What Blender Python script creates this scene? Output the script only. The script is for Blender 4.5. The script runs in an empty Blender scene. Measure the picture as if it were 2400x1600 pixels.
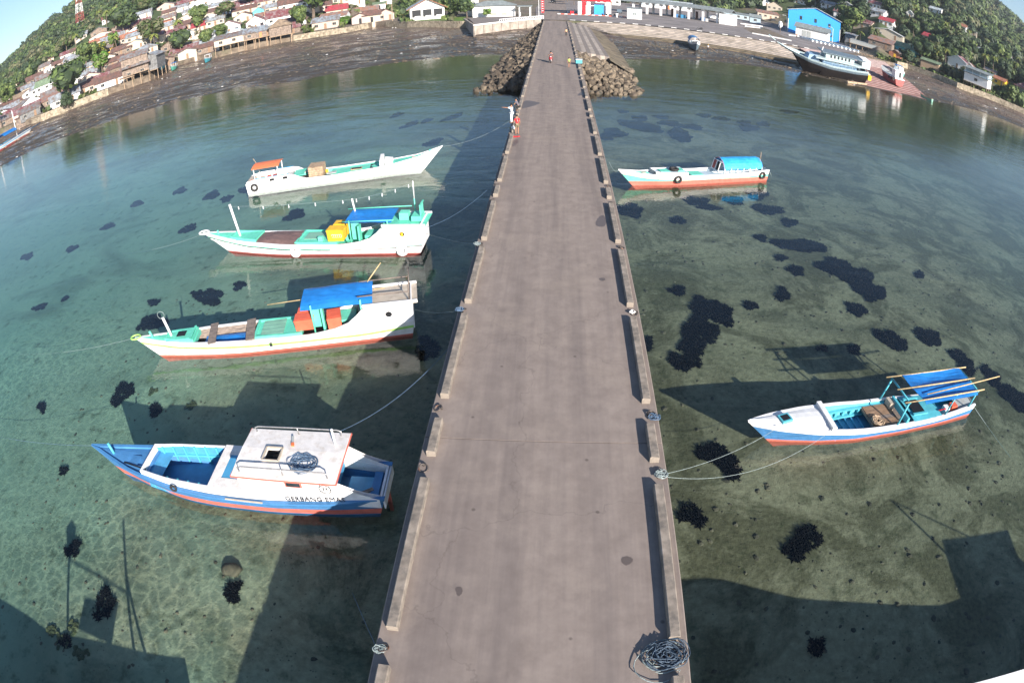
import bpy, bmesh, math, random
import numpy as np
from mathutils import Vector, Matrix
C = bpy.context.scene
col = C.collection
R = math.radians
random.seed(7)

# ---------------------------------------------------------------- camera, sky, sun, exposure
K1, K3 = 0.6891, 0.0290                      # lens: angle = K1 u + K3 u^3, u in 15 mm on the sensor
PITCH, ROLL, YAW = 0.6007, -0.0227, 0.0820
CAM = Vector((0.2151, 0.0, 12.40))
_cp, _sp, _cr, _sr, _cy, _sy = math.cos(PITCH), math.sin(PITCH), math.cos(ROLL), math.sin(ROLL), math.cos(YAW), math.sin(YAW)

def _c2w(X, Y, Z):
    X, Y = _cr*X - _sr*Y, _sr*X + _cr*Y
    x, y, z = X, Y*_sp - Z*_cp, Y*_cp + Z*_sp
    return Vector((_cy*x - _sy*y, _sy*x + _cy*y, z))

cam = bpy.data.objects.new('camera', bpy.data.cameras.new('camera'))
col.objects.link(cam)
cd = cam.data
cd.sensor_width = 36.0
cd.sensor_fit = 'HORIZONTAL'
cd.clip_end = 5000
cd.type = 'PANO'
_t = cd.cycles if hasattr(cd, 'cycles') and hasattr(cd.cycles, 'panorama_type') else cd
_t.panorama_type = 'FISHEYE_LENS_POLYNOMIAL'
_t.fisheye_fov = R(170)
_t.fisheye_polynomial_k0 = 0.0
_t.fisheye_polynomial_k1 = -K1/15.0
_t.fisheye_polynomial_k2 = 0.0
_t.fisheye_polynomial_k3 = -K3/3375.0
_t.fisheye_polynomial_k4 = 0.0
_a, _b, _c = _c2w(1, 0, 0), _c2w(0, 1, 0), _c2w(0, 0, 1)
cam.matrix_world = Matrix(((_a.x, _b.x, _c.x, CAM.x), (_a.y, _b.y, _c.y, CAM.y), (_a.z, _b.z, _c.z, CAM.z), (0, 0, 0, 1)))
C.camera = cam

SUN_AZ, SUN_EL = 148.0, 22.0
world = bpy.data.worlds.new('World'); C.world = world; world.use_nodes = True
wn = world.node_tree.nodes; wl = world.node_tree.links
sky = wn.new('ShaderNodeTexSky'); sky.sky_type = 'NISHITA'; sky.sun_disc = False
sky.sun_elevation = R(SUN_EL); sky.sun_rotation = R(SUN_AZ)
sky.air_density = 1.0; sky.dust_density = 0.35; sky.ozone_density = 3.5
wl.new(sky.outputs[0], wn['Background'].inputs[0]); wn['Background'].inputs[1].default_value = 0.075
sun = bpy.data.objects.new('sun', bpy.data.lights.new('sun', 'SUN')); col.objects.link(sun)
sun.data.energy = 5.0; sun.data.angle = R(0.5); sun.data.color = (1.0, 0.93, 0.84)
sun.rotation_euler = (R(90-SUN_EL), 0, R(180-SUN_AZ))
C.view_settings.view_transform = 'Standard'; C.view_settings.look = 'None'
C.view_settings.exposure = 1.15; C.view_settings.gamma = 1.0

# ---------------------------------------------------------------- picture point -> world point
def ray(px, py):
    dx, dy = px-1200.0, py-800.0
    r = math.hypot(dx, dy); u = r/1000.0
    t = K1*u + K3*u**3; s = math.sin(t)/max(r, 1e-9)
    return _c2w(dx*s, -dy*s, -math.cos(t))
def at(px, py, z=0.0):
    w = ray(px, py); t = (z-CAM.z)/w.z
    return Vector((CAM.x+w.x*t, CAM.y+w.y*t, z))

# ---------------------------------------------------------------- the lie of the land
WZ = -3.1                                     # water level (pier deck is z = 0)
def tab(*a):
    x = [p[0] for p in a]; y = [p[1] for p in a]
    return lambda v: np.interp(v, x, y)
RC = tab((-180,900),(-100,900),(-80,420),(-60,270),(-52.9,232),(-49,203),(-45.6,197),(-41,197),(-38,196),(-36,214),(-33,224),(-31,212),(-26,211),(-24,211),(-19,207),(-16.5,218),(-13.4,196),(-8.7,177),(-7.45,176),(-7.35,154),(-4,165),(-1.3,176),(1,172),(5,171),(8,172),(12,172),(16,170.5),(19.5,174),(21.7,177),(25,188),(28,205),(33,232),(36,228),(38,222),(42,228),(45,230),(60,262),(80,420),(100,900),(180,900))
RW = tab((-180,850),(-100,850),(-80,320),(-58,165),(-54,142),(-49.3,142),(-43,135),(-34,127),(-23.8,113),(-15.7,118),(-6.8,121),(0,115),(6.9,118),(13.7,129),(21.7,137),(28,141),(35,158),(40.8,188),(45.2,195),(60,220),(80,330),(100,850),(180,850))
ZF = tab((-180,-3),(-60,-1.9),(-38,-1.9),(-35,-1.3),(-31,-1.8),(20,-1.9),(25,-1.6),(33,-.7),(50,-.8),(70,-2),(180,-3))
FL = tab((-180,20),(-20,14),(-12,60),(-6,170),(15,190),(24,140),(27,70),(30,20),(180,20))
HR = tab((-180,5),(-75,5),(-62,20),(-56,32),(-52,49),(-48,74),(-44,99),(-38,128),(-30,150),(0,165),(30,150),(38,126),(41,100),(44,84),(50,60),(60,25),(75,5),(180,5))
RR = 900.0
def sn(x, y, s, k=0.0):
    return np.sin(x*s+1.3*k)*np.cos(y*s*1.17+2.1*k) + .5*np.sin(x*s*2.3+y*s*1.1+k)
def land(az, r):
    rc, f = RC(az), FL(az)
    t = np.clip((r-rc-f)/(RR-rc-f), 0, 1.3)
    hr = HR(az)
    h = 0.1 + hr*np.where(t < 1, t**0.95, 1-(t-1)*1.5)
    x, y = r*np.sin(np.radians(az)), r*np.cos(np.radians(az))
    return h + (sn(x, y, .021)*3.5 + sn(x, y, .055, 2)*1.3)*np.clip(t*6, 0, 1)*np.clip(hr/60, 0, 1)
def mud(az, r):
    t = np.clip((r-RW(az))/(RC(az)-RW(az)), 0, 1)
    x, y = r*np.sin(np.radians(az)), r*np.cos(np.radians(az))
    return WZ + (ZF(az)-WZ)*t**1.25 + sn(x, y, .35)*.05*np.minimum(t*8, 1) + sn(x, y, .13, 1)*.07*np.minimum(t*5, 1)
def bed(x, y):
    x = np.asarray(x, float); y = np.asarray(y, float)
    r = np.hypot(x, y); az = np.degrees(np.arctan2(x, y))
    d = RW(az)-r
    deep = 0.9 + 0.9*np.clip((-x-12)/25, 0, 1)*np.clip((70-y)/50, 0, 1) + 0.5*np.clip((x-30)/50, 0, 1)
    return WZ - deep*np.clip(d/38, 0, 1)**.8 + (sn(x, y, .5)*.03 + sn(x, y, .17, 3)*.06)*np.clip(d/10, 0, 1)
def ground(x, y):
    r = math.hypot(x, y); az = math.degrees(math.atan2(x, y))
    if r < RW(az): return float(bed(x, y))
    if r < RC(az): return float(mud(az, r))
    return float(land(az, r))
def project(p):                                # world point -> picture point
    w = Vector(p)-CAM; x, y = _cy*w.x+_sy*w.y, -_sy*w.x+_cy*w.y
    X, Y, Z = x, y*_sp+w.z*_cp, -y*_cp+w.z*_sp; X, Y = _cr*X+_sr*Y, -_sr*X+_cr*Y
    t = math.atan2(math.hypot(X, Y), -Z); r = t/K1
    for _ in range(5): r -= (K1*r+K3*r**3-t)/(K1+3*K3*r*r)
    h = max(1e-9, math.hypot(X, Y)); return 1200+1000*r*X/h, 800-1000*r*Y/h
USED = set()
def near_label(p, kind, marks, tail=''):
    px, py = project(p) if len(p) == 3 else p
    for d, mx, my, nm in sorted((math.hypot(px-m_[0], (py-m_[1])*1.3), *m_) for m_ in marks):
        dx, dy = px-mx, py-my; w_ = ('above' if dy < 0 else 'below') if abs(dy) > abs(dx) else ('left of' if dx < 0 else 'right of')
        for q in ('just ', '', 'farther '):
            lb = '%s %s%s %s%s' % (kind, q if (q == '' or (q == 'just ') == (d < 45)) else 'x', w_, nm, tail)
            if q and (q == 'just ') != (d < 45): continue
            if lb not in USED: USED.add(lb); return lb
    return kind+' '+marks[0][2]
def on_land(px, py, start=60.0, step=0.7):
    w = ray(px, py); h = math.hypot(w.x, w.y)
    t = start/h
    while t*h < 1100:
        p = CAM + w*t
        if ground(p.x, p.y) >= p.z: break
        t += step/h
    return Vector((p.x, p.y, ground(p.x, p.y)))
def face_cam(p):                              # heading whose local -Y looks towards the harbour
    return math.atan2(-(p.x-CAM.x), p.y-CAM.y)

# ---------------------------------------------------------------- materials
def mat(name, c, rough=.7, var=.12, scale=6.0, bump=0.0, bscale=30.0, metal=0.0, c2=None, c2t=(.55, .62), c2s=2.0, stripes=None, spec=.4, stretch=None):
    m = bpy.data.materials.new(name); m.use_nodes = True
    n, l = m.node_tree.nodes, m.node_tree.links
    b = n['Principled BSDF']; b.inputs['Roughness'].default_value = rough; b.inputs['Metallic'].default_value = metal
    b.inputs['Specular IOR Level'].default_value = spec
    tc = n.new('ShaderNodeTexCoord'); src = tc.outputs['Object']
    if stretch:
        mp = n.new('ShaderNodeMapping'); mp.inputs['Scale'].default_value = stretch; l.new(src, mp.inputs[0]); src = mp.outputs[0]
    nz = n.new('ShaderNodeTexNoise'); nz.inputs['Scale'].default_value = scale; nz.inputs['Detail'].default_value = 6; l.new(src, nz.inputs[0])
    rp = n.new('ShaderNodeValToRGB'); e = rp.color_ramp.elements
    e[0].position = .3; e[1].position = .72
    e[0].color = tuple(x*(1-var*1.6) for x in c)+(1,); e[1].color = tuple(min(1, x*(1+var)) for x in c)+(1,)
    l.new(nz.outputs[0], rp.inputs[0]); out = rp.outputs[0]
    if c2:
        n2 = n.new('ShaderNodeTexNoise'); n2.inputs['Scale'].default_value = c2s; n2.inputs['Detail'].default_value = 8; n2.inputs['Roughness'].default_value = .65
        l.new(src, n2.inputs[0])
        r2 = n.new('ShaderNodeValToRGB'); r2.color_ramp.elements[0].position = c2t[0]; r2.color_ramp.elements[1].position = c2t[1]
        l.new(n2.outputs[0], r2.inputs[0])
        mx = n.new('ShaderNodeMix'); mx.data_type = 'RGBA'; mx.inputs[7].default_value = tuple(c2)+(1,)
        l.new(r2.outputs[0], mx.inputs[0]); l.new(out, mx.inputs[6]); out = mx.outputs[2]
    l.new(out, b.inputs['Base Color'])
    if bump or stripes:
        bp = n.new('ShaderNodeBump'); bp.inputs['Strength'].default_value = bump or .6; bp.inputs['Distance'].default_value = .02
        if stripes:
            wv = n.new('ShaderNodeTexWave'); wv.bands_direction = stripes[0]; wv.inputs['Scale'].default_value = stripes[1]; wv.inputs['Distortion'].default_value = 0
            l.new(src, wv.inputs[0]); l.new(wv.outputs['Fac'], bp.inputs['Height']); bp.inputs['Distance'].default_value = .05
        else:
            n3 = n.new('ShaderNodeTexNoise'); n3.inputs['Scale'].default_value = bscale; n3.inputs['Detail'].default_value = 5
            l.new(src, n3.inputs[0]); l.new(n3.outputs[0], bp.inputs['Height'])
        l.new(bp.outputs[0], b.inputs['Normal'])
    return m
M = {}
def paint(name, c, dirt=(.25, .2, .15), amt=(.62, .8), rough=.5):
    M[name] = mat(name, c, rough, .1, 3, .12, 25, c2=dirt, c2t=amt, c2s=3.5, stripes=('Z', 1.6) if name in ('hull_white', 'salmon', 'oxide', 'blue_paint', 'mint', 'ship_dark') else None)
paint('white', (.78,.77,.76)); paint('hull_white', (.8,.78,.77), amt=(.66,.9)); paint('turquoise', (.13,.58,.42), (.2,.35,.28)); paint('mint', (.16,.6,.45), (.3,.4,.32))
paint('salmon', (.62,.16,.12), (.3,.12,.1)); paint('oxide', (.38,.09,.08), (.2,.07,.06)); paint('blue_paint', (.06,.2,.42), (.15,.2,.25)); paint('sea_blue', (.07,.3,.52), (.2,.3,.35))
paint('cyan_paint', (.09,.43,.52), (.12,.3,.33)); paint('lime', (.36,.68,.16)); paint('black', (.015,.015,.017), (.05,.05,.05)); paint('grey_deck', (.42,.44,.43), (.3,.26,.22), (.5,.75))
paint('roof_white', (.76,.72,.69), (.52,.44,.36), (.5,.85), .8); paint('pale_blue', (.42,.52,.58), (.35,.4,.4)); paint('red', (.62,.02,.03)); paint('orange_red', (.72,.13,.07), (.5,.1,.06)); paint('orange', (.8,.2,.07), (.6,.2,.1))
paint('yellow', (.75,.45,.03), (.5,.3,.05)); paint('blue_wall', (.04,.34,.85), (.05,.32,.75), (.7,.9)); paint('cream', (.5,.43,.35), (.35,.28,.2), (.5,.8)); paint('pink_wall', (.46,.36,.31), (.35,.26,.2), (.5,.8)); paint('green_wall', (.2,.4,.3)); paint('ship_grey', (.14,.19,.23), (.08,.09,.1), (.45,.8)); paint('ship_dark', (.010,.008,.008), (.03,.02,.016), (.45,.8)); paint('ship_pale', (.4,.5,.52), (.2,.22,.22), (.45,.85)); paint('ship_blue', (.2,.32,.46), (.15,.2,.24), (.5,.8))
M['tarp_blue'] = mat('tarp_blue', (.015,.17,.50), .45, .12, 2.5, .5, 5); M['tarp_sky'] = mat('tarp_sky', (.03,.3,.62), .4, .14, 2.5, .6, 4); M['tarp_brown'] = mat('tarp_brown', (.16,.1,.09), .6, .15, 2, .5, 4)
M['tarp_orange'] = mat('tarp_orange', (.8,.2,.08), .6, .08, 4, .3, 6)
M['wood'] = mat('wood', (.3,.19,.12), .8, .3, 4, .5, 20, c2=(.15,.1,.07), stretch=(1,6,6)); M['wood_grey'] = mat('wood_grey', (.24,.19,.16), .85, .28, 5, .5, 20, c2=(.12,.1,.09), stretch=(1,6,6))
M['bamboo'] = mat('bamboo', (.52,.38,.2), .5, .2, 8); M['wood_pale'] = mat('wood_pale', (.42,.3,.2), .8, .2, 5, .4, 20, c2=(.25,.18,.12))
M['rubber'] = mat('rubber', (.03,.028,.028), .75, .3, 8, .3, 30); M['rope_blue'] = mat('rope_blue', (.09,.15,.24), .8, .3, 20); M['rope_pale'] = mat('rope_pale', (.26,.31,.31), .8, .3, 20); M['rope_dark'] = mat('rope_dark', (.06,.09,.13), .8, .3, 20)
M['steel'] = mat('steel', (.45,.43,.42), .4, .2, 10, metal=.6); M['iron'] = mat('iron', (.12,.1,.09), .6, .3, 10, metal=.4, c2=(.2,.09,.05)); M['dark'] = mat('dark', (.012,.013,.016), .6, .2, 5); M['window'] = mat('window', (.03,.04,.05), .15, .3, 3, spec=.6)
M['concrete'] = mat('concrete', (.22,.185,.165), .9, .2, 2.5, .35, 60, c2=(.13,.11,.1), c2t=(.55,.75), c2s=1.3)
M['kerb'] = mat('kerb', (.30,.25,.205), .9, .22, 4, .5, 50, c2=(.13,.115,.1), c2t=(.48,.72), c2s=3.0)
M['kerb_white'] = mat('kerb_white', (.7,.68,.66), .8, .1, 4); M['quay_stone'] = mat('quay_stone', (.40,.34,.29), .9, .22, .6, .5, 8, c2=(.2,.17,.13), c2t=(.5,.7), c2s=.35)
M['quay_low'] = mat('quay_low', (.17,.135,.09), .9, .3, .7, .6, 8, c2=(.07,.06,.04), c2s=.4)
M['seawall'] = mat('seawall', (.36,.3,.22), .9, .3, .8, .8, 3, c2=(.15,.12,.08), c2t=(.5,.62), c2s=1.4); M['asphalt'] = mat('asphalt', (.235,.205,.195), .9, .2, .15, .2, 30, c2=(.16,.145,.14), c2s=.12)
M['rock_a'] = mat('rock_a', (.22,.17,.12), .9, .35, 1.2, .8, 5, c2=(.07,.06,.045), c2t=(.5,.65), c2s=.8); M['rock_b'] = mat('rock_b', (.11,.085,.062), .9, .35, 1.2, .8, 5, c2=(.05,.045,.035), c2s=.8)
for nm, c, d in (('rust_roof', (.19,.10,.08), (.12,.085,.075)), ('maroon_roof', (.19,.06,.065), (.27,.2,.2)), ('tin_roof', (.32,.36,.4), (.2,.16,.14)), ('old_tin_roof', (.22,.21,.21), (.2,.11,.08)), ('red_roof', (.42,.05,.07), (.3,.08,.08)), ('orange_roof', (.42,.18,.11), (.3,.12,.08)), ('green_roof', (.2,.27,.17), (.15,.2,.13)), ('grey_roof', (.24,.27,.27), (.2,.22,.22)), ('pale_roof', (.5,.57,.6), (.35,.35,.35)), ('thatch', (.3,.22,.15), (.16,.12,.09)), ('streaked_rust', (.32,.16,.11), (.22,.18,.17))):
    M[nm] = mat(nm, c, .75, .2, 1.2, stripes=('X', 1.6), c2=d, c2t=(.47,.6), c2s=.9, stretch=(1,.25,1) if nm != 'thatch' else None)
M['timber_wall'] = mat('timber_wall', (.26,.2,.16), .9, .3, 1.5, stripes=('Z', 2.0), c2=(.12,.1,.09), c2s=1.0); M['grey_wall'] = mat('grey_wall', (.2,.2,.2), .9, .3, 1.5, stripes=('X', 2.0), c2=(.1,.1,.1), c2s=1.0)
M['bark'] = mat('bark', (.17,.13,.1), .95, .3, 3); M['skin'] = mat('skin', (.35,.17,.1), .6, .1, 5); M['hair'] = mat('hair', (.012,.01,.009), .5, .1, 8)
def leaf(name, c, c2):
    m = mat(name, c, .6, .35, .35, c2=c2, c2t=(.42,.6), c2s=.5, spec=.3); M[name] = m
    b = m.node_tree.nodes['Principled BSDF']
    return m
leaf('leaf_mid', (.085,.125,.034), (.045,.072,.024)); leaf('leaf_dark', (.05,.075,.034), (.03,.048,.024)); leaf('leaf_light', (.15,.19,.055), (.085,.12,.04)); leaf('leaf_olive', (.13,.125,.06), (.07,.078,.038)); leaf('leaf_yellow', (.3,.26,.03), (.16,.18,.03)); leaf('palm_leaf', (.12,.17,.04), (.2,.2,.05)); leaf('vine', (.12,.24,.03), (.06,.14,.02)); leaf('grass', (.16,.25,.04), (.09,.15,.03))

# ---------------------------------------------------------------- mesh builder
class MB:
    def __init__(s): s.v = []; s.f = []; s.m = []
    def add(s, vs, fs, m=0):
        o = len(s.v); s.v += [tuple(p) for p in vs]; s.f += [tuple(i+o for i in f) for f in fs]; s.m += [m]*len(fs); return s
    def box(s, c, d, rz=0, m=0, rx=0, ry=0, taper=1.0):
        hx, hy, hz = d[0]/2, d[1]/2, d[2]/2
        E = Matrix.Rotation(rz, 3, 'Z') @ Matrix.Rotation(ry, 3, 'Y') @ Matrix.Rotation(rx, 3, 'X')
        vs = [Vector(c)+E@Vector((x*hx*(taper if z > 0 else 1), y*hy*(taper if z > 0 else 1), z*hz)) for z in (-1,1) for y in (-1,1) for x in (-1,1)]
        return s.add(vs, [(0,2,3,1),(4,5,7,6),(0,1,5,4),(2,6,7,3),(0,4,6,2),(1,3,7,5)], m)
    def tube(s, pts, r, n=6, m=0, closed=False, r2=None):
        pts = [Vector(p) for p in pts]; N = len(pts); vs = []
        for i, p in enumerate(pts):
            a = pts[(i-1) % N] if (closed or i) else p; b = pts[(i+1) % N] if (closed or i < N-1) else p
            d = (b-a); d = d.normalized() if d.length > 1e-9 else Vector((0,0,1))
            u = d.cross(Vector((0,0,1))) if abs(d.z) < .95 else d.cross(Vector((0,1,0)))
            u.normalize(); w = d.cross(u)
            rr = r if r2 is None else r+(r2-r)*i/max(1, N-1)
            for k in range(n):
                a_ = 2*math.pi*k/n; vs.append(p+u*math.cos(a_)*rr+w*math.sin(a_)*rr)
        fs = []
        for i in range(N if closed else N-1):
            j = (i+1) % N
            for k in range(n):
                k2 = (k+1) % n; fs.append((i*n+k, i*n+k2, j*n+k2, j*n+k))
        if not closed: fs += [tuple(range(n-1, -1, -1)), tuple((N-1)*n+k for k in range(n))]
        return s.add(vs, fs, m)
    def cyl(s, a, b, r, r2=None, n=8, m=0): return s.tube([a, b], r, n, m, r2=r2)
    def torus(s, c, R_, r, n=16, k=6, m=0, axis=(0,0,1), squash=1.0):
        q = Vector((0,0,1)).rotation_difference(Vector(axis))
        return s.tube([Vector(c)+q@Vector((math.cos(2*math.pi*i/n)*R_, math.sin(2*math.pi*i/n)*R_*squash, 0)) for i in range(n)], r, k, m, True)
    def blob(s, c, d, seed=0, rough=.2, m=0, sub=1):
        rnd = random.Random(seed); t = bmesh.new(); bmesh.ops.create_icosphere(t, subdivisions=sub, radius=1)
        t.verts.ensure_lookup_table()
        vs = [Vector(c)+Vector((v.co.x*d[0], v.co.y*d[1], v.co.z*d[2]))*(1+rnd.uniform(-rough, rough)) for v in t.verts]
        fs = [tuple(v.index for v in f.verts) for f in t.faces]; t.free(); return s.add(vs, fs, m)
    def grid(s, rows, m=0, close=False):
        n = len(rows[0]); vs = [p for r_ in rows for p in r_]; fs = []
        for i in range(len(rows)-1):
            for j in range(n-1 if not close else n):
                j2 = (j+1) % n; fs.append((i*n+j, i*n+j2, (i+1)*n+j2, (i+1)*n+j))
        return s.add(vs, fs, m)
    def mesh(s, name, mats, smooth=False):
        me = bpy.data.meshes.new(name); me.from_pydata(s.v, [], s.f)
        for x in (mats if isinstance(mats, (list, tuple)) else [mats]): me.materials.append(M[x] if isinstance(x, str) else x)
        if any(s.m): me.polygons.foreach_set('material_index', s.m)
        if smooth: me.polygons.foreach_set('use_smooth', [True]*len(me.polygons))
        me.update(); return me
    def build(s, name, mats, parent=None, smooth=False, label=None):
        return link(name, s.mesh(name, mats, smooth), parent, label)
def link(name, me, parent=None, label=None, loc=None, rot=None, scale=None):
    o = bpy.data.objects.new(name, me); col.objects.link(o)
    if parent: o.parent = parent
    if label: o['label'] = label
    if loc is not None: o.location = loc
    if rot is not None: o.rotation_euler = rot if hasattr(rot, '__len__') else (0, 0, rot)
    if scale is not None: o.scale = scale if hasattr(scale, '__len__') else (scale,)*3
    return o
def tag(o, label, cat, group=None):
    o['label'] = label; o['category'] = cat
    if group: o['group'] = group
    return o
def thing(name, label, cat, loc=(0,0,0), rz=0, group=None, rot=None):
    o = bpy.data.objects.new(name, None); col.objects.link(o); o.empty_display_size = .3
    o.location = loc; o.rotation_euler = rot if rot else (0, 0, rz)
    return tag(o, label, cat, group)
def copy_tree(o, parent=None):
    c = o.copy(); col.objects.link(c)
    if parent: c.parent = parent
    for ch in list(o.children): copy_tree(ch, c)
    return c
def struct(o, kind='structure'):
    o['kind'] = kind; return o
def text(s, size, loc, rot, m, parent, depth=.004, name='lettering', sx=1.0):
    cu = bpy.data.curves.new(name, 'FONT'); cu.body = s; cu.size = size; cu.extrude = depth; cu.align_x = 'CENTER'; cu.align_y = 'CENTER'
    o = bpy.data.objects.new(name, cu); col.objects.link(o); o.parent = parent; o.location = loc; o.rotation_euler = rot; o.scale = (sx, 1, 1)
    cu.materials.append(M[m]); cu.resolution_u = 2
    bpy.context.view_layer.update(); me = bpy.data.meshes.new_from_object(o.evaluated_get(bpy.context.evaluated_depsgraph_get()))
    bpy.data.objects.remove(o); o = link(name, me, parent, None, loc, rot, (sx, 1, 1)); return o

# ---------------------------------------------------------------- terrain
def polar(name, azs, rings, zf, m, wrap=False):
    V = []; n = len(azs); a = np.radians(azs)
    for rr in rings:
        z = zf(azs, rr); V.append(np.stack([rr*np.sin(a), rr*np.cos(a), z], 1))
    V = np.concatenate(V); k = len(rings)
    I = np.arange(k-1)[:, None]*n; J = np.arange(n if wrap else n-1)[None, :]; J2 = (J+1) % n
    F = np.stack([I+J, I+n+J, I+n+J2, I+J2], -1).reshape(-1, 4)
    me = bpy.data.meshes.new(name); me.from_pydata(V.tolist(), [], F.tolist()); me.materials.append(m)
    me.polygons.foreach_set('use_smooth', [True]*len(me.polygons)); me.update()
    return struct(link(name, me))
def ramp(n, l, src, stops, interp='LINEAR'):
    r = n.new('ShaderNodeValToRGB'); r.color_ramp.interpolation = interp; e = r.color_ramp.elements
    while len(e) < len(stops): e.new(.5)
    for i, (p, c) in enumerate(stops): e[i].position = p; e[i].color = (c if hasattr(c, '__len__') else (c, c, c))+(1,) if hasattr(c, '__len__') else (c, c, c, 1)
    l.new(src, r.inputs[0]); return r.outputs[0]
def noise(n, l, src, s, d=5, rough=.55, dist=0.0, scale3=None):
    if scale3:
        mp = n.new('ShaderNodeMapping'); mp.inputs['Scale'].default_value = scale3; l.new(src, mp.inputs[0]); src = mp.outputs[0]
    z = n.new('ShaderNodeTexNoise'); z.inputs['Scale'].default_value = s; z.inputs['Detail'].default_value = d; z.inputs['Roughness'].default_value = rough; z.inputs['Distortion'].default_value = dist
    l.new(src, z.inputs[0]); return z.outputs[0]
def mix(n, l, f, a, b, mode='MIX'):
    x = n.new('ShaderNodeMix'); x.data_type = 'RGBA'; x.blend_type = mode
    for i, s in ((0, f), (6, a), (7, b)):
        if hasattr(s, 'is_linked') or hasattr(s, 'links'): l.new(s, x.inputs[i])
        elif i == 0: x.inputs[0].default_value = s
        else: x.inputs[i].default_value = tuple(s)+(1,)
    return x.outputs[2]
def new_mat(name):
    m = bpy.data.materials.new(name); m.use_nodes = True; M[name] = m
    n, l = m.node_tree.nodes, m.node_tree.links; tc = n.new('ShaderNodeTexCoord')
    return m, n, l, n['Principled BSDF'], tc.outputs['Object']

# seabed: sand, silt and algae, each in broad patches
m, n, l, b, P = new_mat('seabed')
sand = ramp(n, l, noise(n, l, P, 3.0, 8, .7), [(.3, (.29,.235,.15)), (.7, (.56,.46,.31))])
algae = ramp(n, l, noise(n, l, P, 5.0, 8, .7), [(.3, (.12,.10,.06)), (.7, (.30,.245,.15))])
c1 = mix(n, l, ramp(n, l, noise(n, l, P, .22, 9, .72, .6), [(.46, 0.0), (.56, 1.0)]), sand, algae)
sp_ = n.new('ShaderNodeSeparateXYZ'); l.new(P, sp_.inputs[0]); mm_ = n.new('ShaderNodeMath'); mm_.operation = 'MULTIPLY_ADD'; l.new(sp_.outputs[0], mm_.inputs[0]); mm_.inputs[1].default_value = -1/40; l.new(noise(n, l, P, .12, 4, .6), mm_.inputs[2])
pale = ramp(n, l, mm_.outputs[0], [(.62, 0.0), (.95, .8)])            # coral sand out to the left of the pier
c1 = mix(n, l, pale, c1, (.43, .51, .38))
my_ = n.new('ShaderNodeMath'); my_.operation = 'MULTIPLY_ADD'; l.new(sp_.outputs[1], my_.inputs[0]); my_.inputs[1].default_value = 1/100; l.new(noise(n, l, P, .06, 4, .6), my_.inputs[2])
silt = n.new('ShaderNodeMapRange'); l.new(my_.outputs[0], silt.inputs[0]); silt.inputs[1].default_value = .95; silt.inputs[2].default_value = 1.35; silt.inputs[4].default_value = .85
c1 = mix(n, l, silt.outputs[0], c1, (.085,.07,.04))                # brown silt and weed towards the shore
big = ramp(n, l, noise(n, l, P, .07, 4, .6, .8, (.7, 1.5, 1)), [(.5, 0.0), (.66, .5)])
c1 = mix(n, l, big, c1, (.10,.095,.06))
weed = ramp(n, l, noise(n, l, P, 1.1, 6, .7), [(.55, 0.0), (.72, .75)])
c1 = mix(n, l, weed, c1, (.075, .08, .04))
peb = n.new('ShaderNodeTexVoronoi'); peb.inputs['Scale'].default_value = 3.2; l.new(P, peb.inputs[0])
c1 = mix(n, l, ramp(n, l, peb.outputs['Distance'], [(.05, .45), (.16, 0.0)]), c1, (.05,.045,.03))
l.new(c1, b.inputs['Base Color']); b.inputs['Roughness'].default_value = 1.0; b.inputs['Specular IOR Level'].default_value = 0.05
bp = n.new('ShaderNodeBump'); bp.inputs['Strength'].default_value = .7; bp.inputs['Distance'].default_value = .06
l.new(noise(n, l, P, 4.5, 6, .65), bp.inputs['Height']); l.new(bp.outputs[0], b.inputs['Normal'])
SEABED = m
# tidal mud
m, n, l, b, P = new_mat('mud')
c1 = ramp(n, l, noise(n, l, P, .35, 8, .7, .5, (1, 1.6, 1)), [(.36, (.05,.032,.022)), (.5, (.115,.074,.052)), (.66, (.21,.15,.105))])
c1 = mix(n, l, ramp(n, l, noise(n, l, P, .06, 5, .6), [(.52, 0.0), (.64, .65)]), c1, (.16,.135,.10))
c1 = mix(n, l, ramp(n, l, noise(n, l, P, .09, 6, .7, .4), [(.56, 0.0), (.66, .6)]), c1, (.06,.075,.025))
c1 = mix(n, l, ramp(n, l, noise(n, l, P, 1.6, 4, .6), [(.66, 0.0), (.72, .8)]), c1, (.33,.28,.23))
gq = n.new('ShaderNodeNewGeometry'); sq = n.new('ShaderNodeSeparateXYZ'); l.new(gq.outputs['Position'], sq.inputs[0]); mq = n.new('ShaderNodeMath'); mq.operation = 'MULTIPLY_ADD'; l.new(sq.outputs[2], mq.inputs[0]); mq.inputs[1].default_value = .5; mq.inputs[2].default_value = 1.55
m2q = n.new('ShaderNodeMath'); m2q.operation = 'MULTIPLY_ADD'; l.new(noise(n, l, P, .15, 5, .6), m2q.inputs[0]); m2q.inputs[1].default_value = -.35; l.new(mq.outputs[0], m2q.inputs[2])
c1 = mix(n, l, ramp(n, l, m2q.outputs[0], [(-.0, .8), (.22, 0.0)]), c1, (.035,.028,.018))     # silt kept wet by the tide
l.new(c1, b.inputs['Base Color'])
l.new(ramp(n, l, noise(n, l, P, .12, 6, .7, .3, (1, 2.2, 1)), [(.44, .10), (.54, .9)]), b.inputs['Roughness'])
bp = n.new('ShaderNodeBump'); bp.inputs['Strength'].default_value = .6; bp.inputs['Distance'].default_value = .12
l.new(noise(n, l, P, 1.2, 7, .7), bp.inputs['Height']); l.new(bp.outputs[0], b.inputs['Normal'])
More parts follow.
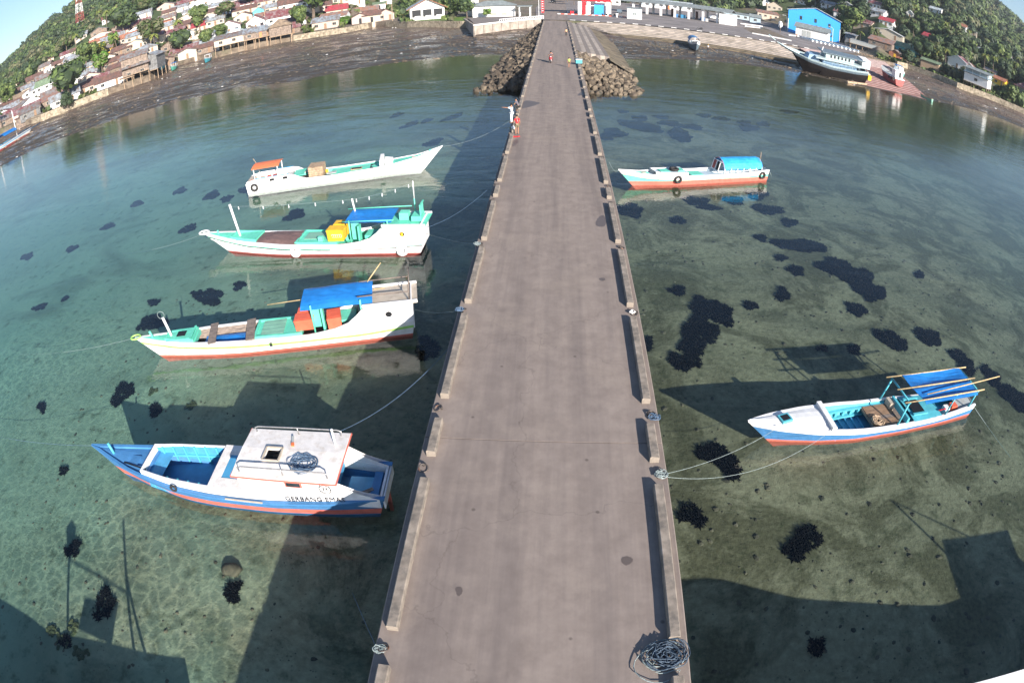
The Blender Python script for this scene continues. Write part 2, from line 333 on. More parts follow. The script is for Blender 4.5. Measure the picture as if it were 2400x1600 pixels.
# hillside soil under the trees
m, n, l, b, P = new_mat('hillside')
c1 = ramp(n, l, noise(n, l, P, .05, 8, .7), [(.38, (.035,.06,.018)), (.55, (.06,.085,.028)), (.68, (.15,.12,.075))])
gp_ = n.new('ShaderNodeNewGeometry'); sz = n.new('ShaderNodeSeparateXYZ'); l.new(gp_.outputs['Position'], sz.inputs[0])
m1 = n.new('ShaderNodeMath'); m1.operation = 'MULTIPLY_ADD'; l.new(sz.outputs[2], m1.inputs[0]); m1.inputs[1].default_value = 1/30; l.new(noise(n, l, P, .08, 5, .6), m1.inputs[2])
earth = ramp(n, l, noise(n, l, P, .5, 6, .7), [(.35, (.09,.065,.045)), (.7, (.24,.19,.14))])
c1 = mix(n, l, ramp(n, l, m1.outputs[0], [(.52, 0.0), (.72, 1.0)]), earth, c1)
l.new(c1, b.inputs['Base Color']); b.inputs['Roughness'].default_value = 1

az_all = np.linspace(-180, 180, 721)[:-1]
rw = RW(az_all)
polar('seabed', az_all, [rw*(i/110)**1.6*1.004 for i in range(0, 111)], lambda a, r: bed(r*np.sin(np.radians(a)), r*np.cos(np.radians(a))), SEABED, True)
az_m = np.linspace(-100, 100, 801)
polar('mud_flat', az_m, [RW(az_m)*.998+(RC(az_m)+.6-RW(az_m)*.998)*i/60 for i in range(61)], mud, M['mud'])
az_l = np.linspace(-75, 75, 601)
rc = RC(az_l)
rings = [rc+.5, rc+.52] + [rc+.52+(1150-rc)*(i/90)**1.7 for i in range(1, 91)]
def lz(a, r): return land(a, r)
_first = [True]
def lz2(a, r):
    if _first[0]: _first[0] = False; return np.full(len(a), -3.2)
    return land(a, r)
polar('hillside', az_l, rings, lz2, M['hillside'])

# ---------------------------------------------------------------- sea
m = bpy.data.materials.new('sea_water'); m.use_nodes = True; n, l = m.node_tree.nodes, m.node_tree.links
n.remove(n['Principled BSDF']); out = n['Material Output']; P = n.new('ShaderNodeTexCoord').outputs['Object']
h1 = noise(n, l, P, 1.5, 3, .5, .3, (1, 1.9, 1)); h2 = noise(n, l, P, .26, 4, .55, .6, (.55, 1.8, 1)); h3 = noise(n, l, P, 5.5, 2, .5)
calm = ramp(n, l, noise(n, l, P, .02, 3, .5, 1.0, (.6, 1.3, 1)), [(.38, .15), (.62, 1.0)])
def mth(op, a, b_):
    x = n.new('ShaderNodeMath'); x.operation = op
    for i, s in enumerate((a, b_)):
        if hasattr(s, 'links'): l.new(s, x.inputs[i])
        else: x.inputs[i].default_value = s
    return x.outputs[0]
H = mth('ADD', mth('MULTIPLY', h1, .010), mth('ADD', mth('MULTIPLY', mth('MULTIPLY', h2, calm), .075), mth('MULTIPLY', h3, .0022)))
bp = n.new('ShaderNodeBump'); bp.inputs['Strength'].default_value = 1.0; bp.inputs['Distance'].default_value = 1.0; l.new(H, bp.inputs['Height'])
fr = n.new('ShaderNodeFresnel'); l.new(bp.outputs[0], fr.inputs[1])
ge = n.new('ShaderNodeNewGeometry'); l.new(mth('ADD', mth('MULTIPLY', ge.outputs['Backfacing'], 1/1.33-1.33), 1.33), fr.inputs[0])   # same reflectance met from either side
gl = n.new('ShaderNodeBsdfGlossy'); gl.inputs['Roughness'].default_value = .03; gl.inputs['Color'].default_value = (1, 1, 1, 1); l.new(bp.outputs[0], gl.inputs['Normal'])
tr = n.new('ShaderNodeBsdfTransparent')
ge0 = n.new('ShaderNodeNewGeometry')
# painted caustics: a bright web put into the surface's transparent colour
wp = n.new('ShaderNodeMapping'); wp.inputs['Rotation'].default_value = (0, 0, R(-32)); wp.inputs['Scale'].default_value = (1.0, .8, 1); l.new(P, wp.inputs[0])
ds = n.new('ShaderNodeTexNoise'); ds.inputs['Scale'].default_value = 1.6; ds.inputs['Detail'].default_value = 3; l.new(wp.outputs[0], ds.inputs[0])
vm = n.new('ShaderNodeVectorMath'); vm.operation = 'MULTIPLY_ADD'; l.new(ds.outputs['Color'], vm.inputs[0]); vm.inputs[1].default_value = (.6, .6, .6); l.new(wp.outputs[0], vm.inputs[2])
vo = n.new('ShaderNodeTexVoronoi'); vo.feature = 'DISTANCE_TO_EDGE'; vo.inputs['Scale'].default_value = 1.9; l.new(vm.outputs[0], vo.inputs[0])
caustic_web = ramp(n, l, vo.outputs[0], [(0.0, 1.0), (.05, .75), (.17, 0.0)])
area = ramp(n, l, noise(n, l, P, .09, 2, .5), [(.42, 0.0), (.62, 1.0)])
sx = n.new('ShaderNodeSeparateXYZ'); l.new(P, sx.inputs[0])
caustic_left = ramp(n, l, mth('MULTIPLY', mth('ADD', sx.outputs[0], 30.0), 1/60.0), [(.30, 1.0), (.48, 0.12)])
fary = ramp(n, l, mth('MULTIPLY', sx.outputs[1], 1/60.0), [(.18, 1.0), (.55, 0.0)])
caustic_web = mth('MULTIPLY', mth('MULTIPLY', caustic_web, caustic_left), mth('MULTIPLY', fary, mth('ADD', mth('MULTIPLY', area, .6), .4)))
caustic_web = mth('MULTIPLY', caustic_web, ge0.outputs['Backfacing'])             # painted light web kept to the underside, met by rays from the bed
under = mix(n, l, ge0.outputs['Backfacing'], (.86, .89, .87), (.50, .53, .51))  # underside colour darkened so the painted light web stands out
l.new(mix(n, l, caustic_web, under, (1.0, 1.0, .97)), tr.inputs[0])
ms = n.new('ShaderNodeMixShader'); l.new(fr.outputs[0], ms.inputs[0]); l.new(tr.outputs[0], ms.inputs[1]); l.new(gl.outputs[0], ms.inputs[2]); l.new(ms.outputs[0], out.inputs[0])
va = n.new('ShaderNodeVolumeAbsorption'); va.inputs['Color'].default_value = (.30, .80, .84, 1); va.inputs['Density'].default_value = .125; l.new(va.outputs[0], out.inputs['Volume'])
M['sea_water'] = m
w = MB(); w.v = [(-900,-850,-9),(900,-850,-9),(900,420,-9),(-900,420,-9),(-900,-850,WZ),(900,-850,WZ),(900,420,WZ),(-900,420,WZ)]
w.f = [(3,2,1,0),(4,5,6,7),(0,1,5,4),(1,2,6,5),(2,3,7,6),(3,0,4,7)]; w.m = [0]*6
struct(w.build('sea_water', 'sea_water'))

# ---------------------------------------------------------------- pier
pm, n, l, b, P = new_mat('deck_concrete')
c1 = ramp(n, l, noise(n, l, P, 1.4, 10, .7), [(.32, (.225,.182,.158)), (.7, (.31,.255,.222))])
lane = ramp(n, l, noise(n, l, P, .7, 6, .65, .2, (1.4, .06, 1)), [(.42, 0.0), (.66, .5)])
c1 = mix(n, l, lane, c1, (.12, .1, .097))
c1 = mix(n, l, ramp(n, l, noise(n, l, P, .35, 7, .7), [(.52, 0.0), (.68, .35)]), c1, (.3,.245,.2))
spot = n.new('ShaderNodeTexVoronoi'); spot.inputs['Scale'].default_value = .9; spot.inputs['Randomness'].default_value = 1; l.new(P, spot.inputs[0])
c1 = mix(n, l, ramp(n, l, spot.outputs['Distance'], [(.035, .6), (.06, 0.0)]), c1, (.075,.06,.055))
c1 = mix(n, l, ramp(n, l, noise(n, l, P, 9, 5, .75), [(.68, 0.0), (.75, .5)]), c1, (.09,.075,.07))
ck = n.new('ShaderNodeTexVoronoi'); ck.feature = 'DISTANCE_TO_EDGE'; ck.inputs['Scale'].default_value = .16
wn_ = n.new('ShaderNodeTexNoise'); wn_.inputs['Scale'].default_value = 1.1; wn_.inputs['Detail'].default_value = 6; l.new(P, wn_.inputs[0]); va_ = n.new('ShaderNodeVectorMath'); va_.operation = 'MULTIPLY_ADD'; l.new(wn_.outputs['Color'], va_.inputs[0]); va_.inputs[1].default_value = (1.6, 1.6, 1.6); l.new(P, va_.inputs[2]); l.new(va_.outputs[0], ck.inputs[0])
c1 = mix(n, l, ramp(n, l, ck.outputs[0], [(.001, .3), (.003, 0.0)]), c1, (.07,.058,.052))
l.new(c1, b.inputs['Base Color']); b.inputs['Roughness'].default_value = .92; b.inputs['Specular IOR Level'].default_value = .2
bp = n.new('ShaderNodeBump'); bp.inputs['Strength'].default_value = .3; bp.inputs['Distance'].default_value = .01; l.new(noise(n, l, P, 30, 6, .7), bp.inputs['Height']); l.new(bp.outputs[0], b.inputs['Normal'])
m, n, l, b, P = new_mat('wet_patch'); b.inputs['Base Color'].default_value = (.12,.095,.085,1); b.inputs['Roughness'].default_value = .45

pier = thing('concrete_pier', 'long straight concrete pier running from the camera to the shore between the moored boats', 'pier', (0, 0, 0))
for y0, y1 in ((-40, 12.955), (12.985, 92.98), (93.0, 176)):
    s = MB(); hw = 3.5
    prof = [(-hw, -.45), (-hw, -.03), (-hw+.03, 0), (hw-.03, 0), (hw, -.03), (hw, -.45)]
    s.grid([[(x, y0, z) for x, z in prof], [(x, y1, z) for x, z in prof]], close=True); s.f += [(5,4,3,2,1,0), (6,7,8,9,10,11)]; s.m += [0, 0]
    s.build('deck_slab', 'deck_concrete', pier)
def kerb_mesh(L):
    s = MB(); h = .22; w_ = .135; c = .025
    prof = [(-w_, 0), (-w_, h-c), (-w_+c, h), (w_-c, h), (w_, h-c), (w_, 0)]
    rows = [[(x, y+random.uniform(-.006, .006), z+(random.uniform(-.006, .006) if z > 0 else 0)) for x, z in prof] for y in np.linspace(0, L, 7)]
    s.grid(rows); k = len(s.v); s.f += [(5,4,3,2,1,0), tuple(range(k-6, k))]; s.m += [0, 0]
    return s.mesh('kerb', 'kerb')
kl, ks = kerb_mesh(4.76), kerb_mesh(1.45)
ring = MB(); ring.torus((0, 0, .05), .13, .022, 14, 6, axis=(.35, .1, 1)); ring.cyl((-.13, 0, 0), (-.13, 0, .08), .03, n=6); ring = ring.mesh('mooring_ring', 'iron', True)
y = 12.17-20*2
gaps = []
while y < 171:
    for k, (dy, me, L) in enumerate(((0, ks, 1.45), (2.6, kl, 4.76), (8.41, kl, 4.76), (14.21, kl, 4.76))):
        yy = y+dy
        if yy > 170 or yy < -38: continue
        for sx_ in (-1, 1):
            o = link('kerb', me, pier, loc=(3.165*sx_, yy, .002), rot=random.uniform(-.002, .002)); 
            if yy < 120: link('mooring_ring', ring, pier, loc=(3.3*sx_, yy-.52, 0), rot=random.uniform(0, 6))
    y += 20
for y in np.arange(-36, 100, 6.0):                # piles and cross beams below
    s = MB(); s.box((0, y, -.75), (6.6, .6, .6)); s.build('cross_beam', 'concrete', pier)
    for x in (-2.6, 0, 2.6):
        s = MB(); s.cyl((x, y, -5.2), (x, y, -1.0), .26, n=10); s.build('pile', 'concrete', pier)
def patch(pts, name='wet_patch', z=.004, m_='wet_patch', parent=pier):
    s = MB(); vs = [Vector((p.x, p.y, z)) for p in (at(*q) for q in pts)]
    for _ in range(3): vs = [q for i in range(len(vs)) for q in (vs[i]*.75+vs[(i+1) % len(vs)]*.25, vs[i]*.25+vs[(i+1) % len(vs)]*.75)]
    vs = [q+Vector((random.uniform(-.012, .012), random.uniform(-.012, .012), 0)) for q in vs]; s.add(vs, [tuple(range(len(vs)))]); s.build(name, m_, parent)
patch([(1228,234),(1262,240),(1268,242),(1250,249),(1236,252),(1222,256),(1224,248)])
patch([(1203,330),(1212,326),(1217,332),(1209,340),(1199,346)])
patch([(1392,530),(1402,508),(1418,502),(1422,533)]); patch([(1453,1308),(1470,1301),(1487,1311),(1478,1320),(1463,1326)], 'oil_stain'); patch([(1066,1380),(1072,1373),(1084,1376),(1083,1392),(1073,1398)], 'oil_stain')
patch([(1360,216),(1375,213),(1378,222),(1350,226)]); patch([(1402,652),(1416,650),(1420,656),(1410,660)], 'oil_stain')

# causeway core behind the rocks, rubble mounds either side
s = MB(); s.box((0, 138, -2.0), (6.4, 78, 3.0)); causeway = struct(s.build('causeway_core', 'quay_low'))
rocks = []
for i in range(7):
    s = MB(); s.blob((0, 0, 0), (.5, .42, .36), 50+i, .24); rocks.append([s.mesh('rock', 'rock_a'), None]); s = MB(); s.blob((0, 0, 0), (.5, .42, .36), 80+i, .24); rocks[-1][1] = s.mesh('rock', 'rock_b')
def rubble(label, side, y0, y1, wfun, topz, nn, darkp, tip):
    t = thing('rubble_mound', label, 'rubble mound', (0, 0, 0))
    rows = []
    for y in np.linspace(y0, y1, 40):
        w_ = wfun(y); rows.append([(side*(3.3+w_*f), y, topz(y)+(-3.2-topz(y))*f**.9-.25+random.uniform(-.1, .1)) for f in np.linspace(0, 1.12, 9)])
    s = MB(); s.grid(rows); s.build('mound_core', 'rock_b', t)
    pts = []; tries = 0
    while len(pts) < nn+1600 and tries < 9000:
        tries += 1
        y = y0+(y1-y0)*random.random()**(1.5 if len(pts) < nn else 1); f = random.random(); w_ = wfun(y); sc = random.uniform(.8, 1.7) if len(pts) < nn else random.uniform(.4, 1.0)
        x = side*(3.6+w_*f); z = topz(y)+(-3.2-topz(y))*f**.9-.05
        if any((x-a)**2+(y-b_)**2 < (.42*(sc+c_))**2*.6 for a, b_, c_ in pts[-500:]): continue
        pts.append((x, y, sc)); me = random.choice(rocks)[1 if random.random() < darkp else 0]
        if len(pts) <= nn: link('rock', me, t, loc=(x, y, z), rot=(random.random()*6, random.random()*6, random.random()*6), scale=sc)
        else:
            if len(pts) == nn+1: small = MB()
            k = len(small.v); Rm = Matrix.Rotation(random.random()*6, 3, 'Z')
            small.add([Rm@v.co*sc+Vector((x, y, z)) for v in me.vertices], [tuple(p.vertices) for p in me.polygons])
    if len(pts) > nn: struct(small.build('small_rocks', 'rock_b', t), 'stuff')
    return t
rubble('long dark rubble slope of broken rock beside the landward end of the pier, left side', -1, 80, 172, lambda y: 6.6-3.2*max(0, (y-104)/68)+math.sin(y*.5)*.3, lambda y: -.35 if y > 86 else -.35-(86-y)*.35, 260, .8, 1)
rubble('pale rubble head of tumbled boulders on the right side of the pier below the steps', 1, 79, 101, lambda y: 7.6+(y-80)*.05+math.sin(y*.7)*.4, lambda y: -.3 if y > 86 else -.3-(86-y)*.38, 230, .45, 1)

def strip(points, z0, z1, th, inward):            # wall along world points
    s = MB(); rows = []
    n_ = len(points)
    for i, p in enumerate(points):
        a = Vector(points[max(0, i-1)]); b_ = Vector(points[min(n_-1, i+1)]); d = (b_-a); d = Vector((d[0], d[1])).normalized(); nrm = Vector((-d.y, d.x))*inward
        zz0 = z0(p) if callable(z0) else z0; zz1 = z1(p) if callable(z1) else z1
        rows.append([(p[0], p[1], zz0), (p[0]+nrm.x*th*.25, p[1]+nrm.y*th*.25, zz1), (p[0]+nrm.x*th, p[1]+nrm.y*th, zz1), (p[0]+nrm.x*th, p[1]+nrm.y*th, zz0)])
    s.grid(rows, close=True); k = len(s.v); s.f += [(3,2,1,0), (k-4,k-3,k-2,k-1)]; s.m += [0, 0]; return s
def arc(a0, a1, dr=0.0, step=.5):
    out = []
    for a in np.arange(a0, a1+.001, step):
        r = float(RC(a))+dr; out.append((r*math.sin(R(a)), r*math.cos(R(a))))
    return out
# stepped quay to the right of the pier
quay = thing('stepped_quay', 'long pale stone quay stepping down to the mud right of the pier', 'quay', (0, 0, 0))
edge = [(3.6,175),(8,172.6),(13.6,171.2),(23,170.6),(34.5,168.4),(45.8,165.2),(58.3,164.3),(66,165.2),(72,164)]
foot = [(13.0,160),(14.5,156.5),(17,154.5),(25,152.5),(34.5,149.8),(45,147),(54,143),(61,139),(68,136)]
def dens(p, k=6):
    o = []
    for i in range(len(p)-1):
        for j in range(k): t = j/k; o.append((p[i][0]*(1-t)+p[i+1][0]*t, p[i][1]*(1-t)+p[i+1][1]*t))
    return o+[p[-1]]
E_, F_ = dens(edge), dens(foot); NS = 9
for k in range(NS):
    f0, f1 = k/NS, (k+1)/NS; z0, z1 = -2.45*f0-.02, -2.45*f1-.02; s = MB()
    rows = [[(e[0]*(1-f0)+g[0]*f0, e[1]*(1-f0)+g[1]*f0, z0), (e[0]*(1-f1)+g[0]*f1, e[1]*(1-f1)+g[1]*f1, z0-.06), (e[0]*(1-f1)+g[0]*f1, e[1]*(1-f1)+g[1]*f1, z1-.25)] for e, g in zip(E_, F_)]
    s.grid(rows); s.build('step', 'quay_stone' if k < 7 else 'quay_low', quay)
for i in range(20):                                 # white kerb blocks on the edge
    d = 1.2+i*3.55; acc = 0
    for j in range(len(E_)-1):
        a, b_ = Vector(E_[j]), Vector(E_[j+1]); L = (b_-a).length
        if acc+L > d:
            p = a+(b_-a)*((d-acc)/L); an = math.atan2(b_.y-a.y, b_.x-a.x); s = MB(); s.box((0, 0, .16), (1.5, .35, .3)); link('kerb_block', s.mesh('kerb_block', 'kerb_white'), quay, loc=(p.x, p.y+.5, .02), rot=an); break
        acc += L
# stepped flank and paved slope beside the pier
fl = thing('stepped_flank', 'narrow flight of concrete steps running beside the right edge of the pier', 'steps', (0, 0, 0))
for k in range(7):
    x0 = 3.5+k*.78; z0 = -.12-k*.17; s = MB(); s.box((x0+.4, (101+171)/2+k*.0, z0-.4), (.8, 70-k*.9, .8)); s.build('step', 'quay_stone' if k % 2 else 'concrete', fl)
s = MB(); s.grid([[(8.9, 170, -1.3), (13.4, 158, -2.5)], [(8.9, 100, -1.35), (12.6, 96, -3.2)]]); s.add([(8.9, 170, -1.5), (8.9, 100, -1.5), (8.9, 100, -3.2)], [(0,1,2)]); tag(s.build('paved_slope', 'quay_low'), 'smooth dark paved slope between the pier steps and the mud', 'slope')
# walls left of the pier
cw = thing('concrete_sea_wall', 'tall panelled concrete sea wall at the corner left of the pier', 'sea wall', (0, 0, 0))
A_, B_ = Vector((-19.7, 152.0)), Vector((-3.9, 175.0))
for i in range(8):
    p, q = A_+(B_-A_)*(i/8+.004), A_+(B_-A_)*((i+1)/8-.004); strip([tuple(p), tuple(q)], -2.7, .42, .5, 1).build('wall_panel', 'seawall' if False else 'quay_stone', cw)
strip([(-27.2, 184.0), (-19.8, 152.2)], -2.7, .5, .5, 1).build('wall_panel', 'quay_stone', cw)
strip([tuple(A_+Vector((-.1,.2))), tuple(B_)], .42, .75, .35, 1).build('coping', 'kerb_white', cw)
tag(strip(arc(-50, -41.6), -2.3, .25, 1.2, 1).build('stone_sea_wall', 'seawall'), 'rough stone sea wall below the houses on the far left shore', 'sea wall')
tag(strip(arc(-24, -17), -2.2, .1, 1.0, 1).build('stone_sea_wall', 'seawall'), 'low weathered stone sea wall below the vine and the small beach huts', 'sea wall')
tag(strip(arc(-15.5, -7.6), -2.2, .2, 1.0, 1).build('stone_sea_wall', 'seawall'), 'stone sea wall under the green lawn of the white open hall', 'sea wall')
tag(strip(arc(32, 47, -1.2), lambda p: -1.4, 1.1, 1.4, 1).build('stone_sea_wall', 'seawall'), 'long stone sea wall on the right shore behind the slipway', 'sea wall')

# port ground
def sheet(name, pts, z, m_):
    s = MB(); vs = [(p[0], p[1], z) for p in pts]; s.add(vs, [tuple(range(len(vs)))]); return struct(s.build(name, m_))
sheet('port_pavement', [(-3.6,174.5)]+edge+[(80,170),(100,190),(118,230),(110,300),(70,345),(-6,345),(-8,250),(-6,190)], .19, 'asphalt')
sheet('road', [(-3.5,176),(3.5,174),(3.5,200),(5,360),(-6,360),(-4.5,200)], .194, 'deck_concrete')
sheet('forecourt', [(-19.3,152.6),(-4,174.9),(-4,186),(-26,186)], .41, 'concrete')
sheet('lawn', [p for p in arc(-13.3, -8.2, .9)]+[(-28,196),(-46,204)], .24, 'grass')

# ---------------------------------------------------------------- boats
def interp(pts):
    xs = [p[0] for p in pts]; ys = [p[1] for p in pts]
    x0, x1 = xs[0], xs[-1]
    g = np.linspace(x0, x1, 121); y = np.interp(g, xs, ys)
    k = np.array([1, 2, 3, 3, 3, 2, 1.]); k /= k.sum(); yp = np.concatenate([2*y[0]-y[3:0:-1], y, 2*y[-1]-y[-2:-5:-1]]); y = np.convolve(yp, k, 'valid')
    return lambda v: float(np.interp(v, g, y))
class Boat:
    """local frame: x from the stern (0) to the bow tip (L), y to port, z up from the water line"""
    def __init__(s, name, label, stern, bow, L, rake, sheer, beam, bands, mats, draft=.35, stern_rake=0.0, flare=.62, keel=None, zoff=0.0, heel=0.0, group=None, cat='boat', pitch=0.0, top_shift=None):
        s.L, s.rake, s.draft = L, rake, draft
        s.sh, s.bm = interp(sheer), interp(beam)
        d = Vector(bow)-Vector(stern); rz = math.atan2(d.y, d.x)
        s.t = thing(name, label, cat, (stern[0], stern[1], WZ+zoff), rz, group, rot=(heel, pitch, rz)); s.mats = mats
        N = 34; zk = -draft; h = MB(); s.sr = stern_rake; s.fl = flare
        cuts = sorted(set([0, .5, 1]+[(z-zk) for z in []])); nb = len(bands)
        # bands: list of (height above water or fraction >10 means from sheer down, material index) bottom to top
        def zlev(x, b_): return b_[0] if b_[0] < 5 else s.sh(x)-(b_[0]-10)
        for side in (1, -1):
            rows = []
            for i in range(N+1):
                x = L*i/N; row = [s.pt(x, zk, side)]
                row.append(s.pt(x, zk+.12, side))
                for b_ in bands[:-1]: row.append(s.pt(x, min(zlev(x, b_), s.sh(x)-.02), side))
                row.append(s.pt(x, s.sh(x), side)); rows.append(row)
            for j in range(len(rows[0])-1):
                mi = bands[max(0, j-1)][1]
                h.grid([[r_[j+1], r_[j]] if side > 0 else [r_[j], r_[j+1]] for r_ in rows], m=mi)
        for j in range(nb+1):                       # transom
            zs = [-draft, -draft+.12]+[zlev(0, b_) for b_ in bands[:-1]]+[s.sh(0)]
            a, b_ = s.pt(0, zs[j], 1), s.pt(0, zs[j+1], 1); c, d_ = s.pt(0, zs[j], -1), s.pt(0, zs[j+1], -1)
            h.add([c, a, b_, d_], [(0, 1, 2, 3)], bands[max(0, j-1)][1])
        o = h.build('hull', mats, s.t)
    def prof(s, x, z):
        H = s.sh(x)+s.draft; f = max(0, min(1, (z+s.draft)/H)); return s.fl+(1-s.fl)*f**.8 if f > .03 else s.fl*.55
    def pt(s, x, z, side, off=0.0):
        H = s.sh(x)+s.draft; f = max(0, min(1, (z+s.draft)/H))
        u = x/s.L; xx = x-s.rake*(1-f)*max(0, (u-.55)/.45)**1.3 + s.sr*(1-f)*(1-u)**4
        y = max(0.012, s.bm(x)*s.prof(x, z)*(1-(1-f)*.5*max(0, (u-.6)/.4))-off)
        return (xx, side*y, z)
    def tilt(s, z): return z
    def inside(s, zf, x0, x1, mwall, mfloor, th=.07, name='interior'):
        zf = zf if callable(zf) else (lambda x, q=zf: q)
        for side in (1, -1):
            g = MB(); g.grid([[s.pt(x, s.sh(x), side, 0), s.pt(x, s.sh(x), side, th), s.pt(x, zf(x), side, th*1.2)] if False else [(*s.pt(x, s.sh(x), side, th)[:2], s.sh(x)), s.pt(x, zf(x), side, th*1.3)] for x in np.linspace(x0, x1, 20)]); g.build('inner_planking', mwall, s.t)
        g = MB(); g.grid([[s.pt(x, zf(x), 1, th*1.3), s.pt(x, zf(x), -1, th*1.3)] for x in np.linspace(x0, x1, 20)]); g.build('floor', mfloor, s.t)
    def gunwale(s, m, w_=.1, h_=.05, x0=0, x1=None, dz=0.0, name='gunwale'):
        x1 = x1 or s.L; g = MB()
        for side in (1, -1):
            g.grid([[(*s.pt(x, s.sh(x)+0, side, -.02)[:2], s.sh(x)+dz-.01), (*s.pt(x, s.sh(x), side, -.02)[:2], s.sh(x)+dz+h_), (*s.pt(x, s.sh(x), side, w_)[:2], s.sh(x)+dz+h_), (*s.pt(x, s.sh(x), side, w_)[:2], s.sh(x)+dz-.01)] for x in np.linspace(x0, x1, 30)])
        return g.build(name, m, s.t)
    def stripe(s, m, z0, z1, x0=0, x1=None, off=.035, name='rubbing_strake'):
        x1 = x1 or s.L; g = MB()
        f = lambda x, z: (s.sh(x)-(z-10)) if z > 5 else z
        for side in (1, -1): g.grid([[s.pt(x, f(x, z0), side, 0), s.pt(x, f(x, z0), side, -off), s.pt(x, f(x, z1), side, -off), s.pt(x, f(x, z1), side, 0)] for x in np.linspace(x0, x1-.05, 30)])
        return g.build(name, m, s.t)
    def deck(s, x0, x1, m, dz=-.03, n=14, name='deck', camber=.05, hole=None):
        g = MB()
        rows = [[(s.pt(x, s.sh(x), 1, .05)[0], s.pt(x, s.sh(x), 1, .05)[1]*k, s.sh(x)+dz+camber*(1-k*k)) for k in (1, .5, 0, -.5, -1)] for x in np.linspace(x0, x1, n)]
        g.grid(rows); zb = .25
        r0 = rows[0]; g.add([*r0, *[(p[0], p[1], p[2]-zb) for p in r0]], [(i, i+1, i+6, i+5) for i in range(4)])
        return g.build(name, m, s.t)
    def box(s, name, m, c, d, rz=0, rx=0, ry=0, taper=1.0, label=None, parent=None):
        g = MB(); g.box(c, d, rz, 0, rx, ry, taper); return g.build(name, m, parent or s.t, label=label)
    def tube(s, name, m, pts, r, n=6, closed=False, parent=None, r2=None, smooth=True):
        g = MB(); g.tube(pts, r, n, 0, closed, r2); return g.build(name, m, parent or s.t, smooth=smooth)
    def trunk(s, x0, x1, f, z0, z1, m, th=.07, name='coaming', n=14, ends=(1, 1)):
        """low side walls following the hull at fraction f of its width"""
        z0 = z0 if callable(z0) else (lambda x, q=z0: q); z1 = z1 if callable(z1) else (lambda x, q=z1: q); g = MB(); ff = f if callable(f) else (lambda x, q=f: q)
        xs = np.linspace(x0, x1, n)
        for side in (1, -1):
            rows = [[(x, side*s.bm(x)*ff(x), z0(x)), (x, side*s.bm(x)*ff(x), z1(x)), (x, side*(s.bm(x)*ff(x)-th), z1(x)), (x, side*(s.bm(x)*ff(x)-th), z0(x))] for x in xs]; g.grid(rows)
        for e, x in zip(ends, (x0, x1)):
            if e: w_ = s.bm(x)*ff(x); g.box((x, 0, (z0(x)+z1(x))/2), (th, 2*w_, z1(x)-z0(x)))
        return g.build(name, m, s.t)
    def roof(s, name, m, x0, x1, w_, z, th=.06, crown=.06, edge=None, hole=None):
        g = MB(); xs = [x0, x1] if not hole else [x0, hole[0], hole[1], x1]; ys = [-w_, -w_/2, 0, w_/2, w_] if not hole else [-w_, hole[2], hole[3], w_]
        zz = lambda y: z+crown*(1-(y/w_)**2)
        for i in range(len(xs)-1):
            for j in range(len(ys)-1):
                if hole and i == 1 and j == 1: continue
                g.box(((xs[i]+xs[i+1])/2, (ys[j]+ys[j+1])/2, (zz(ys[j])+zz(ys[j+1]))/2), (xs[i+1]-xs[i], ys[j+1]-ys[j]+.004, th), rx=math.atan2(zz(ys[j+1])-zz(ys[j]), ys[j+1]-ys[j]))
        o = g.build(name, m, s.t)
        if edge:
            e = MB(); 
            for sx_ in (-1, 1): e.box(((x0+x1)/2, sx_*(w_+.015), z-.02), (x1-x0+.06, .03, .06))
            e.box((x0-.015, 0, z+.0), (.03, 2*w_+.06, .06)); e.box((x1+.015, 0, z+.0), (.03, 2*w_+.06, .06)); e.build('roof_edge', edge, s.t)
        return o
def sag_sheet(pts4, sag, n=9, droop=.0, seed=0, th=.02):
    """a cloth between four corners (a b c d), sagging"""
    rnd = random.Random(seed); a, b, c, d = [Vector(p) for p in pts4]; g = MB(); rows = []
    for i in range(n+1):
        u = i/n; r_ = []
        for j in range(n+1):
            v = j/n; p = a*(1-u)*(1-v)+b*u*(1-v)+c*u*v+d*(1-u)*v
            r_.append(p+Vector((0, 0, -sag*16*u*(1-u)*v*(1-v)+rnd.uniform(-.012, .012)-droop*(max(0, v-.85)+max(0, .15-v)))))
        rows.append(r_)
    g.grid(rows); k = len(g.v); g.grid([[p-Vector((0, 0, th)) for p in r_][::-1] for r_ in rows]); return g
def tyre(boat, x, z, side, m, R_=.24, r=.085, rope=True, label=None):
    p = boat.pt(x, z, side); y = p[1]+side*r*1.05
    o = boat.tube('tyre_fender', m, [(p[0]+math.cos(a)*R_, y, z+math.sin(a)*R_) for a in np.linspace(0, 2*math.pi, 19)[:-1]], r, 8, True)
    if rope: boat.tube('fender_rope', 'rope_dark', [(p[0], y, z+R_), (p[0], boat.pt(x, boat.sh(x), side)[1], boat.sh(x))], .015, 4, parent=o)
    return o
def coil(name, m, c, R_, turns, r=.02, h=.15, seed=0, flat=1.0, parent=None, n_=18):
    rnd = random.Random(seed); pts = []; ox, oy = 0, 0
    for k in range(turns):
        q = R_*rnd.uniform(.35, 1.0); cx_, cy_ = rnd.uniform(-.35, .35)*R_, rnd.uniform(-.3, .3)*R_; ph = rnd.uniform(0, 6.3)
        for i in range(n_):
            a = ph+2*math.pi*i/n_; pts.append((c[0]+cx_+math.cos(a)*q*1.2, c[1]+cy_+math.sin(a)*q*flat, c[2]+r+h*abs(math.sin(a*1.7+k))*rnd.uniform(.6, 1)*.6))
    g = MB(); g.tube(pts, r, 4); return g.build(name, m, parent)

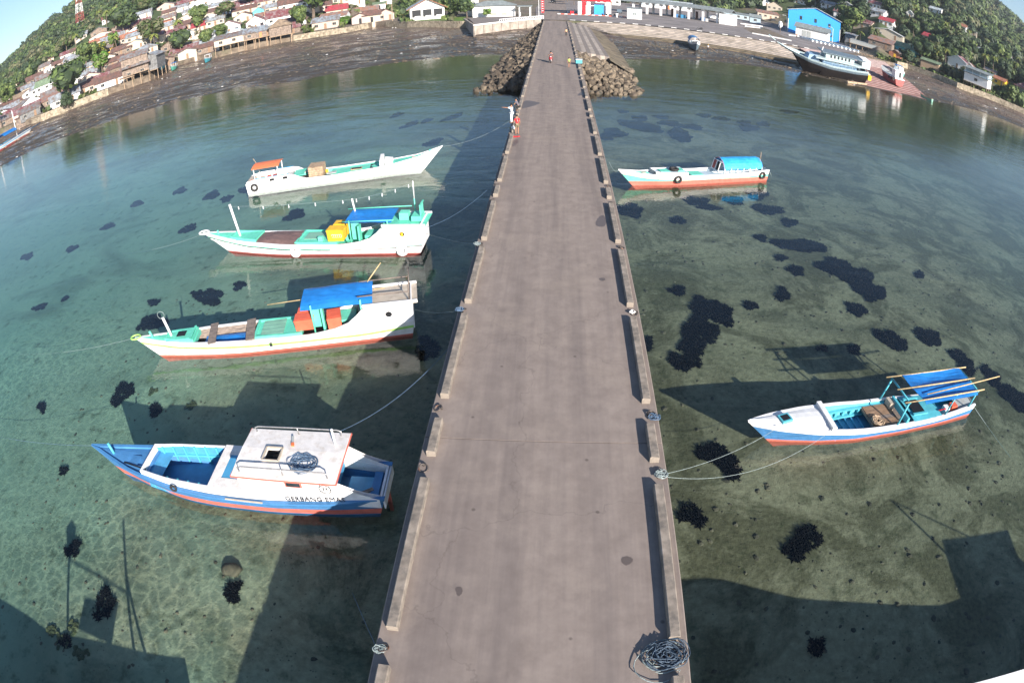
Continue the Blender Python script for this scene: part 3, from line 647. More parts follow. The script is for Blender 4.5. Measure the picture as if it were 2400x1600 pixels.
# A: blue boat with the big white cabin roof, lower left
A = Boat('fishing_boat', 'blue and salmon fishing boat with a large white cabin roof under heaped rope', (-4.95, 13.0), (-17.76, 12.45), 12.85, 1.5,
    [(0,.98),(2,.78),(5,.72),(8,.8),(10.5,1.0),(12.85,1.42)], [(0,.82),(1.5,1.02),(4,1.2),(6.5,1.22),(8.5,1.08),(10.5,.72),(12,.28),(12.85,.02)],
    [(.05, 0), (.42, 1), (10.04, 0), (0, 0)], ['blue_paint', 'salmon'], stern_rake=.45)
A.gunwale('blue_paint', .12, .05); A.inside(lambda x: .25, .1, 9.7, 'blue_paint', 'blue_paint'); A.deck(9.6, 12.8, 'blue_paint', -.06)
A.inside(lambda x: A.sh(x)-.12, 9.0, 12.5, 'sea_blue', 'sea_blue', name='side_deck')
g = MB()                                             # side decks between gunwale and white coaming
for side in (1, -1): g.grid([[(x, side*A.bm(x)*.97, A.sh(x)-.1), (x, side*A.bm(x)*.8, A.sh(x)-.1)] for x in np.linspace(.4, 9.8, 24)])
g.build('side_deck', 'blue_paint', A.t)
zt = lambda x: 1.12 if x > 2.6 else .86+(x-0)*.1
A.trunk(0.15, 9.75, lambda x: .87, lambda x: A.sh(x)-.12, lambda x: 1.12+.03*max(0, x-8) if x > 2.2 else .95+.17*(x/2.2), 'hull_white', .08, 'white_coaming', 24)
for side in (1, -1):                                  # ribs inside the open hold
    for k, x in enumerate(np.linspace(6.9, 9.4, 6)):
        A.box('rib', 'cyan_paint', (x, side*(A.bm(x)*.87-.12), .68), (.07, .07, .86))
    g = MB(); g.grid([[(x, side*(A.bm(x)*.87-.085), .25), (x, side*(A.bm(x)*.87-.085), 1.08)] for x in np.linspace(6.5, 9.7, 8)]); g.build('hold_lining', 'sea_blue', A.t)
    g = MB(); g.grid([[(x, side*(A.bm(x)*.87-.085), .7), (x, side*(A.bm(x)*.87-.17), .7), (x, side*(A.bm(x)*.87-.17), .64)] for x in np.linspace(6.6, 9.6, 8)]); g.build('stringer', 'cyan_paint', A.t)
g = MB(); w0, w1 = A.bm(6.45)*.87, A.bm(4.85)*.87
for x0, x1, y0, y1 in ((4.7,5.05,-1,1),(6.05,6.45,-1,1),(5.05,6.05,-1,-.55),(5.05,6.05,.55,1)): g.box(((x0+x1)/2, (y0+y1)/2*w0, 1.14), (x1-x0, (y1-y0)*w0, .06))
g.build('foredeck_panel', 'roof_white', A.t); A.box('hatch_cover', 'sea_blue', (5.55, 0, 1.13), (.98, 1.16, .05)); A.box('hold_bulkhead', 'blue_paint', (6.45, 0, .68), (.06, 2*w0-.1, .86))
A.roof('cabin_roof', 'roof_white', 1.35, 5.1, 1.15, 1.95, .07, .07, 'salmon', hole=(3.55, 4.1, -.15, .4))
o = A.box('roof_hatch_frame', 'cream', (4.13, .12, 2.07), (.05, .62, .1)); 
for c_, d_ in (((3.52, .12, 2.07), (.05, .62, .1)), ((3.82, .43, 2.07), (.62, .05, .1)), ((3.82, -.18, 2.07), (.62, .05, .1))): A.box('frame_side', 'cream', c_, d_, parent=o)
for side in (1, -1):                                   # cabin walls with swept aft edge
    g = MB(); y = side*1.02; xs = [4.95, 2.2, 1.7, 1.3, .9, .4, .15]; zs = [1.92, 1.92, 1.8, 1.55, 1.3, 1.1, 1.02]
    lo = lambda x: .6
    g.grid([[(x, side*max(A.bm(x)*.87, .86)+side*.012, .62), (x, side*(max(A.bm(x)*.87, .86) if z < 1.7 else A.bm(x)*.86)+side*.012, z)] for x, z in zip(xs, zs)]); g.grid([[(x, side*(A.bm(x)*.86-.05), .62), (x, side*(A.bm(x)*.86-.05), z)] for x, z in zip(xs, zs)])
    wl_ = g.build('cabin_wall', 'hull_white', A.t)
    for xw in (2.95,):
        w_ = A.box('cabin_window', 'window', (xw, side*(A.bm(xw)*.87+.01), 1.62), (.5, .03, .2), parent=wl_); A.box('window_frame', 'salmon', (xw, side*(A.bm(xw)*.87+.004), 1.62), (.6, .03, .28), parent=wl_)
A.box('cabin_front', 'hull_white', (4.95, 0, 1.53), (.05, 2*A.bm(4.95)*.86, .8)); A.box('cabin_back', 'sea_blue', (1.75, 0, 1.3), (.04, 1.7, 1.1)); A.box('engine_box', 'sea_blue', (1.0, 0, .5), (.8, .7, .5)); A.box('tiller_bench', 'blue_paint', (.45, .1, .75), (.28, 1.4, .06)); A.box('floor_plank', 'wood_grey', (.9, .45, .78), (.9, .14, .05), rz=.6); A.box('transom_board', 'hull_white', (.05, 0, .74), (.05, 1.6, .42)); A.box('rudder', 'salmon', (.12, .0, -.05), (.12, .1, .9))
for side in (1, -1):
    y = side*.98; r_ = A.tube('roof_rail', 'steel', [(1.65, y, 2.02), (1.62, y, 2.2), (1.75, y, 2.26), (3.2, y, 2.28), (4.7, y, 2.26), (4.85, y, 2.2), (4.82, y, 2.02)], .025)
    for x in (3.2,): A.tube('rail_post', 'steel', [(x, y, 2.0), (x, y, 2.28)], .022, parent=r_)
A.tube('roof_mast', 'hull_white', [(1.7, -.45, 2.0), (1.72, -.5, 2.75)], .04); A.tube('bow_post', 'cyan_paint', [(11.6, .05, 1.1), (11.75, -.02, 1.65)], .06); A.box('bow_hatch', 'blue_paint', (10.6, .1, 1.0), (.7, .5, .05)); A.box('dark_slot', 'dark', (10.3, .42, 1.05), (1.3, .06, .03), rz=-.16)
tyre_a = A.tube('small_fender', 'rubber', [(8.05+math.cos(a)*.12, A.bm(8)*.98+.05, .9+math.sin(a)*.12) for a in np.linspace(0, 6.28, 13)[:-1]], .05, 6, True)
A.box('side_board', 'cream', (5.0, A.bm(5)+.03, .82), (1.5, .05, .03))
rt = coil('rope_heap', 'rope_blue', (0, 0, 0), .42, 11, .013, .12, 3); rt.location = A.t.matrix_basis @ Vector((2.6, .45, 2.03)); rt.rotation_euler = A.t.rotation_euler; tag(rt, 'tangled blue rope heaped on the white cabin roof of the blue boat', 'rope')
text('GERBANG EMAS', .29, (2.35, A.bm(2.35)*.87+.06, .96), (R(90), 0, R(184.2)), 'black', A.t, .004, 'boat_name', 1.0); text('24', .2, (1.85, A.bm(1.85)*.87+.09, 1.5), (R(90), 0, R(180)), 'black', A.t, .004, 'boat_number')
A.tube('number_ring', 'black', [(1.85+math.cos(a)*.2, A.bm(1.85)*.87+.09, 1.5+math.sin(a)*.19) for a in np.linspace(0, 6.28, 17)[:-1]], .014, 4, True)
b_ = MB(); b_.box((0, 0, .04), (.34, .07, .06), 0); b_.box((-.24, 0, .04), (.16, .1, .08), 0, 1); o = b_.build('paint_brush', ['grey_deck', 'orange']); o.location = A.t.matrix_basis @ Vector((3.3, -.62, 2.02)); o.rotation_euler = (0, 0, 1.9); tag(o, 'small orange tipped brush lying on the white cabin roof', 'brush')

def crate(boat, name, label, m, c, d, rz=0, lid=True, group=None, hand=True):
    t = thing(name, label, 'crate', boat.t.matrix_basis @ Vector(c), boat.t.rotation_euler.z+rz, group)
    g = MB(); g.box((0, 0, d[2]*.42), (d[0], d[1], d[2]*.84), taper=1.04); g.build('body', m, t); g = MB(); g.box((0, 0, d[2]*.92), (d[0]*1.08, d[1]*1.08, d[2]*.16)); g.box((0, 0, d[2]*1.0), (d[0]*.8, d[1]*.8, .02)); g.build('lid', m, t)
    return t

# B: white boat with lime stripe
def castle(boat, x1, z, m, mdeck, out=.02, lip='hull_white', hole=True):
    """raised stern: sides sweeping up to a deck"""
    for side in (1, -1):
        g = MB(); xs = [0, x1*.45, x1*.75, x1*.88, x1*.98, x1*1.15, x1*1.4, x1*1.75, x1*2.1]; zs = [z, z, z, z-.12, z-.38, z-.72, z-.93, z-1.05, z-1.12]
        zs = [max(q, boat.sh(x)+.01) for q, x in zip(zs, xs)]
        yy = lambda x: boat.pt(x, boat.sh(x), side)[1]
        g.grid([[(x, yy(x), boat.sh(x)-.02), (x, yy(x)+side*out, q)] for x, q in zip(xs, zs)]); g.grid([[(x, yy(x)+side*out, q), (x, yy(x)-side*.05, q)] for x, q in zip(xs, zs)]); g.grid([[(x, yy(x)-side*.05, boat.sh(x)-.3), (x, yy(x)-side*.05, q)] for x, q in zip(xs, zs)])
        sd = g.build('castle_side', m, boat.t)
        if hole and side > 0:
            xh = x1*.42; g = MB(); g.torus((xh, yy(xh)+.03, z-.5), .17, .03, 16, 6, 1, axis=(0, 1, 0)); g.cyl((xh, yy(xh)-.02, z-.5), (xh, yy(xh)+.035, z-.5), .16, n=16); g.build('porthole', ['dark', m], sd)
    w_ = boat.bm(.3)+out; g = MB(); g.box((x1*.42-.1, 0, z-.03), (x1*.84+.3, 2*w_+.08, .07)); g.build('castle_deck', mdeck, boat.t)
    for side in (1, -1): boat.box('deck_lip', lip, (x1*.42-.1, side*(w_+.02), z+.04), (x1*.84+.3, .08, .12))
    boat.box('castle_back', m, (.02, 0, (z+.4)/2+.1), (.05, 2*w_-.1, z-.4)); boat.box('castle_front', 'sea_blue' if False else mdeck, (x1*.8, 0, (z+.3)/2), (.04, 2*w_-.1, z-.35))
B = Boat('fishing_boat', 'white fishing boat with a lime green stripe, red crates and a blue awning', (-6.2, 23.5), (-20.45, 20.2), 14.6, 1.55,
    [(0,.85),(2.5,.72),(6,.74),(9,.82),(12,.95),(14.6,1.25)], [(0,.8),(2,.88),(5,.92),(8,.9),(10.5,.76),(12.5,.48),(14,.16),(14.6,.02)],
    [(.12, 0), (.3, 1), (10.0, 1)], ['salmon', 'hull_white'], stern_rake=.2)
B.stripe('lime', 10.34, 10.22, off=.035); B.gunwale('hull_white', .1, .06); B.inside(.15, .2, 14.1, 'wood_grey', 'wood_grey'); B.deck(10.9, 14.5, 'turquoise', .02); B.tube('bow_ring', 'lime', [(14.55+math.cos(a)*.3, math.sin(a)*.22, 1.32) for a in np.linspace(0, 6.28, 17)[:-1]], .045, 6, True)
B.trunk(11.0, 12.6, .8, lambda x: B.sh(x), lambda x: B.sh(x)+.2, 'turquoise', .1, 'bow_coaming'); B.box('bow_hatch', 'turquoise', (11.8, 0, 1.13), (1.5, .95, .05)); B.box('hatch_opening', 'dark', (11.75, 0, 1.17), (.5, .42, .03))
B.box('hatch_rim', 'turquoise', (11.1, 0, 1.12), (.1, 1.2, .12))
B.tube('mast', 'white', [(12.35, 0, 1.0), (12.55, -.02, 2.2)], .075); B.tube('mast_ring', 'rope_pale', [(12.6+math.cos(a)*.2, 0, 2.35+math.sin(a)*.2) for a in np.linspace(0, 6.28, 17)[:-1]], .015, 4, True); B.tube('bow_post', 'turquoise', [(13.5, 0, 1.1), (13.6, 0, 1.55)], .07)
B.trunk(5.3, 7.6, .86, lambda x: B.sh(x)-.05, lambda x: B.sh(x)+.16, 'turquoise', .12, 'hatch_coaming'); B.box('hatch_platform', 'turquoise', (6.4, 0, .84), (2.3, 1.45, .05))
for k in range(4): B.box('hatch_board', 'cyan_paint' if False else 'green_wall', (6.75, -.48+k*.32, .89), (1.15, .29, .04))
B.box('walkway_plank', 'wood_grey', (10.0, 0, .96), (.42, 1.85, .05), rz=.16); B.box('walkway_plank', 'wood_grey', (7.95, 0, .92), (.46, 1.9, .05), rz=.16)
g = sag_sheet([(10.6, -.5, .55), (7.9, -.5, .5), (7.9, .3, .45), (10.6, .3, .5)], -.12, seed=4); tag(g.build('folded_tarp', 'tarp_blue'), 'crumpled blue tarpaulin lying in the open hold of the lime striped boat', 'tarpaulin').location = (0, 0, 0)
ft = bpy.data.objects['folded_tarp']; ft.matrix_world = B.t.matrix_basis.copy()
castle(B, 2.6, 1.9, 'hull_white', 'cream')
for side in (1, -1):
    r_ = B.tube('stern_rail', 'wood_grey', [(.1, side*.7, 1.95), (.1, side*.7, 2.35), (1.3, side*.7, 2.35), (2.4, side*.7, 2.35)], .03)
B.tube('stern_rail', 'wood_grey', [(.1, -.7, 2.35), (.1, .7, 2.35)], .03); B.tube('stern_frame', 'wood_grey', [(.12, .72, 1.9), (.05, .72, 2.8), (.05, -.72, 2.8), (.12, -.72, 1.9)], .025)
tarp = sag_sheet([(5.05, -.85, 2.35), (1.75, -.85, 2.38), (1.75, .75, 2.12), (5.1, .75, 2.12)], -.08, droop=.7, seed=2); tarp.build('awning', 'tarp_blue', B.t)
for x in (2.3, 4.6):
    for side in (1, -1): B.tube('awning_post', 'turquoise', [(x, side*.72, .6), (x, side*.72, 2.2)], .045)
B.box('cabin_post', 'turquoise', (4.45, .15, 1.4), (.45, .1, 1.3)); B.box('cabin_post', 'turquoise', (4.15, .45, 1.35), (.1, .35, 1.2)); B.box('engine_bench', 'turquoise', (3.2, -.2, .75), (1.0, .9, .5))
B.tube('bamboo_pole', 'bamboo', [(6.9, -.3, 1.95), (5.0, -.3, 2.0), (1.2, -.3, 2.1)], .025); B.tube('bamboo_pole', 'bamboo', [(2.0, -.6, 2.35), (1.3, -1.0, 3.05)], .03); B.box('cargo_hole', 'dark', (8.35-1.5, B.bm(6.8)*.93, .5), (.14, .08, .2))
crate(B, 'crate', 'nearer red plastic crate beside the cabin post on the lime striped boat', 'orange_red', (5.1, .28, .88), (.85, .62, .55)); crate(B, 'crate', 'farther red plastic crate under the awning edge of the lime striped boat', 'orange_red', (5.05, -.42, .88), (.8, .55, .55)); crate(B, 'crate', 'red roped box aft of the cabin post on the lime striped boat', 'orange_red', (3.65, .42, .7), (.6, .8, .8), rz=.1)

# C: white and turquoise boat with yellow crates and light string
Cb = Boat('fishing_boat', 'turquoise and white boat with brown hold cover and yellow crates', (-7.25, 31.85), (-22.75, 32.2), 15.5, 2.3,
    [(0,.95),(2.5,.78),(6,.72),(9,.8),(12,1.0),(15.5,1.45)], [(0,.9),(2,1.0),(5,1.08),(9,1.05),(12,.8),(14,.42),(15.1,.12),(15.5,.02)],
    [(.1, 0), (.3, 1), (10.0, 1)], ['oxide', 'hull_white'], stern_rake=.3)
Cb.stripe('black', 10.36, 10.3, off=.02); Cb.stripe('hull_white', 10.5, 10.4, off=.06); Cb.stripe('turquoise', 10.28, 10.24, off=.025); Cb.gunwale('hull_white', .1, .06); Cb.inside(.2, .2, 15, 'turquoise', 'turquoise'); Cb.deck(11.8, 15.4, 'turquoise', .02)
Cb.tube('bow_ring', 'hull_white', [(15.4+math.cos(a)*.38, math.sin(a)*.3, 1.5) for a in np.linspace(0, 6.28, 17)[:-1]], .06, 6, True)
Cb.trunk(11.0, 12.9, .8, lambda x: Cb.sh(x)-.05, lambda x: Cb.sh(x)+.2, 'turquoise', .1, 'bow_coaming'); Cb.box('bow_hatch', 'turquoise', (11.9, 0, 1.1), (1.7, 1.3, .05))
g = sag_sheet([(11.2, -.86, 1.0), (8.0, -.98, .95), (7.9, .98, .93), (11.2, .86, .98)], -.12, n=12, droop=.5, seed=6); g.build('hold_cover', 'tarp_brown', Cb.t)
Cb.trunk(5.3, 8.0, .88, lambda x: Cb.sh(x)-.05, lambda x: Cb.sh(x)+.18, 'turquoise', .12, 'hatch_coaming'); Cb.box('hatch_platform', 'turquoise', (6.6, 0, .86), (2.7, 1.7, .05)); Cb.box('hatch_slat', 'green_wall', (7.0, -.1, .9), (1.3, 1.0, .03)); 
castle(Cb, 2.7, 1.9, 'hull_white', 'turquoise'); Cb.box('porthole_lamp', 'yellow', (1.13, .99, 1.4), (.14, .06, .2))
Cb.tube('mast', 'white', [(12.5, 0, 1.1), (12.85, -.02, 3.35)], .09); Cb.tube('mast', 'white', [(4.35, -.55, 2.0), (4.5, -.6, 3.05)], .06); Cb.tube('mast', 'turquoise', [(.7, -.75, 1.9), (.7, -.75, 2.9)], .04); Cb.tube('mast', 'white', [(.7, -.75, 2.9), (.7, -.75, 4.0)], .035); Cb.tube('bow_post', 'turquoise', [(14.2, 0, 1.2), (14.25, 0, 1.6)], .07)
sag_sheet([(4.55, -.85, 2.3), (1.7, -.85, 2.34), (1.75, .8, 2.15), (4.6, .8, 2.15)], .06, droop=.4, seed=8).build('awning', 'tarp_blue', Cb.t)
for x in (2.0, 4.35):
    for side in (1, -1): Cb.tube('awning_post', 'turquoise', [(x, side*.78, .6), (x, side*.78, 2.2)], .045)
Cb.tube('awning_pole', 'turquoise', [(4.9, -.8, 2.3), (.9, -.8, 2.42)], .035); Cb.tube('awning_pole', 'turquoise', [(4.75, .8, 2.15), (1.6, .8, 2.2)], .03)
Cb.box('cabin_post', 'turquoise', (4.2, .2, 1.35), (.5, .1, 1.2)); Cb.box('cabin_post', 'turquoise', (3.85, .5, 1.25), (.1, .4, 1.1)); Cb.box('engine_box', 'turquoise', (3.0, .1, .85), (1.1, .9, .6)); Cb.box('green_can', 'mint', (6.35, .68, 1.02), (.3, .22, .35))
Cb.box('stern_box', 'mint', (1.15, -.05, 2.15), (.55, .5, .45)); Cb.box('stern_seat', 'turquoise', (.35, 0, 2.1), (.6, .9, .3))
for k in range(4): Cb.box('seat_back_slat', 'turquoise', (.12, -.3+k*.2, 2.55), (.06, .1, .75))
Cb.box('seat_back_rail', 'turquoise', (.1, 0, 2.9), (.08, .85, .08))
for x in (8.05, 1.15): tyre(Cb, x, .35, 1, 'hull_white', .27, .1)
crate(Cb, 'crate', 'nearer yellow crate with white scrawl on the turquoise boat', 'yellow', (5.35, .42, .9), (1.0, .7, .72)); crate(Cb, 'crate', 'farther yellow crate by the awning of the turquoise boat', 'yellow', (5.3, -.45, .9), (.85, .6, .7))
c_ = MB(); 
for k in range(5): c_.tube([(5.0+k*.13+math.cos(a)*.07-.02, .42+.38, 1.25+math.sin(a)*.1) for a in np.linspace(0, 5.2, 9)], .012, 4)
c_.build('white_scrawl', 'white', Cb.t)
lt = thing('light_string', 'string of small bulbs hung between the three masts of the turquoise boat', 'lights', tuple(Cb.t.location), Cb.t.rotation_euler.z)
def catenary(a, b, sag, n=14): a, b = Vector(a), Vector(b); return [a*(1-i/n)+b*(i/n)+Vector((0, 0, -4*sag*(i/n)*(1-i/n))) for i in range(n+1)]
for a, b in (((12.82, -.02, 3.2), (4.5, -.6, 3.0)), ((4.5, -.6, 3.0), (.7, -.75, 3.9))):
    ct = catenary(a, b, .14); g = MB(); g.tube(ct, .007, 4); g.build('wire', 'rope_pale', lt)
    for i in (1, 4, 7, 10, 13): g = MB(); p = ct[i]; g.tube([p, p-Vector((0, 0, .1)), p-Vector((0, 0, .2))], .02, 5, r2=.04); g.build('bulb', 'white', lt)

# D: long white boat with an orange canopy
D = Boat('long_boat', 'long slim white boat with turquoise deck, wooden crate and orange stern canopy', (-25.0, 43.7), (-8.9, 47.15), 16.5, 1.9,
    [(0,.95),(3,.75),(8,.68),(12,.85),(14.5,1.2),(16.5,1.85)], [(0,1.0),(2,1.1),(7,1.15),(11,1.0),(13.5,.62),(15.5,.2),(16.5,.03)],
    [(.14, 0), (10.0, 1)], ['hull_white', 'hull_white'])
D.stripe('grey_deck', 10.5, 10.48, off=.02); D.gunwale('hull_white', .1, .05); D.inside(.3, .1, 16, 'turquoise', 'grey_deck'); D.deck(11.6, 16.3, 'turquoise', -.05); D.deck(7.3, 11.4, 'turquoise', -.1); D.box('bow_hatch', 'cream', (14.2, 0, 1.12), (.4, .3, .1)); D.box('bow_post', 'turquoise', (15.5, 0, 1.5), (.15, .15, .3))
D.box('hatch_rim', 'wood_pale', (9.4, -.05, .68), (.95, .5, .1)); D.box('hatch_opening', 'dark', (9.4, -.05, .71), (.8, .36, .06)); D.box('hold_opening', 'dark', (11.0, 0, .72), (.9, 1.2, .04)); D.box('splash_board', 'hull_white', (11.55, -.1, 1.05), (.3, 2.0, .75)); D.box('splash_board', 'hull_white', (12.1, -.55, 1.0), (.7, .1, .4), rz=.5); D.box('splash_board', 'hull_white', (12.1, .5, 1.0), (.7, .1, .4), rz=-.5)
for side in (-1, 1):
    g = MB(); xs = [.1, 1.0, 3.9, 4.3, 4.8, 5.4]; zs = [1.15, 1.3, 1.3, 1.22, .95, .74]
    g.grid([[(x, side*(D.bm(x)+.02), D.sh(x)-.02), (x, side*(D.bm(x)-.04), z), (x, side*(D.bm(x)-.12), z), (x, side*(D.bm(x)-.12), .3)] for x, z in zip(xs, zs)]); cw_ = g.build('cabin_side', 'hull_white', D.t)
    for x in (2.4, 3.55): D.box('side_window', 'dark', (x, side*(D.bm(x)+.0), 1.08), (.38, .06, .2), parent=cw_)
    D.box('blue_trim', 'sea_blue', (2.4, side*(D.bm(2)-.08), 1.33), (2.9, .1, .05))
D.roof('canopy', 'tarp_orange', .7, 3.1, .95, 2.15, .05, .12)
for x in (.85, 2.95):
    for side in (1, -1): D.tube('canopy_post', 'hull_white', [(x, side*.85, .9), (x, side*.85, 2.12)], .045)
D.box('rear_deck_locker', 'cream', (.35, 0, .95), (.5, 1.4, .35)); D.tube('flag_staff', 'wood_pale', [(.75, .7, 2.2), (.5, .75, 2.65)], .025); D.box('seat', 'grey_deck', (3.7, .1, .9), (.6, 1.5, .1)); D.box('fore_panel', 'turquoise', (4.6, 0, 1.0), (.9, 1.7, .06)); D.box('cargo_mat', 'grey_deck', (7.35, -.35, .72), (.8, .5, .06)); D.box('yellow_can', 'yellow', (6.95, -.15, .85), (.2, .2, .25))
for dx, m_ in ((2.0, 'orange_red'), (2.5, 'oxide'), (1.4, 'cream')): D.box('plastic_drum', m_, (dx, -.3, 1.0), (.32, .35, .5))
D.box('orange_bag', 'orange', (.55, -.7, 1.05), (.35, .3, .25)); tyre(D, .75, .62, -1, 'rubber', .26, .1)
dk = thing('wooden_crate', 'large slatted wooden crate standing amidships on the long white boat', 'crate', D.t.matrix_basis @ Vector((6.1, .05, .45)), D.t.rotation_euler.z-.05)
for k in range(9): g = MB(); g.box((-.56+k*.14, 0, 1.0), (.125, 1.35, .035)); g.build('lid_board', 'wood_pale', dk)
for k in range(5):
    for sy in (-1, 1): g = MB(); g.box((0, sy*.66, .12+k*.19), (1.22, .03, .17)); g.build('side_board', 'wood_pale', dk)
    for sx_ in (-1, 1): g = MB(); g.box((sx_*.61, 0, .12+k*.19), (.03, 1.3, .17)); g.build('end_board', 'wood_pale', dk)
ty = MB(); ty.torus((0, 0, .1), .33, .12, 18, 8); ty = ty.build('tyre', 'rubber', None, True); ty.location = D.t.matrix_basis @ Vector((5.0, -.35, .5)); tag(ty, 'black tyre lying flat beside the wooden crate on the long white boat', 'tyre')

# E: mint and white boat with the blue tarpaulin tunnel
E = Boat('long_boat', 'mint striped white boat with a red bottom and a tunnel of blue tarpaulin', (17.75, 47.6), (4.7, 42.9), 13.85, 1.55,
    [(0,.98),(3,.8),(7,.74),(10,.85),(12,1.0),(13.85,1.35)], [(0,.72),(2,.84),(6,.9),(9,.86),(11,.64),(13,.22),(13.85,.02)],
    [(.38, 0), (10.34, 1), (10.0, 2)], ['salmon', 'mint', 'hull_white'])
E.stripe('salmon', 10.36, 10.33, off=.02); E.gunwale('hull_white', .09, .05); E.inside(.35, .1, 13.4, 'pale_blue', 'pale_blue'); E.deck(10.7, 13.7, 'pale_blue', -.12); E.box('bow_hatch', 'mint', (11.8, 0, .98), (.8, .5, .08)); E.box('hatch_opening', 'cream', (11.75, .05, 1.03), (.35, .25, .03))
E.trunk(8.2, 10.9, .82, lambda x: E.sh(x)-.1, lambda x: E.sh(x)+.24, 'hull_white', .08, 'deckhouse_side'); E.box('deckhouse_top', 'pale_blue', (9.5, 0, 1.0), (2.6, 1.35, .05)); E.box('deckhouse_front', 'pale_blue', (10.9, 0, .98), (.08, 1.0, .3)); E.box('hatch_cover', 'mint', (10.0, 0, 1.06), (.75, .7, .07)); E.box('hatch_cover', 'mint', (8.6, 0, 1.06), (.6, .7, .07)); E.box('hatch_cover', 'mint', (7.2, .1, .72), (1.1, .9, .08)); E.deck(5.2, 8.2, 'pale_blue', -.2)
g = MB(); prof = [(math.cos(a)*1.0, math.sin(a)*.9+1.05) for a in np.linspace(.12, math.pi-.12, 11)]
rnd = random.Random(5)
g.grid([[(x, p[0]*.86*(1+rnd.uniform(-.015, .015)), p[1]+rnd.uniform(-.02, .02)) for p in prof] for x in np.linspace(.9, 4.9, 12)]); g.build('tarpaulin_roof', 'tarp_sky', E.t, smooth=False)
for x in (.95, 4.86):
    g = MB(); g.tube([(x, p[0]*.84, p[1]-.02) for p in prof], .035, 5); g.build('roof_hoop', 'oxide' if x > 2 else 'wood_pale', E.t)
g = MB()
for y in (-.6, -.1, .4): g.tube([(5.2, y, .85), (4.95, y*.9, 1.75)], .035, 5)
g.tube([(5.2, -.62, .9), (5.2, .62, .9)], .035, 5); g.tube([(4.97, -.55, 1.7), (4.97, .55, 1.7)], .035, 5); g.build('windscreen_frame', 'hull_white', E.t); E.box('windscreen', 'oxide', (5.05, -.33, 1.3), (.02, .42, .7), ry=-.28); E.box('windscreen', 'window', (5.05, .2, 1.3), (.02, .42, .7), ry=-.28)
for side in (1, -1):
    for k in range(7): E.tube('side_post', 'hull_white', [(.95+k*.64, side*.82, .85), (.95+k*.64, side*.84, 1.25)], .03, 5)
for x in (9.2, .75): tyre(E, x, .55, 1, 'rubber', .25, .09)
ty = MB(); ty.torus((0, 0, .1), .3, .1, 18, 8); ty = ty.build('tyre', 'rubber', None, True); ty.location = E.t.matrix_basis @ Vector((9.1, .05, 1.05)); tag(ty, 'black tyre lying on the pale blue deckhouse of the mint striped boat', 'tyre')
E.tube('stern_pole', 'wood_pale', [(.2, -.4, .9), (.15, -.5, 2.2)], .025); E.tube('stern_line', 'rope_pale', [(-.1, 0, .9), (-.9, -.1, .35), (-1.0, -.1, .1)], .02)

# F: blue hull, white foredeck, turquoise inside
F = Boat('fishing_boat', 'blue hulled boat with white foredeck and flat blue awning on bamboo poles', (20.05, 17.85), (7.4, 16.15), 12.75, 1.5,
    [(0,.72),(3,.55),(7,.62),(10,.85),(12.75,1.12)], [(0,.62),(2,.78),(5,.9),(8,.88),(10,.72),(11.6,.4),(12.4,.15),(12.75,.02)],
    [(.12, 0), (10.26, 1), (10.0, 2)], ['salmon', 'blue_paint', 'hull_white'])
F.gunwale('hull_white', .09, .05); F.inside(.05, .1, 9.4, 'cyan_paint', 'sea_blue'); F.deck(9.1, 12.7, 'white', .03, camber=.08); F.box('deck_lip', 'white', (9.1, 0, .9), (.22, 1.62, .2))
h_ = F.box('deck_hatch', 'cyan_paint', (11.15, .05, 1.1), (.5, .42, .12), rz=.2); F.box('hatch_opening', 'dark', (11.15, .05, 1.15), (.36, .28, .04), rz=.2, parent=h_)
for side in (-1, 1):
    for k in range(9):
        x = 5.2+k*.42; q = F.pt(x, .36, side, .17); F.box('rib', 'cyan_paint', (x, q[1], .36), (.11, .14, .2))
    g = MB(); g.grid([[F.pt(x, .5, side, .05), (x, F.pt(x, .5, side, .24)[1], .5), (x, F.pt(x, .5, side, .24)[1], .44)] for x in np.linspace(4.6, 9, 8)]); g.build('stringer', 'cyan_paint', F.t)
    g = MB(); g.grid([[F.pt(x, .24, side, .05), (x, F.pt(x, .24, side, .26)[1], .24), (x, F.pt(x, .24, side, .26)[1], .17)] for x in np.linspace(4.6, 9, 8)]); g.build('stringer', 'cyan_paint', F.t)
for k in range(6): F.box('floor_rib', 'sea_blue', (6.9+k*.35, 0, .1), (.06, 1.2, .08))
for k in range(6): F.box('deck_plank', 'wood' if k != 3 else 'wood_grey', (5.95, -.55+k*.22, .5), (1.5, .2, .04))
F.box('plank_bearer', 'wood_grey', (6.7, 0, .44), (.1, 1.35, .1)); F.box('dark_well', 'wood_grey', (5.0, 0, .38), (.9, 1.5, .05)); F.box('sack', 'cream', (5.2, -.5, .6), (.28, .45, .4))
F.deck(2.6, 4.5, 'cyan_paint', 0.05); F.box('well_hatch', 'dark', (3.95, 0, .72), (.7, .8, .03)); 
for y in (-.5, .5): F.box('hatch_side', 'cyan_paint', (3.95, y, .73), (.9, .12, .07))
F.deck(.1, 1.2, 'grey_deck', -.08); F.box('drum', 'white', (2.0, .35, .5), (.3, .3, .4)); F.box('bag', 'orange_red', (1.45, .3, .6), (.4, .3, .25)); F.tube('red_handle', 'red', [(2.7, .5, .7), (2.3, .55, .78)], .03)
FZ = 1.75
for x in (5.35, .6):
    for side in (-1, 1): F.tube('awning_post', 'cyan_paint', [(x+(.25 if x > 3 else 0), side*(F.bm(x)-.05), .55), (x, side*.78, FZ)], .045)
    F.tube('awning_beam', 'cyan_paint', [(x, -.85, FZ), (x, .85, FZ)], .045)
F.box('frame_plate', 'cyan_paint', (5.0, .1, .75), (.12, 1.5, .3)); F.tube('awning_post', 'cyan_paint', [(2.4, .75, .6), (2.2, .8, FZ)], .035)
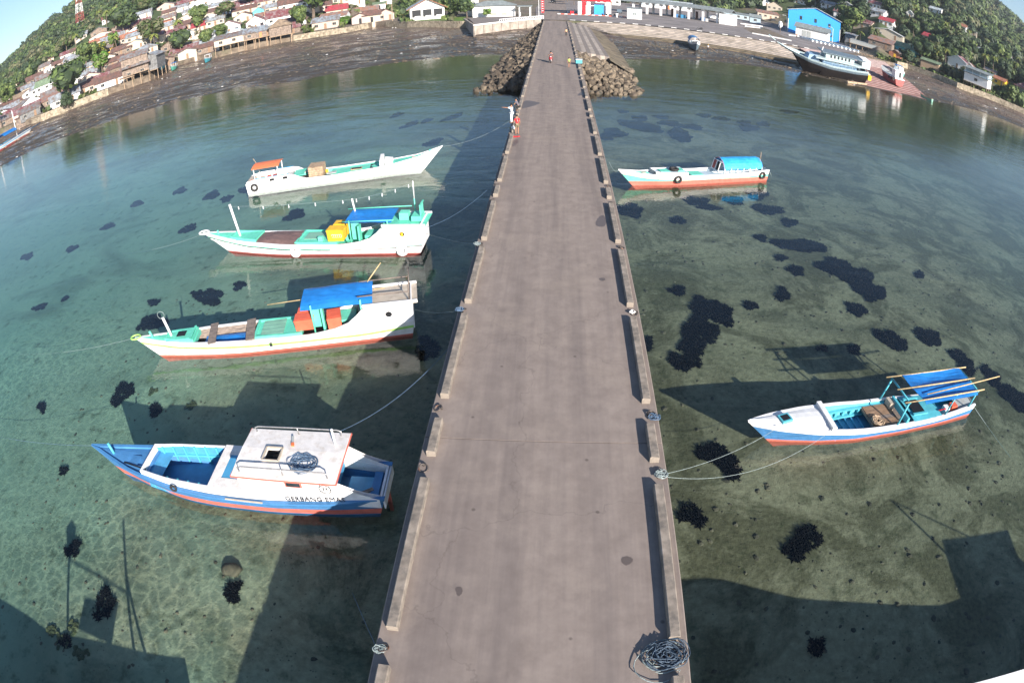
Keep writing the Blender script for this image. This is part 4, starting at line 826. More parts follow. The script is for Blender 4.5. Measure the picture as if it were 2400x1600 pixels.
for y in (-.85, 0.0, .85): F.tube('bamboo_pole', 'bamboo', [(5.7 if y else 5.6, y, FZ+.07), (.2, y, FZ+.08)], .035)
F.tube('bamboo_pole', 'bamboo', [(4.2, .62, FZ+.14), (-1.4, .38, FZ+.3)], .03); 
g = sag_sheet([(4.75, -.85, FZ+.1), (.75, -.85, FZ+.1), (.75, 0, FZ+.09), (4.75, 0, FZ+.09)], .13, seed=11); g.build('awning', 'tarp_blue', F.t); g = sag_sheet([(4.75, 0, FZ+.1), (.75, 0, FZ+.1), (.7, .95, FZ+.0), (4.4, .95, FZ+.0)], .1, droop=.5, seed=12); g.build('awning', 'tarp_blue', F.t)
rp_ = coil('net_heap', 'wood_pale', (0, 0, 0), .28, 8, .03, .15, 9); rp_.location = F.t.matrix_basis @ Vector((6.35, .35, .52)); tag(rp_, 'small tan net heaped on the wooden planks of the boat with white foredeck', 'fishing net')

# G, H: boats moored just behind the camera whose shadows lie on the seabed
G = Boat('passenger_boat', 'large white boat with purple trim just showing at the bottom right corner', (8.3, 2.5), (25.0, 1.6), 17, 1.2,
    [(0,2.25),(1.5,2.3),(3.5,1.75),(9,1.2),(14,1.6),(17,2.2)], [(0,1.5),(3,1.65),(10,1.6),(14,1.0),(17,.05)], [(.3, 0), (10.2, 1), (10.0, 1)], ['blue_paint', 'hull_white'])
G.gunwale('hull_white', .12, .08); G.inside(.5, .1, 15.5, 'pale_blue', 'grey_deck'); G.trunk(12.3, 16, .9, 1.2, 2.7, 'hull_white', .08, 'cabin_wall'); G.roof('cabin_roof', 'roof_white', 12.1, 16.2, 1.6, 2.75); G.tube('mast', 'white', [(11.8, .9, 1.0), (12.3, .9, 4.2)], .06); G.tube('stay', 'rope_dark', [(12.3, .9, 4.2), (14.5, 1, 2.8)], .03)
Hh = Boat('fishing_boat', 'white and turquoise boat whose masts throw shadows at the bottom left', (-7.6, -.2), (-21.0, -1.5), 13.5, 1.4,
    [(0,1.5),(3,1.3),(7,1.1),(11,1.4),(13.5,2.0)], [(0,1.0),(3,1.2),(8,1.15),(11,.8),(13.5,.03)], [(.3, 0), (10.3, 1), (10.0, 1)], ['salmon', 'hull_white'])
Hh.deck(.1, 13.3, 'turquoise', .0); Hh.tube('mast', 'white', [(2.0, -.6, 1.3), (2.2, -.8, 3.9)], .07); Hh.tube('mast', 'white', [(5.4, -.5, 1.2), (5.3, -.5, 3.4)], .07); sag_sheet([(4.4, -.6, 2.2), (2.6, -.7, 2.3), (2.6, .4, 2.0), (4.4, .3, 2.0)], .1).build('awning', 'tarp_blue', Hh.t); Hh.tube('brace', 'white', [(1.3, -.5, 1.3), (2.1, -.7, 2.8)], .06); Hh.tube('stay', 'rope_dark', [(5.3, -.5, 2.9), (2.1, -.7, 2.5)], .03)
b_ = MB(); b_.blob((0, 0, 0), (.28, .3, .5), 3, .25); o = b_.build('net_bundle', 'rope_dark', Hh.t); o.location = (5.3, -.55, 3.3)

# ---------------------------------------------------------------- mooring lines
def line(a, b, sag, m_, label, r=.008, n=24):
    pts = catenary(a, b, sag, n); g = MB(); g.tube(pts, r, 4); return tag(g.build('mooring_rope', m_), label, 'rope', None)
def dk_(px, py, z=.03): return tuple(at(px, py, z))
Ba = lambda bt, p: tuple(bt.t.matrix_basis @ Vector(p))
line(Ba(A, (1.6, -.9, 2.3)), dk_(1052, 815, .0), .4, 'rope_blue', 'blue mooring rope from the cabin roof of the blue boat up to the pier edge')
line(Ba(B, (0, 0, 1.0)), dk_(1078, 727), .15, 'rope_pale', 'pale mooring rope from the stern of the lime striped boat to the pier')
line(Ba(B, (14.5, 0, 1.3)), (-33, 20.5, WZ-.5), .3, 'rope_pale', 'thin anchor rope from the bow of the lime striped boat')
line(Ba(Cb, (0, 0, 1.0)), dk_(1120, 573), .1, 'rope_pale', 'pale mooring rope level from the stern of the turquoise boat to the pier')
line(Ba(Cb, (0, -.4, 1.2)), dk_(1142, 445), .3, 'rope_blue', 'second mooring rope slanting from the stern of the turquoise boat to the pier')
line(Ba(Cb, (15.5, 0, 1.4)), (-33, 34, WZ-.5), .3, 'rope_pale', 'anchor rope running left from the white bow ring of the turquoise boat')
line(Ba(A, (12.8, 0, 1.4)), (-30, 13.2, WZ-.4), .2, 'rope_blue', 'anchor rope running left from the bow of the blue boat')
line(Ba(D, (16.4, 0, 1.8)), dk_(1203, 278), .5, 'rope_pale', 'long pale rope from the long white boat to the people on the pier')
line(dk_(885, 1522), (-5.6, 9.3, WZ-.3), .1, 'rope_blue', 'blue rope dropping from the pier edge into the water below the blue boat')
line(dk_(1550, 1112), Ba(F, (11.1, .2, 1.1)), .35, 'rope_pale', 'upper pale rope from the pier to the hatch in the white foredeck'); line(dk_(1552, 1116), Ba(F, (9.2, .8, .9)), .9, 'rope_pale', 'lower slack rope from the pier to the white decked boat')
line(Ba(F, (0, .3, .6)), (23.2, 14.6, -4.3), .1, 'rope_pale', 'thin rope trailing into the water from the stern of the white decked boat', .012)
line(dk_(1428, 380), Ba(E, (13.8, 0, 1.3)), .3, 'rope_pale', 'thin rope from the pier edge to the bow of the mint striped boat', .014); line(Ba(E, (0, 0, .9)), (28, 44, WZ-.5), .3, 'rope_dark', 'dark anchor rope running right from the stern of the mint striped boat')
def ropeheap(label, px, py, R_, turns, m_, seed, r=.02, h=.12):
    o = coil('rope_heap', m_, (0, 0, 0), R_, turns, r, h, seed); p = at(px, py, .03); o.location = p; return tag(o, label, 'rope')
ropeheap('big loose heap of dark blue rope at the bottom right of the pier', 1563, 1535, .36, 17, 'rope_dark', 21, .014, .25); ropeheap('pale rope loops lying round the dark rope heap on the pier', 1552, 1548, .46, 5, 'rope_pale', 22, .013, .1)
ropeheap('knot of white and blue rope on the left pier edge near the bottom', 887, 1522, .12, 7, 'rope_pale', 23, .012); ropeheap('heap of cream and grey rope on a ring at the right pier edge', 1550, 1113, .15, 8, 'rope_pale', 24, .014); ropeheap('teal rope hanging over the right pier edge beside the short kerb', 1534, 978, .16, 5, 'rope_blue', 25, .014); ropeheap('small blue rope knot on the left pier edge level with the lime striped boat', 1077, 727, .14, 5, 'rope_blue', 26, .018); ropeheap('small rope knot on the left pier edge level with the turquoise boat', 1118, 573, .14, 5, 'rope_pale', 27, .018); ropeheap('small grey rope knot on the right pier edge between the second and third long kerbs', 1481, 733, .1, 4, 'kerb_white', 28, .016)

# ---------------------------------------------------------------- sea urchins and stones on the bed
um = bpy.data.materials.new('urchin'); M['urchin'] = mat('urchin', (.012,.011,.013), .9, .2, 5, spec=.1)
def spiky(seed):
    rnd = random.Random(seed); t = bmesh.new(); bmesh.ops.create_icosphere(t, subdivisions=1, radius=1); vs, fs = [], []
    for f in t.faces:
        c = f.calc_center_median(); 
        if c.z < -.35: continue
        k = len(vs); base = [v.co*.4 for v in f.verts]; tip = c*rnd.uniform(.8, 1.7); vs += base+[tip]; fs += [(k,k+1,k+3),(k+1,k+2,k+3),(k+2,k,k+3)]
    t.free(); return vs, fs
SPK = [spiky(i) for i in range(5)]
def urchins(label, blobs, group=None, dens_=1.0, size=.14, seed=0):
    """blobs: (px, py, rx, ry, tilt deg) in the photograph, laid on the bed"""
    rnd = random.Random(seed or blobs[0][0]); g = MB(); pts = []
    for px, py, rx, ry, tl in blobs:
        for k in range(int(1500*dens_)):
            a = rnd.uniform(0, 6.283); q = math.sqrt(rnd.random()); q *= 1+.16*math.sin(a*3+px)+.12*math.sin(a*5+py)
            u, v = math.cos(a)*q*rx, math.sin(a)*q*ry; ct, st = math.cos(R(tl)), math.sin(R(tl))
            p = at(px+u*ct-v*st, py+u*st+v*ct, WZ-.85); 
            if any((p.x-o_[0])**2+(p.y-o_[1])**2 < (size*1.15)**2 for o_ in pts): continue
            pts.append((p.x, p.y))
            if len(pts) > 700: break
    for x, y in pts:
        z = float(bed(x, y)); s_ = size*rnd.uniform(.8, 1.3); vs, fs = rnd.choice(SPK); an = rnd.uniform(0, 6.28); ca, sa = math.cos(an), math.sin(an)
        g.add([(x+(v.x*ca-v.y*sa)*s_*1.25, y+(v.x*sa+v.y*ca)*s_*1.25, z+.04+v.z*s_) for v in vs], fs)
    o = g.build('sea_urchin_cluster', 'urchin'); tag(o, label, 'sea urchins', group); return o
U = urchins
U('large hooked bank of black urchins right of the pier at mid height', [(1655,722,34,26,10),(1690,735,30,22,30),(1640,775,42,34,-10),(1625,815,28,20,0),(1605,848,38,16,10)], seed=1)
U('broad black urchin bank right of the mint boat, largest on the right', [(1960,628,42,20,15),(2010,655,48,26,30),(2045,685,30,20,20)], seed=2)
U('flat black urchin streak above the broad bank on the right', [(1870,574,58,13,4),(1915,582,22,7,0)], seed=3)
U('black urchin cluster beside the ropes left of the white decked boat', [(1665,1065,30,20,20),(1702,1082,20,30,-40),(1717,1110,16,14,0)], seed=4)
U('notched round black urchin cluster low on the right side', [(1890,1262,36,26,-20),(1866,1290,24,20,30)], seed=5); U('oblong urchin cluster close to the pier below the rope ring, right side', [(1622,1210,34,19,35)], seed=6)
U('dark urchin blot inside the shadow at the bottom right', [(1914,1515,18,18,0)], seed=7); U('urchin cluster left of the shell pebble, upper right of the white decked boat', [(2085,795,36,16,25),(2110,810,16,12,0)], seed=8)
U('urchin cluster next right of the shell pebble cluster', [(2165,785,22,12,20),(2185,795,18,16,-20)], seed=9); U('urchin strip near the right edge above the blue awning', [(2250,835,26,11,35),(2268,858,20,14,40)], seed=10)
U('long trailing urchin strip running off the right edge', [(2325,880,12,30,-40),(2360,915,20,16,30),(2392,940,16,22,0)], seed=11); U('small oval urchin patch above the hooked bank', [(1588,677,16,10,0)], seed=12)
U('urchin tuft between the hooked bank and the broad bank', [(1835,690,13,14,0)], seed=13); U('urchin pair just left of the broad bank', [(1865,635,18,10,20),(1830,605,12,6,0)], seed=14); U('small urchin patch under the left end of the flat streak', [(1783,556,14,7,10)], seed=15)
U('oval urchin patch below the broad bank', [(2008,725,24,12,20)], seed=16)
UR = [(1655,722,'the hooked urchin bank'),(1990,655,'the broad urchin bank'),(1880,577,'the flat urchin streak'),(1620,420,'the mint striped boat'),(1780,400,'the blue tarpaulin tunnel'),(1560,410,'the tyre on the mint boat'),(2085,800,'the shell pebble urchins'),(1960,930,'the white decked boat'),(1365,300,'the right pier edge'),(1420,200,'the rubble head'),(1850,240,'the beached ship'),(1540,300,'the big urchin scatter by the pier')]
UL = [(800,400,'the long white boat'),(1000,380,'the white boat bow'),(700,560,'the turquoise boat'),(480,560,'the white bow ring'),(600,760,'the lime striped boat'),(320,795,'the lime green bow ring'),(360,1060,'the open blue hold'),(220,1055,'the blue bow'),(1200,290,'the boy in red'),(570,440,'the white boat stern'),(480,688,'the round urchin cluster'),(1110,240,'the left rubble slope')]
small = 'small urchin patches on the right of the pier'
for k, (x, y, a, b_) in enumerate([(1760,716,14,8),(1928,817,10,7),(2003,820,12,10),(1520,806,8,15),(1590,518,16,7),(1630,470,30,9),(1660,485,26,6),(1720,470,22,9),(1775,455,22,12),(1800,490,36,10),(1850,520,18,8),(1475,493,32,14),(1440,310,26,10),(1480,290,30,8),(1520,300,32,9),(1590,312,24,9),(1600,325,22,7),(1570,290,26,6),(1620,298,28,6),(1755,300,22,8),(1790,292,14,5),(1500,278,18,5),(1650,270,16,4),(1420,320,14,7),(1850,262,20,4),(1745,288,14,5),(1690,278,20,4),(1550,275,16,4),(1460,262,12,3),(2155,645,10,8)]):
    U(near_label((x, y), 'small dark urchin patch', UR), [(x, y, a, b_, 6)], small, .5, seed=100+k)
U('round urchin cluster above the bow of the lime striped boat', [(488,688,30,18,0),(462,680,14,8,0)], seed=30); U('urchin cluster behind the mast of the lime striped boat', [(352,742,32,16,-8)], seed=31); U('small urchin patch left of the round cluster above the lime striped boat', [(355,694,12,7,0)], seed=32)
U('oblong urchin cluster slanting between the blue and lime striped boats', [(280,908,15,34,45)], seed=33); U('urchin cluster on the light sand below the blue boat', [(545,1388,17,24,15)], seed=34); U('urchin cluster left of the bow of the blue boat, low on the left', [(164,1276,14,20,30)], seed=35)
U('tall urchin cluster at the mast shadow, bottom left', [(240,1410,20,34,5)], seed=36); U('urchin tuft near the dark weed at the bottom left corner', [(150,1500,11,15,0)], seed=37); U('urchin cluster in the pier shadow beside the lime striped boat', [(1000,815,26,24,0)], seed=38)
U('urchin patch under the shadow near the blue boat hold', [(360,950,12,14,0)], seed=39)
sl = 'small urchin patches on the left of the pier'
for k, (x, y, a, b_) in enumerate([(90,940,7,12),(145,680,8,4),(85,700,16,5),(438,526,20,7),(495,452,18,8),(530,460,14,6),(1015,335,22,6),(1060,275,24,4),(1000,284,12,3),(960,293,20,4),(930,270,14,4),(690,500,24,10),(575,440,16,6),(165,570,14,5),(250,520,16,5),(140,1090,10,8),(60,590,14,6),(320,470,14,5),(420,440,16,5),(560,665,14,8)]):
    U(near_label((x, y), 'small dark urchin patch', UL), [(x, y, a, b_, -20)], sl, .5, seed=200+k)
for nm, cnt, mm, zone, lo, hi, seed in (('seabed_stones', 2600, 'rock_a', ((4.5, 34), (3, 46)), .03, .16, 1), ('seabed_stones', 900, 'rock_a', ((-24, -5), (4, 34)), .03, .12, 2)):
    rnd = random.Random(seed); g = MB(); protos = [MB().blob((0,0,0), (1,.8,.55), 300+i, .25) for i in range(5)]
    for k in range(cnt):
        x, y = rnd.uniform(*zone[0]), zone[1][0]+(zone[1][1]-zone[1][0])*rnd.random()**1.4; s_ = lo+(hi-lo)*rnd.random()**4; an = rnd.uniform(0, 6.3); p_ = rnd.choice(protos); z = float(bed(x, y)); ca, sa = math.cos(an), math.sin(an)
        g.add([(x+(v[0]*ca-v[1]*sa)*s_, y+(v[0]*sa+v[1]*ca)*s_, z+v[2]*s_) for v in p_.v], p_.f)
    struct(g.build(nm, mm), 'stuff')
bo = MB(); bo.blob((0,0,0), (.42,.32,.2), 8, .12, sub=2); o = bo.build('boulder', 'rock_a', None, True); p = at(548, 1345, -4.2); o.location = (p.x, p.y, float(bed(p.x, p.y))+.05); tag(o, 'single squarish brown boulder on the sand below the blue boat', 'boulder')
for (px_, py_, s_) in ((150,1510,.5),(200,1540,.4),(180,1480,.35),(130,1490,.3),(450,960,.3),(360,920,.3)):
    g = MB()
    for k in range(14): a = random.uniform(0, 6.3); q = random.random(); g.blob((math.cos(a)*q*s_, math.sin(a)*q*s_, .03), (.1, .13, .07), k, .4)
    o = g.build('weed_clump', 'leaf_olive'); p = at(px_, py_, -4.4); o.location = (p.x, p.y, float(bed(p.x, p.y))); tag(o, near_label((px_, py_), 'brown weedy clump on the seabed', [(240,1410,'the tall urchin cluster'),(150,1500,'the corner urchin tuft'),(360,950,'the urchins in the boat shadow')]), 'seaweed', 'weedy clumps on the left seabed')
rnd = random.Random(77); g = MB(); protos = [MB().blob((0,0,0), (1,.8,.5), 400+i, .25) for i in range(4)]   # stones and litter over the mud
for k in range(7000):
    az = rnd.uniform(-56, 48); a, b_ = float(RW(az)), float(RC(az)); t = rnd.random()**.8; r = a-3+(b_-a+2)*t
    if 17 > az > 3 and r > 152: continue
    s_ = rnd.uniform(.1, .36)*(1 if rnd.random() < .93 else 2.0); x, y = r*math.sin(R(az)), r*math.cos(R(az)); z = ground(x, y); p_ = rnd.choice(protos)
    g.add([(x+v[0]*s_, y+v[1]*s_, z+v[2]*s_*.7) for v in p_.v], p_.f, rnd.choice((0, 0, 0, 0, 1, 2 if rnd.random() < .12 else 0)))
struct(g.build('shore_stones', ['rock_b', 'rock_a', 'kerb_white']), 'stuff')

# ---------------------------------------------------------------- people
def person(label, loc, rz, pose, shirt, lower, cap=None, h=1.66, group=None, sleeves=True):
    k = h/1.66; t = thing('person', label, 'person', loc, rz, group)
    J = dict(pel=(0,0,.9), che=(0,.0,1.2), nec=(0,0,1.37), hd0=(0,.015,1.46), hd1=(0,.01,1.6), sl=(-.17,0,1.33), el=(-.24,-.02,1.07), hl=(-.24,.08,.84), sr=(.17,0,1.33), er=(.24,-.02,1.07), hr=(.24,.08,.84),
             pl=(-.09,0,.86), kl=(-.1,.03,.47), al=(-.1,0,.07), tl=(-.1,.14,.03), pr=(.09,0,.86), kr=(.1,.03,.47), ar=(.1,0,.07), tr=(.1,.14,.03)); J.update(pose)
    rad = dict(pel=.12, che=.125, nec=.05, hd0=.075, hd1=.085, sl=.06, el=.042, hl=.032, sr=.06, er=.042, hr=.032, pl=.085, kl=.055, al=.04, tl=.03, pr=.085, kr=.055, ar=.04, tr=.03)
    fing = []
    for s_ in ('l', 'r'):
        e, hnd = Vector(J['e'+s_]), Vector(J['h'+s_]); d = (hnd-e).normalized(); sd = d.cross(Vector((0, 0, 1)) if abs(d.z) < .9 else Vector((0, 1, 0))).normalized()
        J['pa'+s_] = tuple(hnd+d*.06); rad['pa'+s_] = .028
        for q in range(4): J['f%d%s' % (q, s_)] = tuple(hnd+d*(.135-.012*abs(q-1.4))+sd*(q-1.5)*.02); rad['f%d%s' % (q, s_)] = .009; fing.append(('pa'+s_, 'f%d%s' % (q, s_)))
        J['th'+s_] = tuple(hnd+d*.06+sd*.05); rad['th'+s_] = .011; fing.append(('h'+s_, 'th'+s_)); fing.append(('h'+s_, 'pa'+s_))
    def skin(name, edges, m_, grow=0.0, root='pel', over=None):
        names = []; 
        for e in edges:
            for q in e:
                if q not in names: names.append(q)
        me = bpy.data.meshes.new(name); me.from_pydata([Vector(J[q])*k for q in names], [(names.index(a), names.index(b_)) for a, b_ in edges], []); o = link(name, me, t); me.materials.append(M[m_])
        md = o.modifiers.new('skin', 'SKIN'); md.use_smooth_shade = True
        for i, q in enumerate(names):
            r_ = ((over or {}).get(q, rad[q])+grow)*k; me.skin_vertices[0].data[i].radius = (r_, r_*(.72 if q in ('pel', 'che') else 1)); me.skin_vertices[0].data[i].use_root = (q == root)
        sb = o.modifiers.new('sub', 'SUBSURF'); sb.levels = 1; sb.render_levels = 1; return o
    torso = [('pel','che'),('che','nec')]
    body = skin('body', torso+[('nec','hd0'),('hd0','hd1'),('nec','sl'),('sl','el'),('el','hl'),('nec','sr'),('sr','er'),('er','hr'),('pel','pl'),('pl','kl'),('kl','al'),('al','tl'),('pel','pr'),('pr','kr'),('kr','ar'),('ar','tr')]+fing, 'skin')
    for q in 'lr': J['ms'+q] = tuple((Vector(J['s'+q])*.45+Vector(J['e'+q])*.55)); rad['ms'+q] = .05; J['mk'+q] = tuple(Vector(J['p'+q])*.3+Vector(J['k'+q])*.7); rad['mk'+q] = .07
    skin('shirt', torso+[('nec','sl'),('sl','msl'),('nec','sr'),('sr','msr')], shirt, .022, over={'nec': .045})
    skin('trousers', [('pel','pl'),('pl','mkl'),('pel','pr'),('pr','mkr')]+([] if lower[1] else [('mkl','kl'),('kl','al'),('mkr','kr'),('kr','ar')]), lower[0], .024)
    g = MB(); hd = Vector(J['hd1'])*k; g.blob(hd+Vector((0, -.012, .03))*k, (.09*k, .1*k, .085*k), 5, .04, sub=2); g.build('hair', cap or 'hair', t, True)
    g = MB(); f0 = (Vector(J['hd0'])+Vector(J['hd1']))/2*k; g.box(f0+Vector((0, .095, 0))*k, (.025, .03, .035)); g.build('nose', 'skin', t)
    g = MB(); 
    for sx_ in (-1, 1): g.box(f0+Vector((sx_*.032, .085, .035))*k, (.018, .012, .01)); g.box(f0+Vector((sx_*.085, 0, .01))*k, (.015, .03, .05))
    g.box(f0+Vector((0, .085, -.04))*k, (.045, .012, .01)); g.build('face', 'hair', t)
    return t
for nm, c in (('shirt_red', (.65,.03,.04)), ('shirt_white', (.7,.74,.78)), ('shirt_grey', (.12,.11,.13)), ('shirt_lime', (.5,.68,.15)), ('shirt_orange', (.75,.25,.12)), ('cloth_dark', (.05,.05,.05)), ('cloth_khaki', (.2,.16,.1)), ('shirt_pale', (.62,.45,.25)), ('shirt_pink', (.6,.28,.25))): M[nm] = mat(nm, c, .85, .12, 20)
p = at(1212, 316); pr_ = person('boy in a red football shirt and dark shorts standing at the left kerb', (p.x, p.y, 0), R(25), dict(el=(-.27,.02,1.1), hl=(-.34,.16,1.02)), 'shirt_red', ('cloth_khaki', True), h=1.6)
text('1', .22, (.0, -.125, 1.17), (R(90), 0, 0), 'white', pr_, .003, 'shirt_number', .8)
p = at(1204, 294); person('man in a white shirt on the left kerb pointing out over the water', (p.x-.15, p.y, .2), R(75), dict(sl=(-.1,.15,1.33), el=(-.15,.4,1.34), hl=(-.16,.66,1.36)), 'shirt_white', ('shirt_white', False), h=1.65)
p = at(1218, 265); person('man in a dark shirt crouching on the left kerb behind the pointing man', (p.x-.1, p.y, .2), R(70), dict(pel=(0,-.05,.45), che=(0,.12,.74), nec=(0,.2,.9), hd0=(0,.24,.98), hd1=(0,.25,1.1), sl=(-.17,.18,.86), sr=(.17,.18,.86), el=(-.22,.3,.62), er=(.22,.3,.62), hl=(-.12,.42,.55), hr=(.12,.42,.55), pl=(-.1,-.03,.42), pr=(.1,-.03,.42), kl=(-.13,.32,.48), kr=(.13,.32,.48), al=(-.11,.1,.07), ar=(.11,.1,.07), tl=(-.11,.22,.03), tr=(.11,.22,.03)), 'shirt_grey', ('cloth_dark', False))
p = at(1342, 160); person('child in a lime yellow shirt standing by the blue box at the right kerb', (p.x-.45, p.y+.6, 0), R(160), {}, 'shirt_lime', ('cloth_khaki', True), h=1.42)
p = at(1327, 85); person('man in an orange and tan shirt walking along the far right side of the pier', (p.x, p.y, 0), R(180), dict(kl=(-.1,.15,.48), al=(-.1,.12,.07), tl=(-.1,.26,.03), ar=(.1,-.15,.09), tr=(.1,-.02,.03)), 'shirt_pale', ('cloth_dark', False))
bx = thing('cool_box', 'pale blue cool box standing on the right kerb beside the child', 'cool box', (at(1357, 152).x, at(1357, 152).y, .22))
g = MB(); g.box((0, 0, .25), (.85, .5, .5)); g.build('body', 'cyan_paint', bx); g = MB(); g.box((0, 0, .55), (.92, .56, .12)); g.build('lid', 'pale_blue', bx)
g = MB(); g.blob((0, 0, .12), (.16, .16, .14), 2, .05, sub=2); g.cyl((0, 0, .2), (.06, 0, .34), .03); o = g.build('plastic_jug', 'white'); p = at(1203, 309); o.location = (p.x, p.y, .22); tag(o, 'white plastic jug on the left kerb in front of the red shirted boy', 'jug')
g = MB(); g.box((0, 0, .04), (.3, .2, .06)); g.box((.25, .1, .03), (.2, .12, .05), .5); o = g.build('red_bag', 'red'); p = at(1207, 322); o.location = (p.x, p.y, .02); tag(o, 'flat red bag on the deck at the feet of the boy', 'bag')
# motorcycle with two riders
def motorbike(label, loc, rz, m_='red'):
    t = thing('motorcycle', label, 'motorcycle', loc, rz)
    for y in (.62, -.62):
        g = MB(); g.torus((0, y, .29), .24, .055, 18, 8, axis=(1, 0, 0)); w_ = g.build('wheel', 'rubber', t, True); g = MB(); g.torus((0, y, .29), .17, .015, 16, 5, axis=(1, 0, 0)); g.cyl((-.05, y, .29), (.05, y, .29), .04)
        for a in range(6): g.cyl((0, y, .29), (0, y+math.cos(a*1.047)*.17, .29+math.sin(a*1.047)*.17), .008, n=4)
        g.build('rim', 'steel', w_)
    g = MB()
    for sx_ in (-1, 1): g.cyl((sx_*.08, .62, .29), (sx_*.07, .42, .92), .025)
    g.build('fork', 'steel', t); g = MB(); g.grid([[(-.16, .5, .45), (0, .6, .5), (.16, .5, .45)], [(-.18, .42, .85), (0, .56, .92), (.18, .42, .85)], [(-.1, .35, 1.0), (0, .42, 1.05), (.1, .35, 1.0)]]); g.box((0, -.1, .42), (.22, .75, .28), taper=.8); g.box((0, -.55, .62), (.18, .6, .16), taper=.7); g.box((0, .6, .56), (.1, .42, .04)); g.build('fairing', m_, t)
    g = MB(); g.box((0, -.3, .76), (.26, .85, .1), taper=.85); g.build('seat', 'rubber', t); g = MB(); g.tube([(-.34, .22, 1.02), (-.2, .36, 1.0), (0, .4, .98), (.2, .36, 1.0), (.34, .22, 1.02)], .018); g.build('handlebar', 'steel', t)
    g = MB(); g.blob((0, .5, .9), (.09, .06, .08), 1, .02, sub=2); g.build('headlight', 'white', t); g = MB()
    for sx_ in (-1, 1): g.cyl((sx_*.25, .3, 1.0), (sx_*.3, .27, 1.2), .008, n=4); g.box((sx_*.3, .27, 1.22), (.1, .02, .06))
    g.build('mirror', 'rubber', t); g = MB(); g.cyl((.15, -.1, .25), (.17, -.8, .34), .045); g.build('exhaust', 'steel', t); return t
p = at(1291, 147); mb_ = motorbike('red motor scooter carrying two riders towards the camera down the pier', (p.x, p.y, 0), R(180))
sit = dict(pel=(0,-.05,.86), che=(0,.0,1.15), nec=(0,.04,1.33), hd0=(0,.06,1.41), hd1=(0,.05,1.54), sl=(-.17,.03,1.29), sr=(.17,.03,1.29), el=(-.26,.22,1.1), er=(.26,.22,1.1), hl=(-.32,.38,1.02), hr=(.32,.38,1.02), pl=(-.1,-.02,.83), pr=(.1,-.02,.83), kl=(-.2,.34,.68), kr=(.2,.34,.68), al=(-.18,.2,.3), ar=(.18,.2,.3), tl=(-.18,.34,.26), tr=(.18,.34,.26))
person('rider in a grey shirt steering the red motor scooter', (p.x, p.y+.12, 0), R(180), sit, 'shirt_grey', ('cloth_dark', False))
st2 = dict(sit); st2.update(hl=(-.12,.3,1.0), hr=(.12,.3,1.0)); person('passenger in a pink shirt sitting behind the scooter rider', (p.x, p.y+.5, .03), R(180), st2, 'shirt_pink', ('cloth_khaki', True))

# ---------------------------------------------------------------- trees
def leafy(seed, rx, rz_, lobes, nleaf, ls, m_=None, base=0.0):
    """crown of leaf tufts spread over several lobes"""
    rnd = random.Random(seed); g = MB(); cs = []
    for i in range(lobes):
        a = rnd.uniform(0, 6.28); q = rnd.random()**.6*.62; cs.append((math.cos(a)*q*rx, math.sin(a)*q*rx, base+rz_*rnd.uniform(.3, 1.45), rnd.uniform(.36, .58)*rx))
    for k in range(nleaf):
        cx_, cy_, cz_, rr = rnd.choice(cs); v = Vector((rnd.gauss(0, 1), rnd.gauss(0, 1), rnd.gauss(.25, 1))).normalized(); p = Vector((cx_, cy_, cz_))+v*rr*rnd.uniform(.72, 1.1)*Vector((1, 1, .8)).length/1.62
        u = v.orthogonal().normalized(); w_ = v.cross(u); an = rnd.uniform(0, 6.28); u, w_ = u*math.cos(an)+w_*math.sin(an), w_*math.cos(an)-u*math.sin(an); tl = v*rnd.uniform(-.5, .5); s_ = ls*rnd.uniform(.6, 1.4)
        g.add([p-u*s_, p+w_*s_*.6+tl*s_, p+u*s_, p-w_*s_*.6-tl*s_*.4], [(0, 1, 2, 3)], rnd.choice((0, 0, 0, 1)))
    for c in cs: g.blob(c[:3], (c[3]*.78,)*3, seed, .15, 1)
    return g
TREES = []
for i, (ma, mb2) in enumerate((('leaf_mid', 'leaf_dark'), ('leaf_dark', 'leaf_dark'), ('leaf_light', 'leaf_mid'), ('leaf_olive', 'leaf_mid'), ('leaf_mid', 'leaf_olive'), ('vine', 'leaf_light'))):
    cr = leafy(20+i, 3.2, 1.9, 9, 520, .42, base=2.6).mesh('crown', [ma, mb2]); tk = MB(); tk.tube([(0,0,-1), (.1,.05,1.5), (-.05,.1,3.2)], .24, 6, r2=.12)
    for a in range(4): tk.tube([(0, .05, 2.4), (math.cos(a*1.6)*.9, math.sin(a*1.6)*.9, 3.9)], .1, 4, r2=.04)
    TREES.append((cr, tk.mesh('trunk', 'bark')))
def tree(px, py, h, kind, label, wx=1.0, group=None, p=None):
    p = p or on_land(px, py, 120); t = thing('tree', label, 'tree', p, random.uniform(0, 6.28), group); s_ = h/6.3
    link('crown', TREES[kind][0], t, scale=(s_*wx, s_*wx, s_)); link('trunk', TREES[kind][1], t, scale=(s_, s_, s_)); return t
def palm_mesh(seed, hue='palm_leaf', n=15, L=2.7):
    rnd = random.Random(seed); g = MB()
    for k in range(n):
        a = 6.283*k/n+rnd.uniform(-.2, .2); up = rnd.uniform(.05, 1.0); pts = []; 
        for i in range(7):
            t = i/6; r_ = L*t*(1-.15*t); pts.append(Vector((math.cos(a)*r_, math.sin(a)*r_, up*L*.45*math.sin(t*2.2)-L*.55*t*t*(1.25-up*.6))))
        for i in range(6):
            d = (pts[i+1]-pts[i]); sd = Vector((-math.sin(a), math.cos(a), 0)); wd = .5*math.sin((i+.8)/7*math.pi)
            for s_ in (-1, 1): g.add([pts[i], pts[i]+sd*s_*wd+d*.3-Vector((0, 0, wd*.5)), pts[i+1]+sd*s_*wd*.8+d*.1-Vector((0, 0, wd*.45)), pts[i+1]], [(0, 1, 2, 3)])
    return g.mesh('crown', [hue])
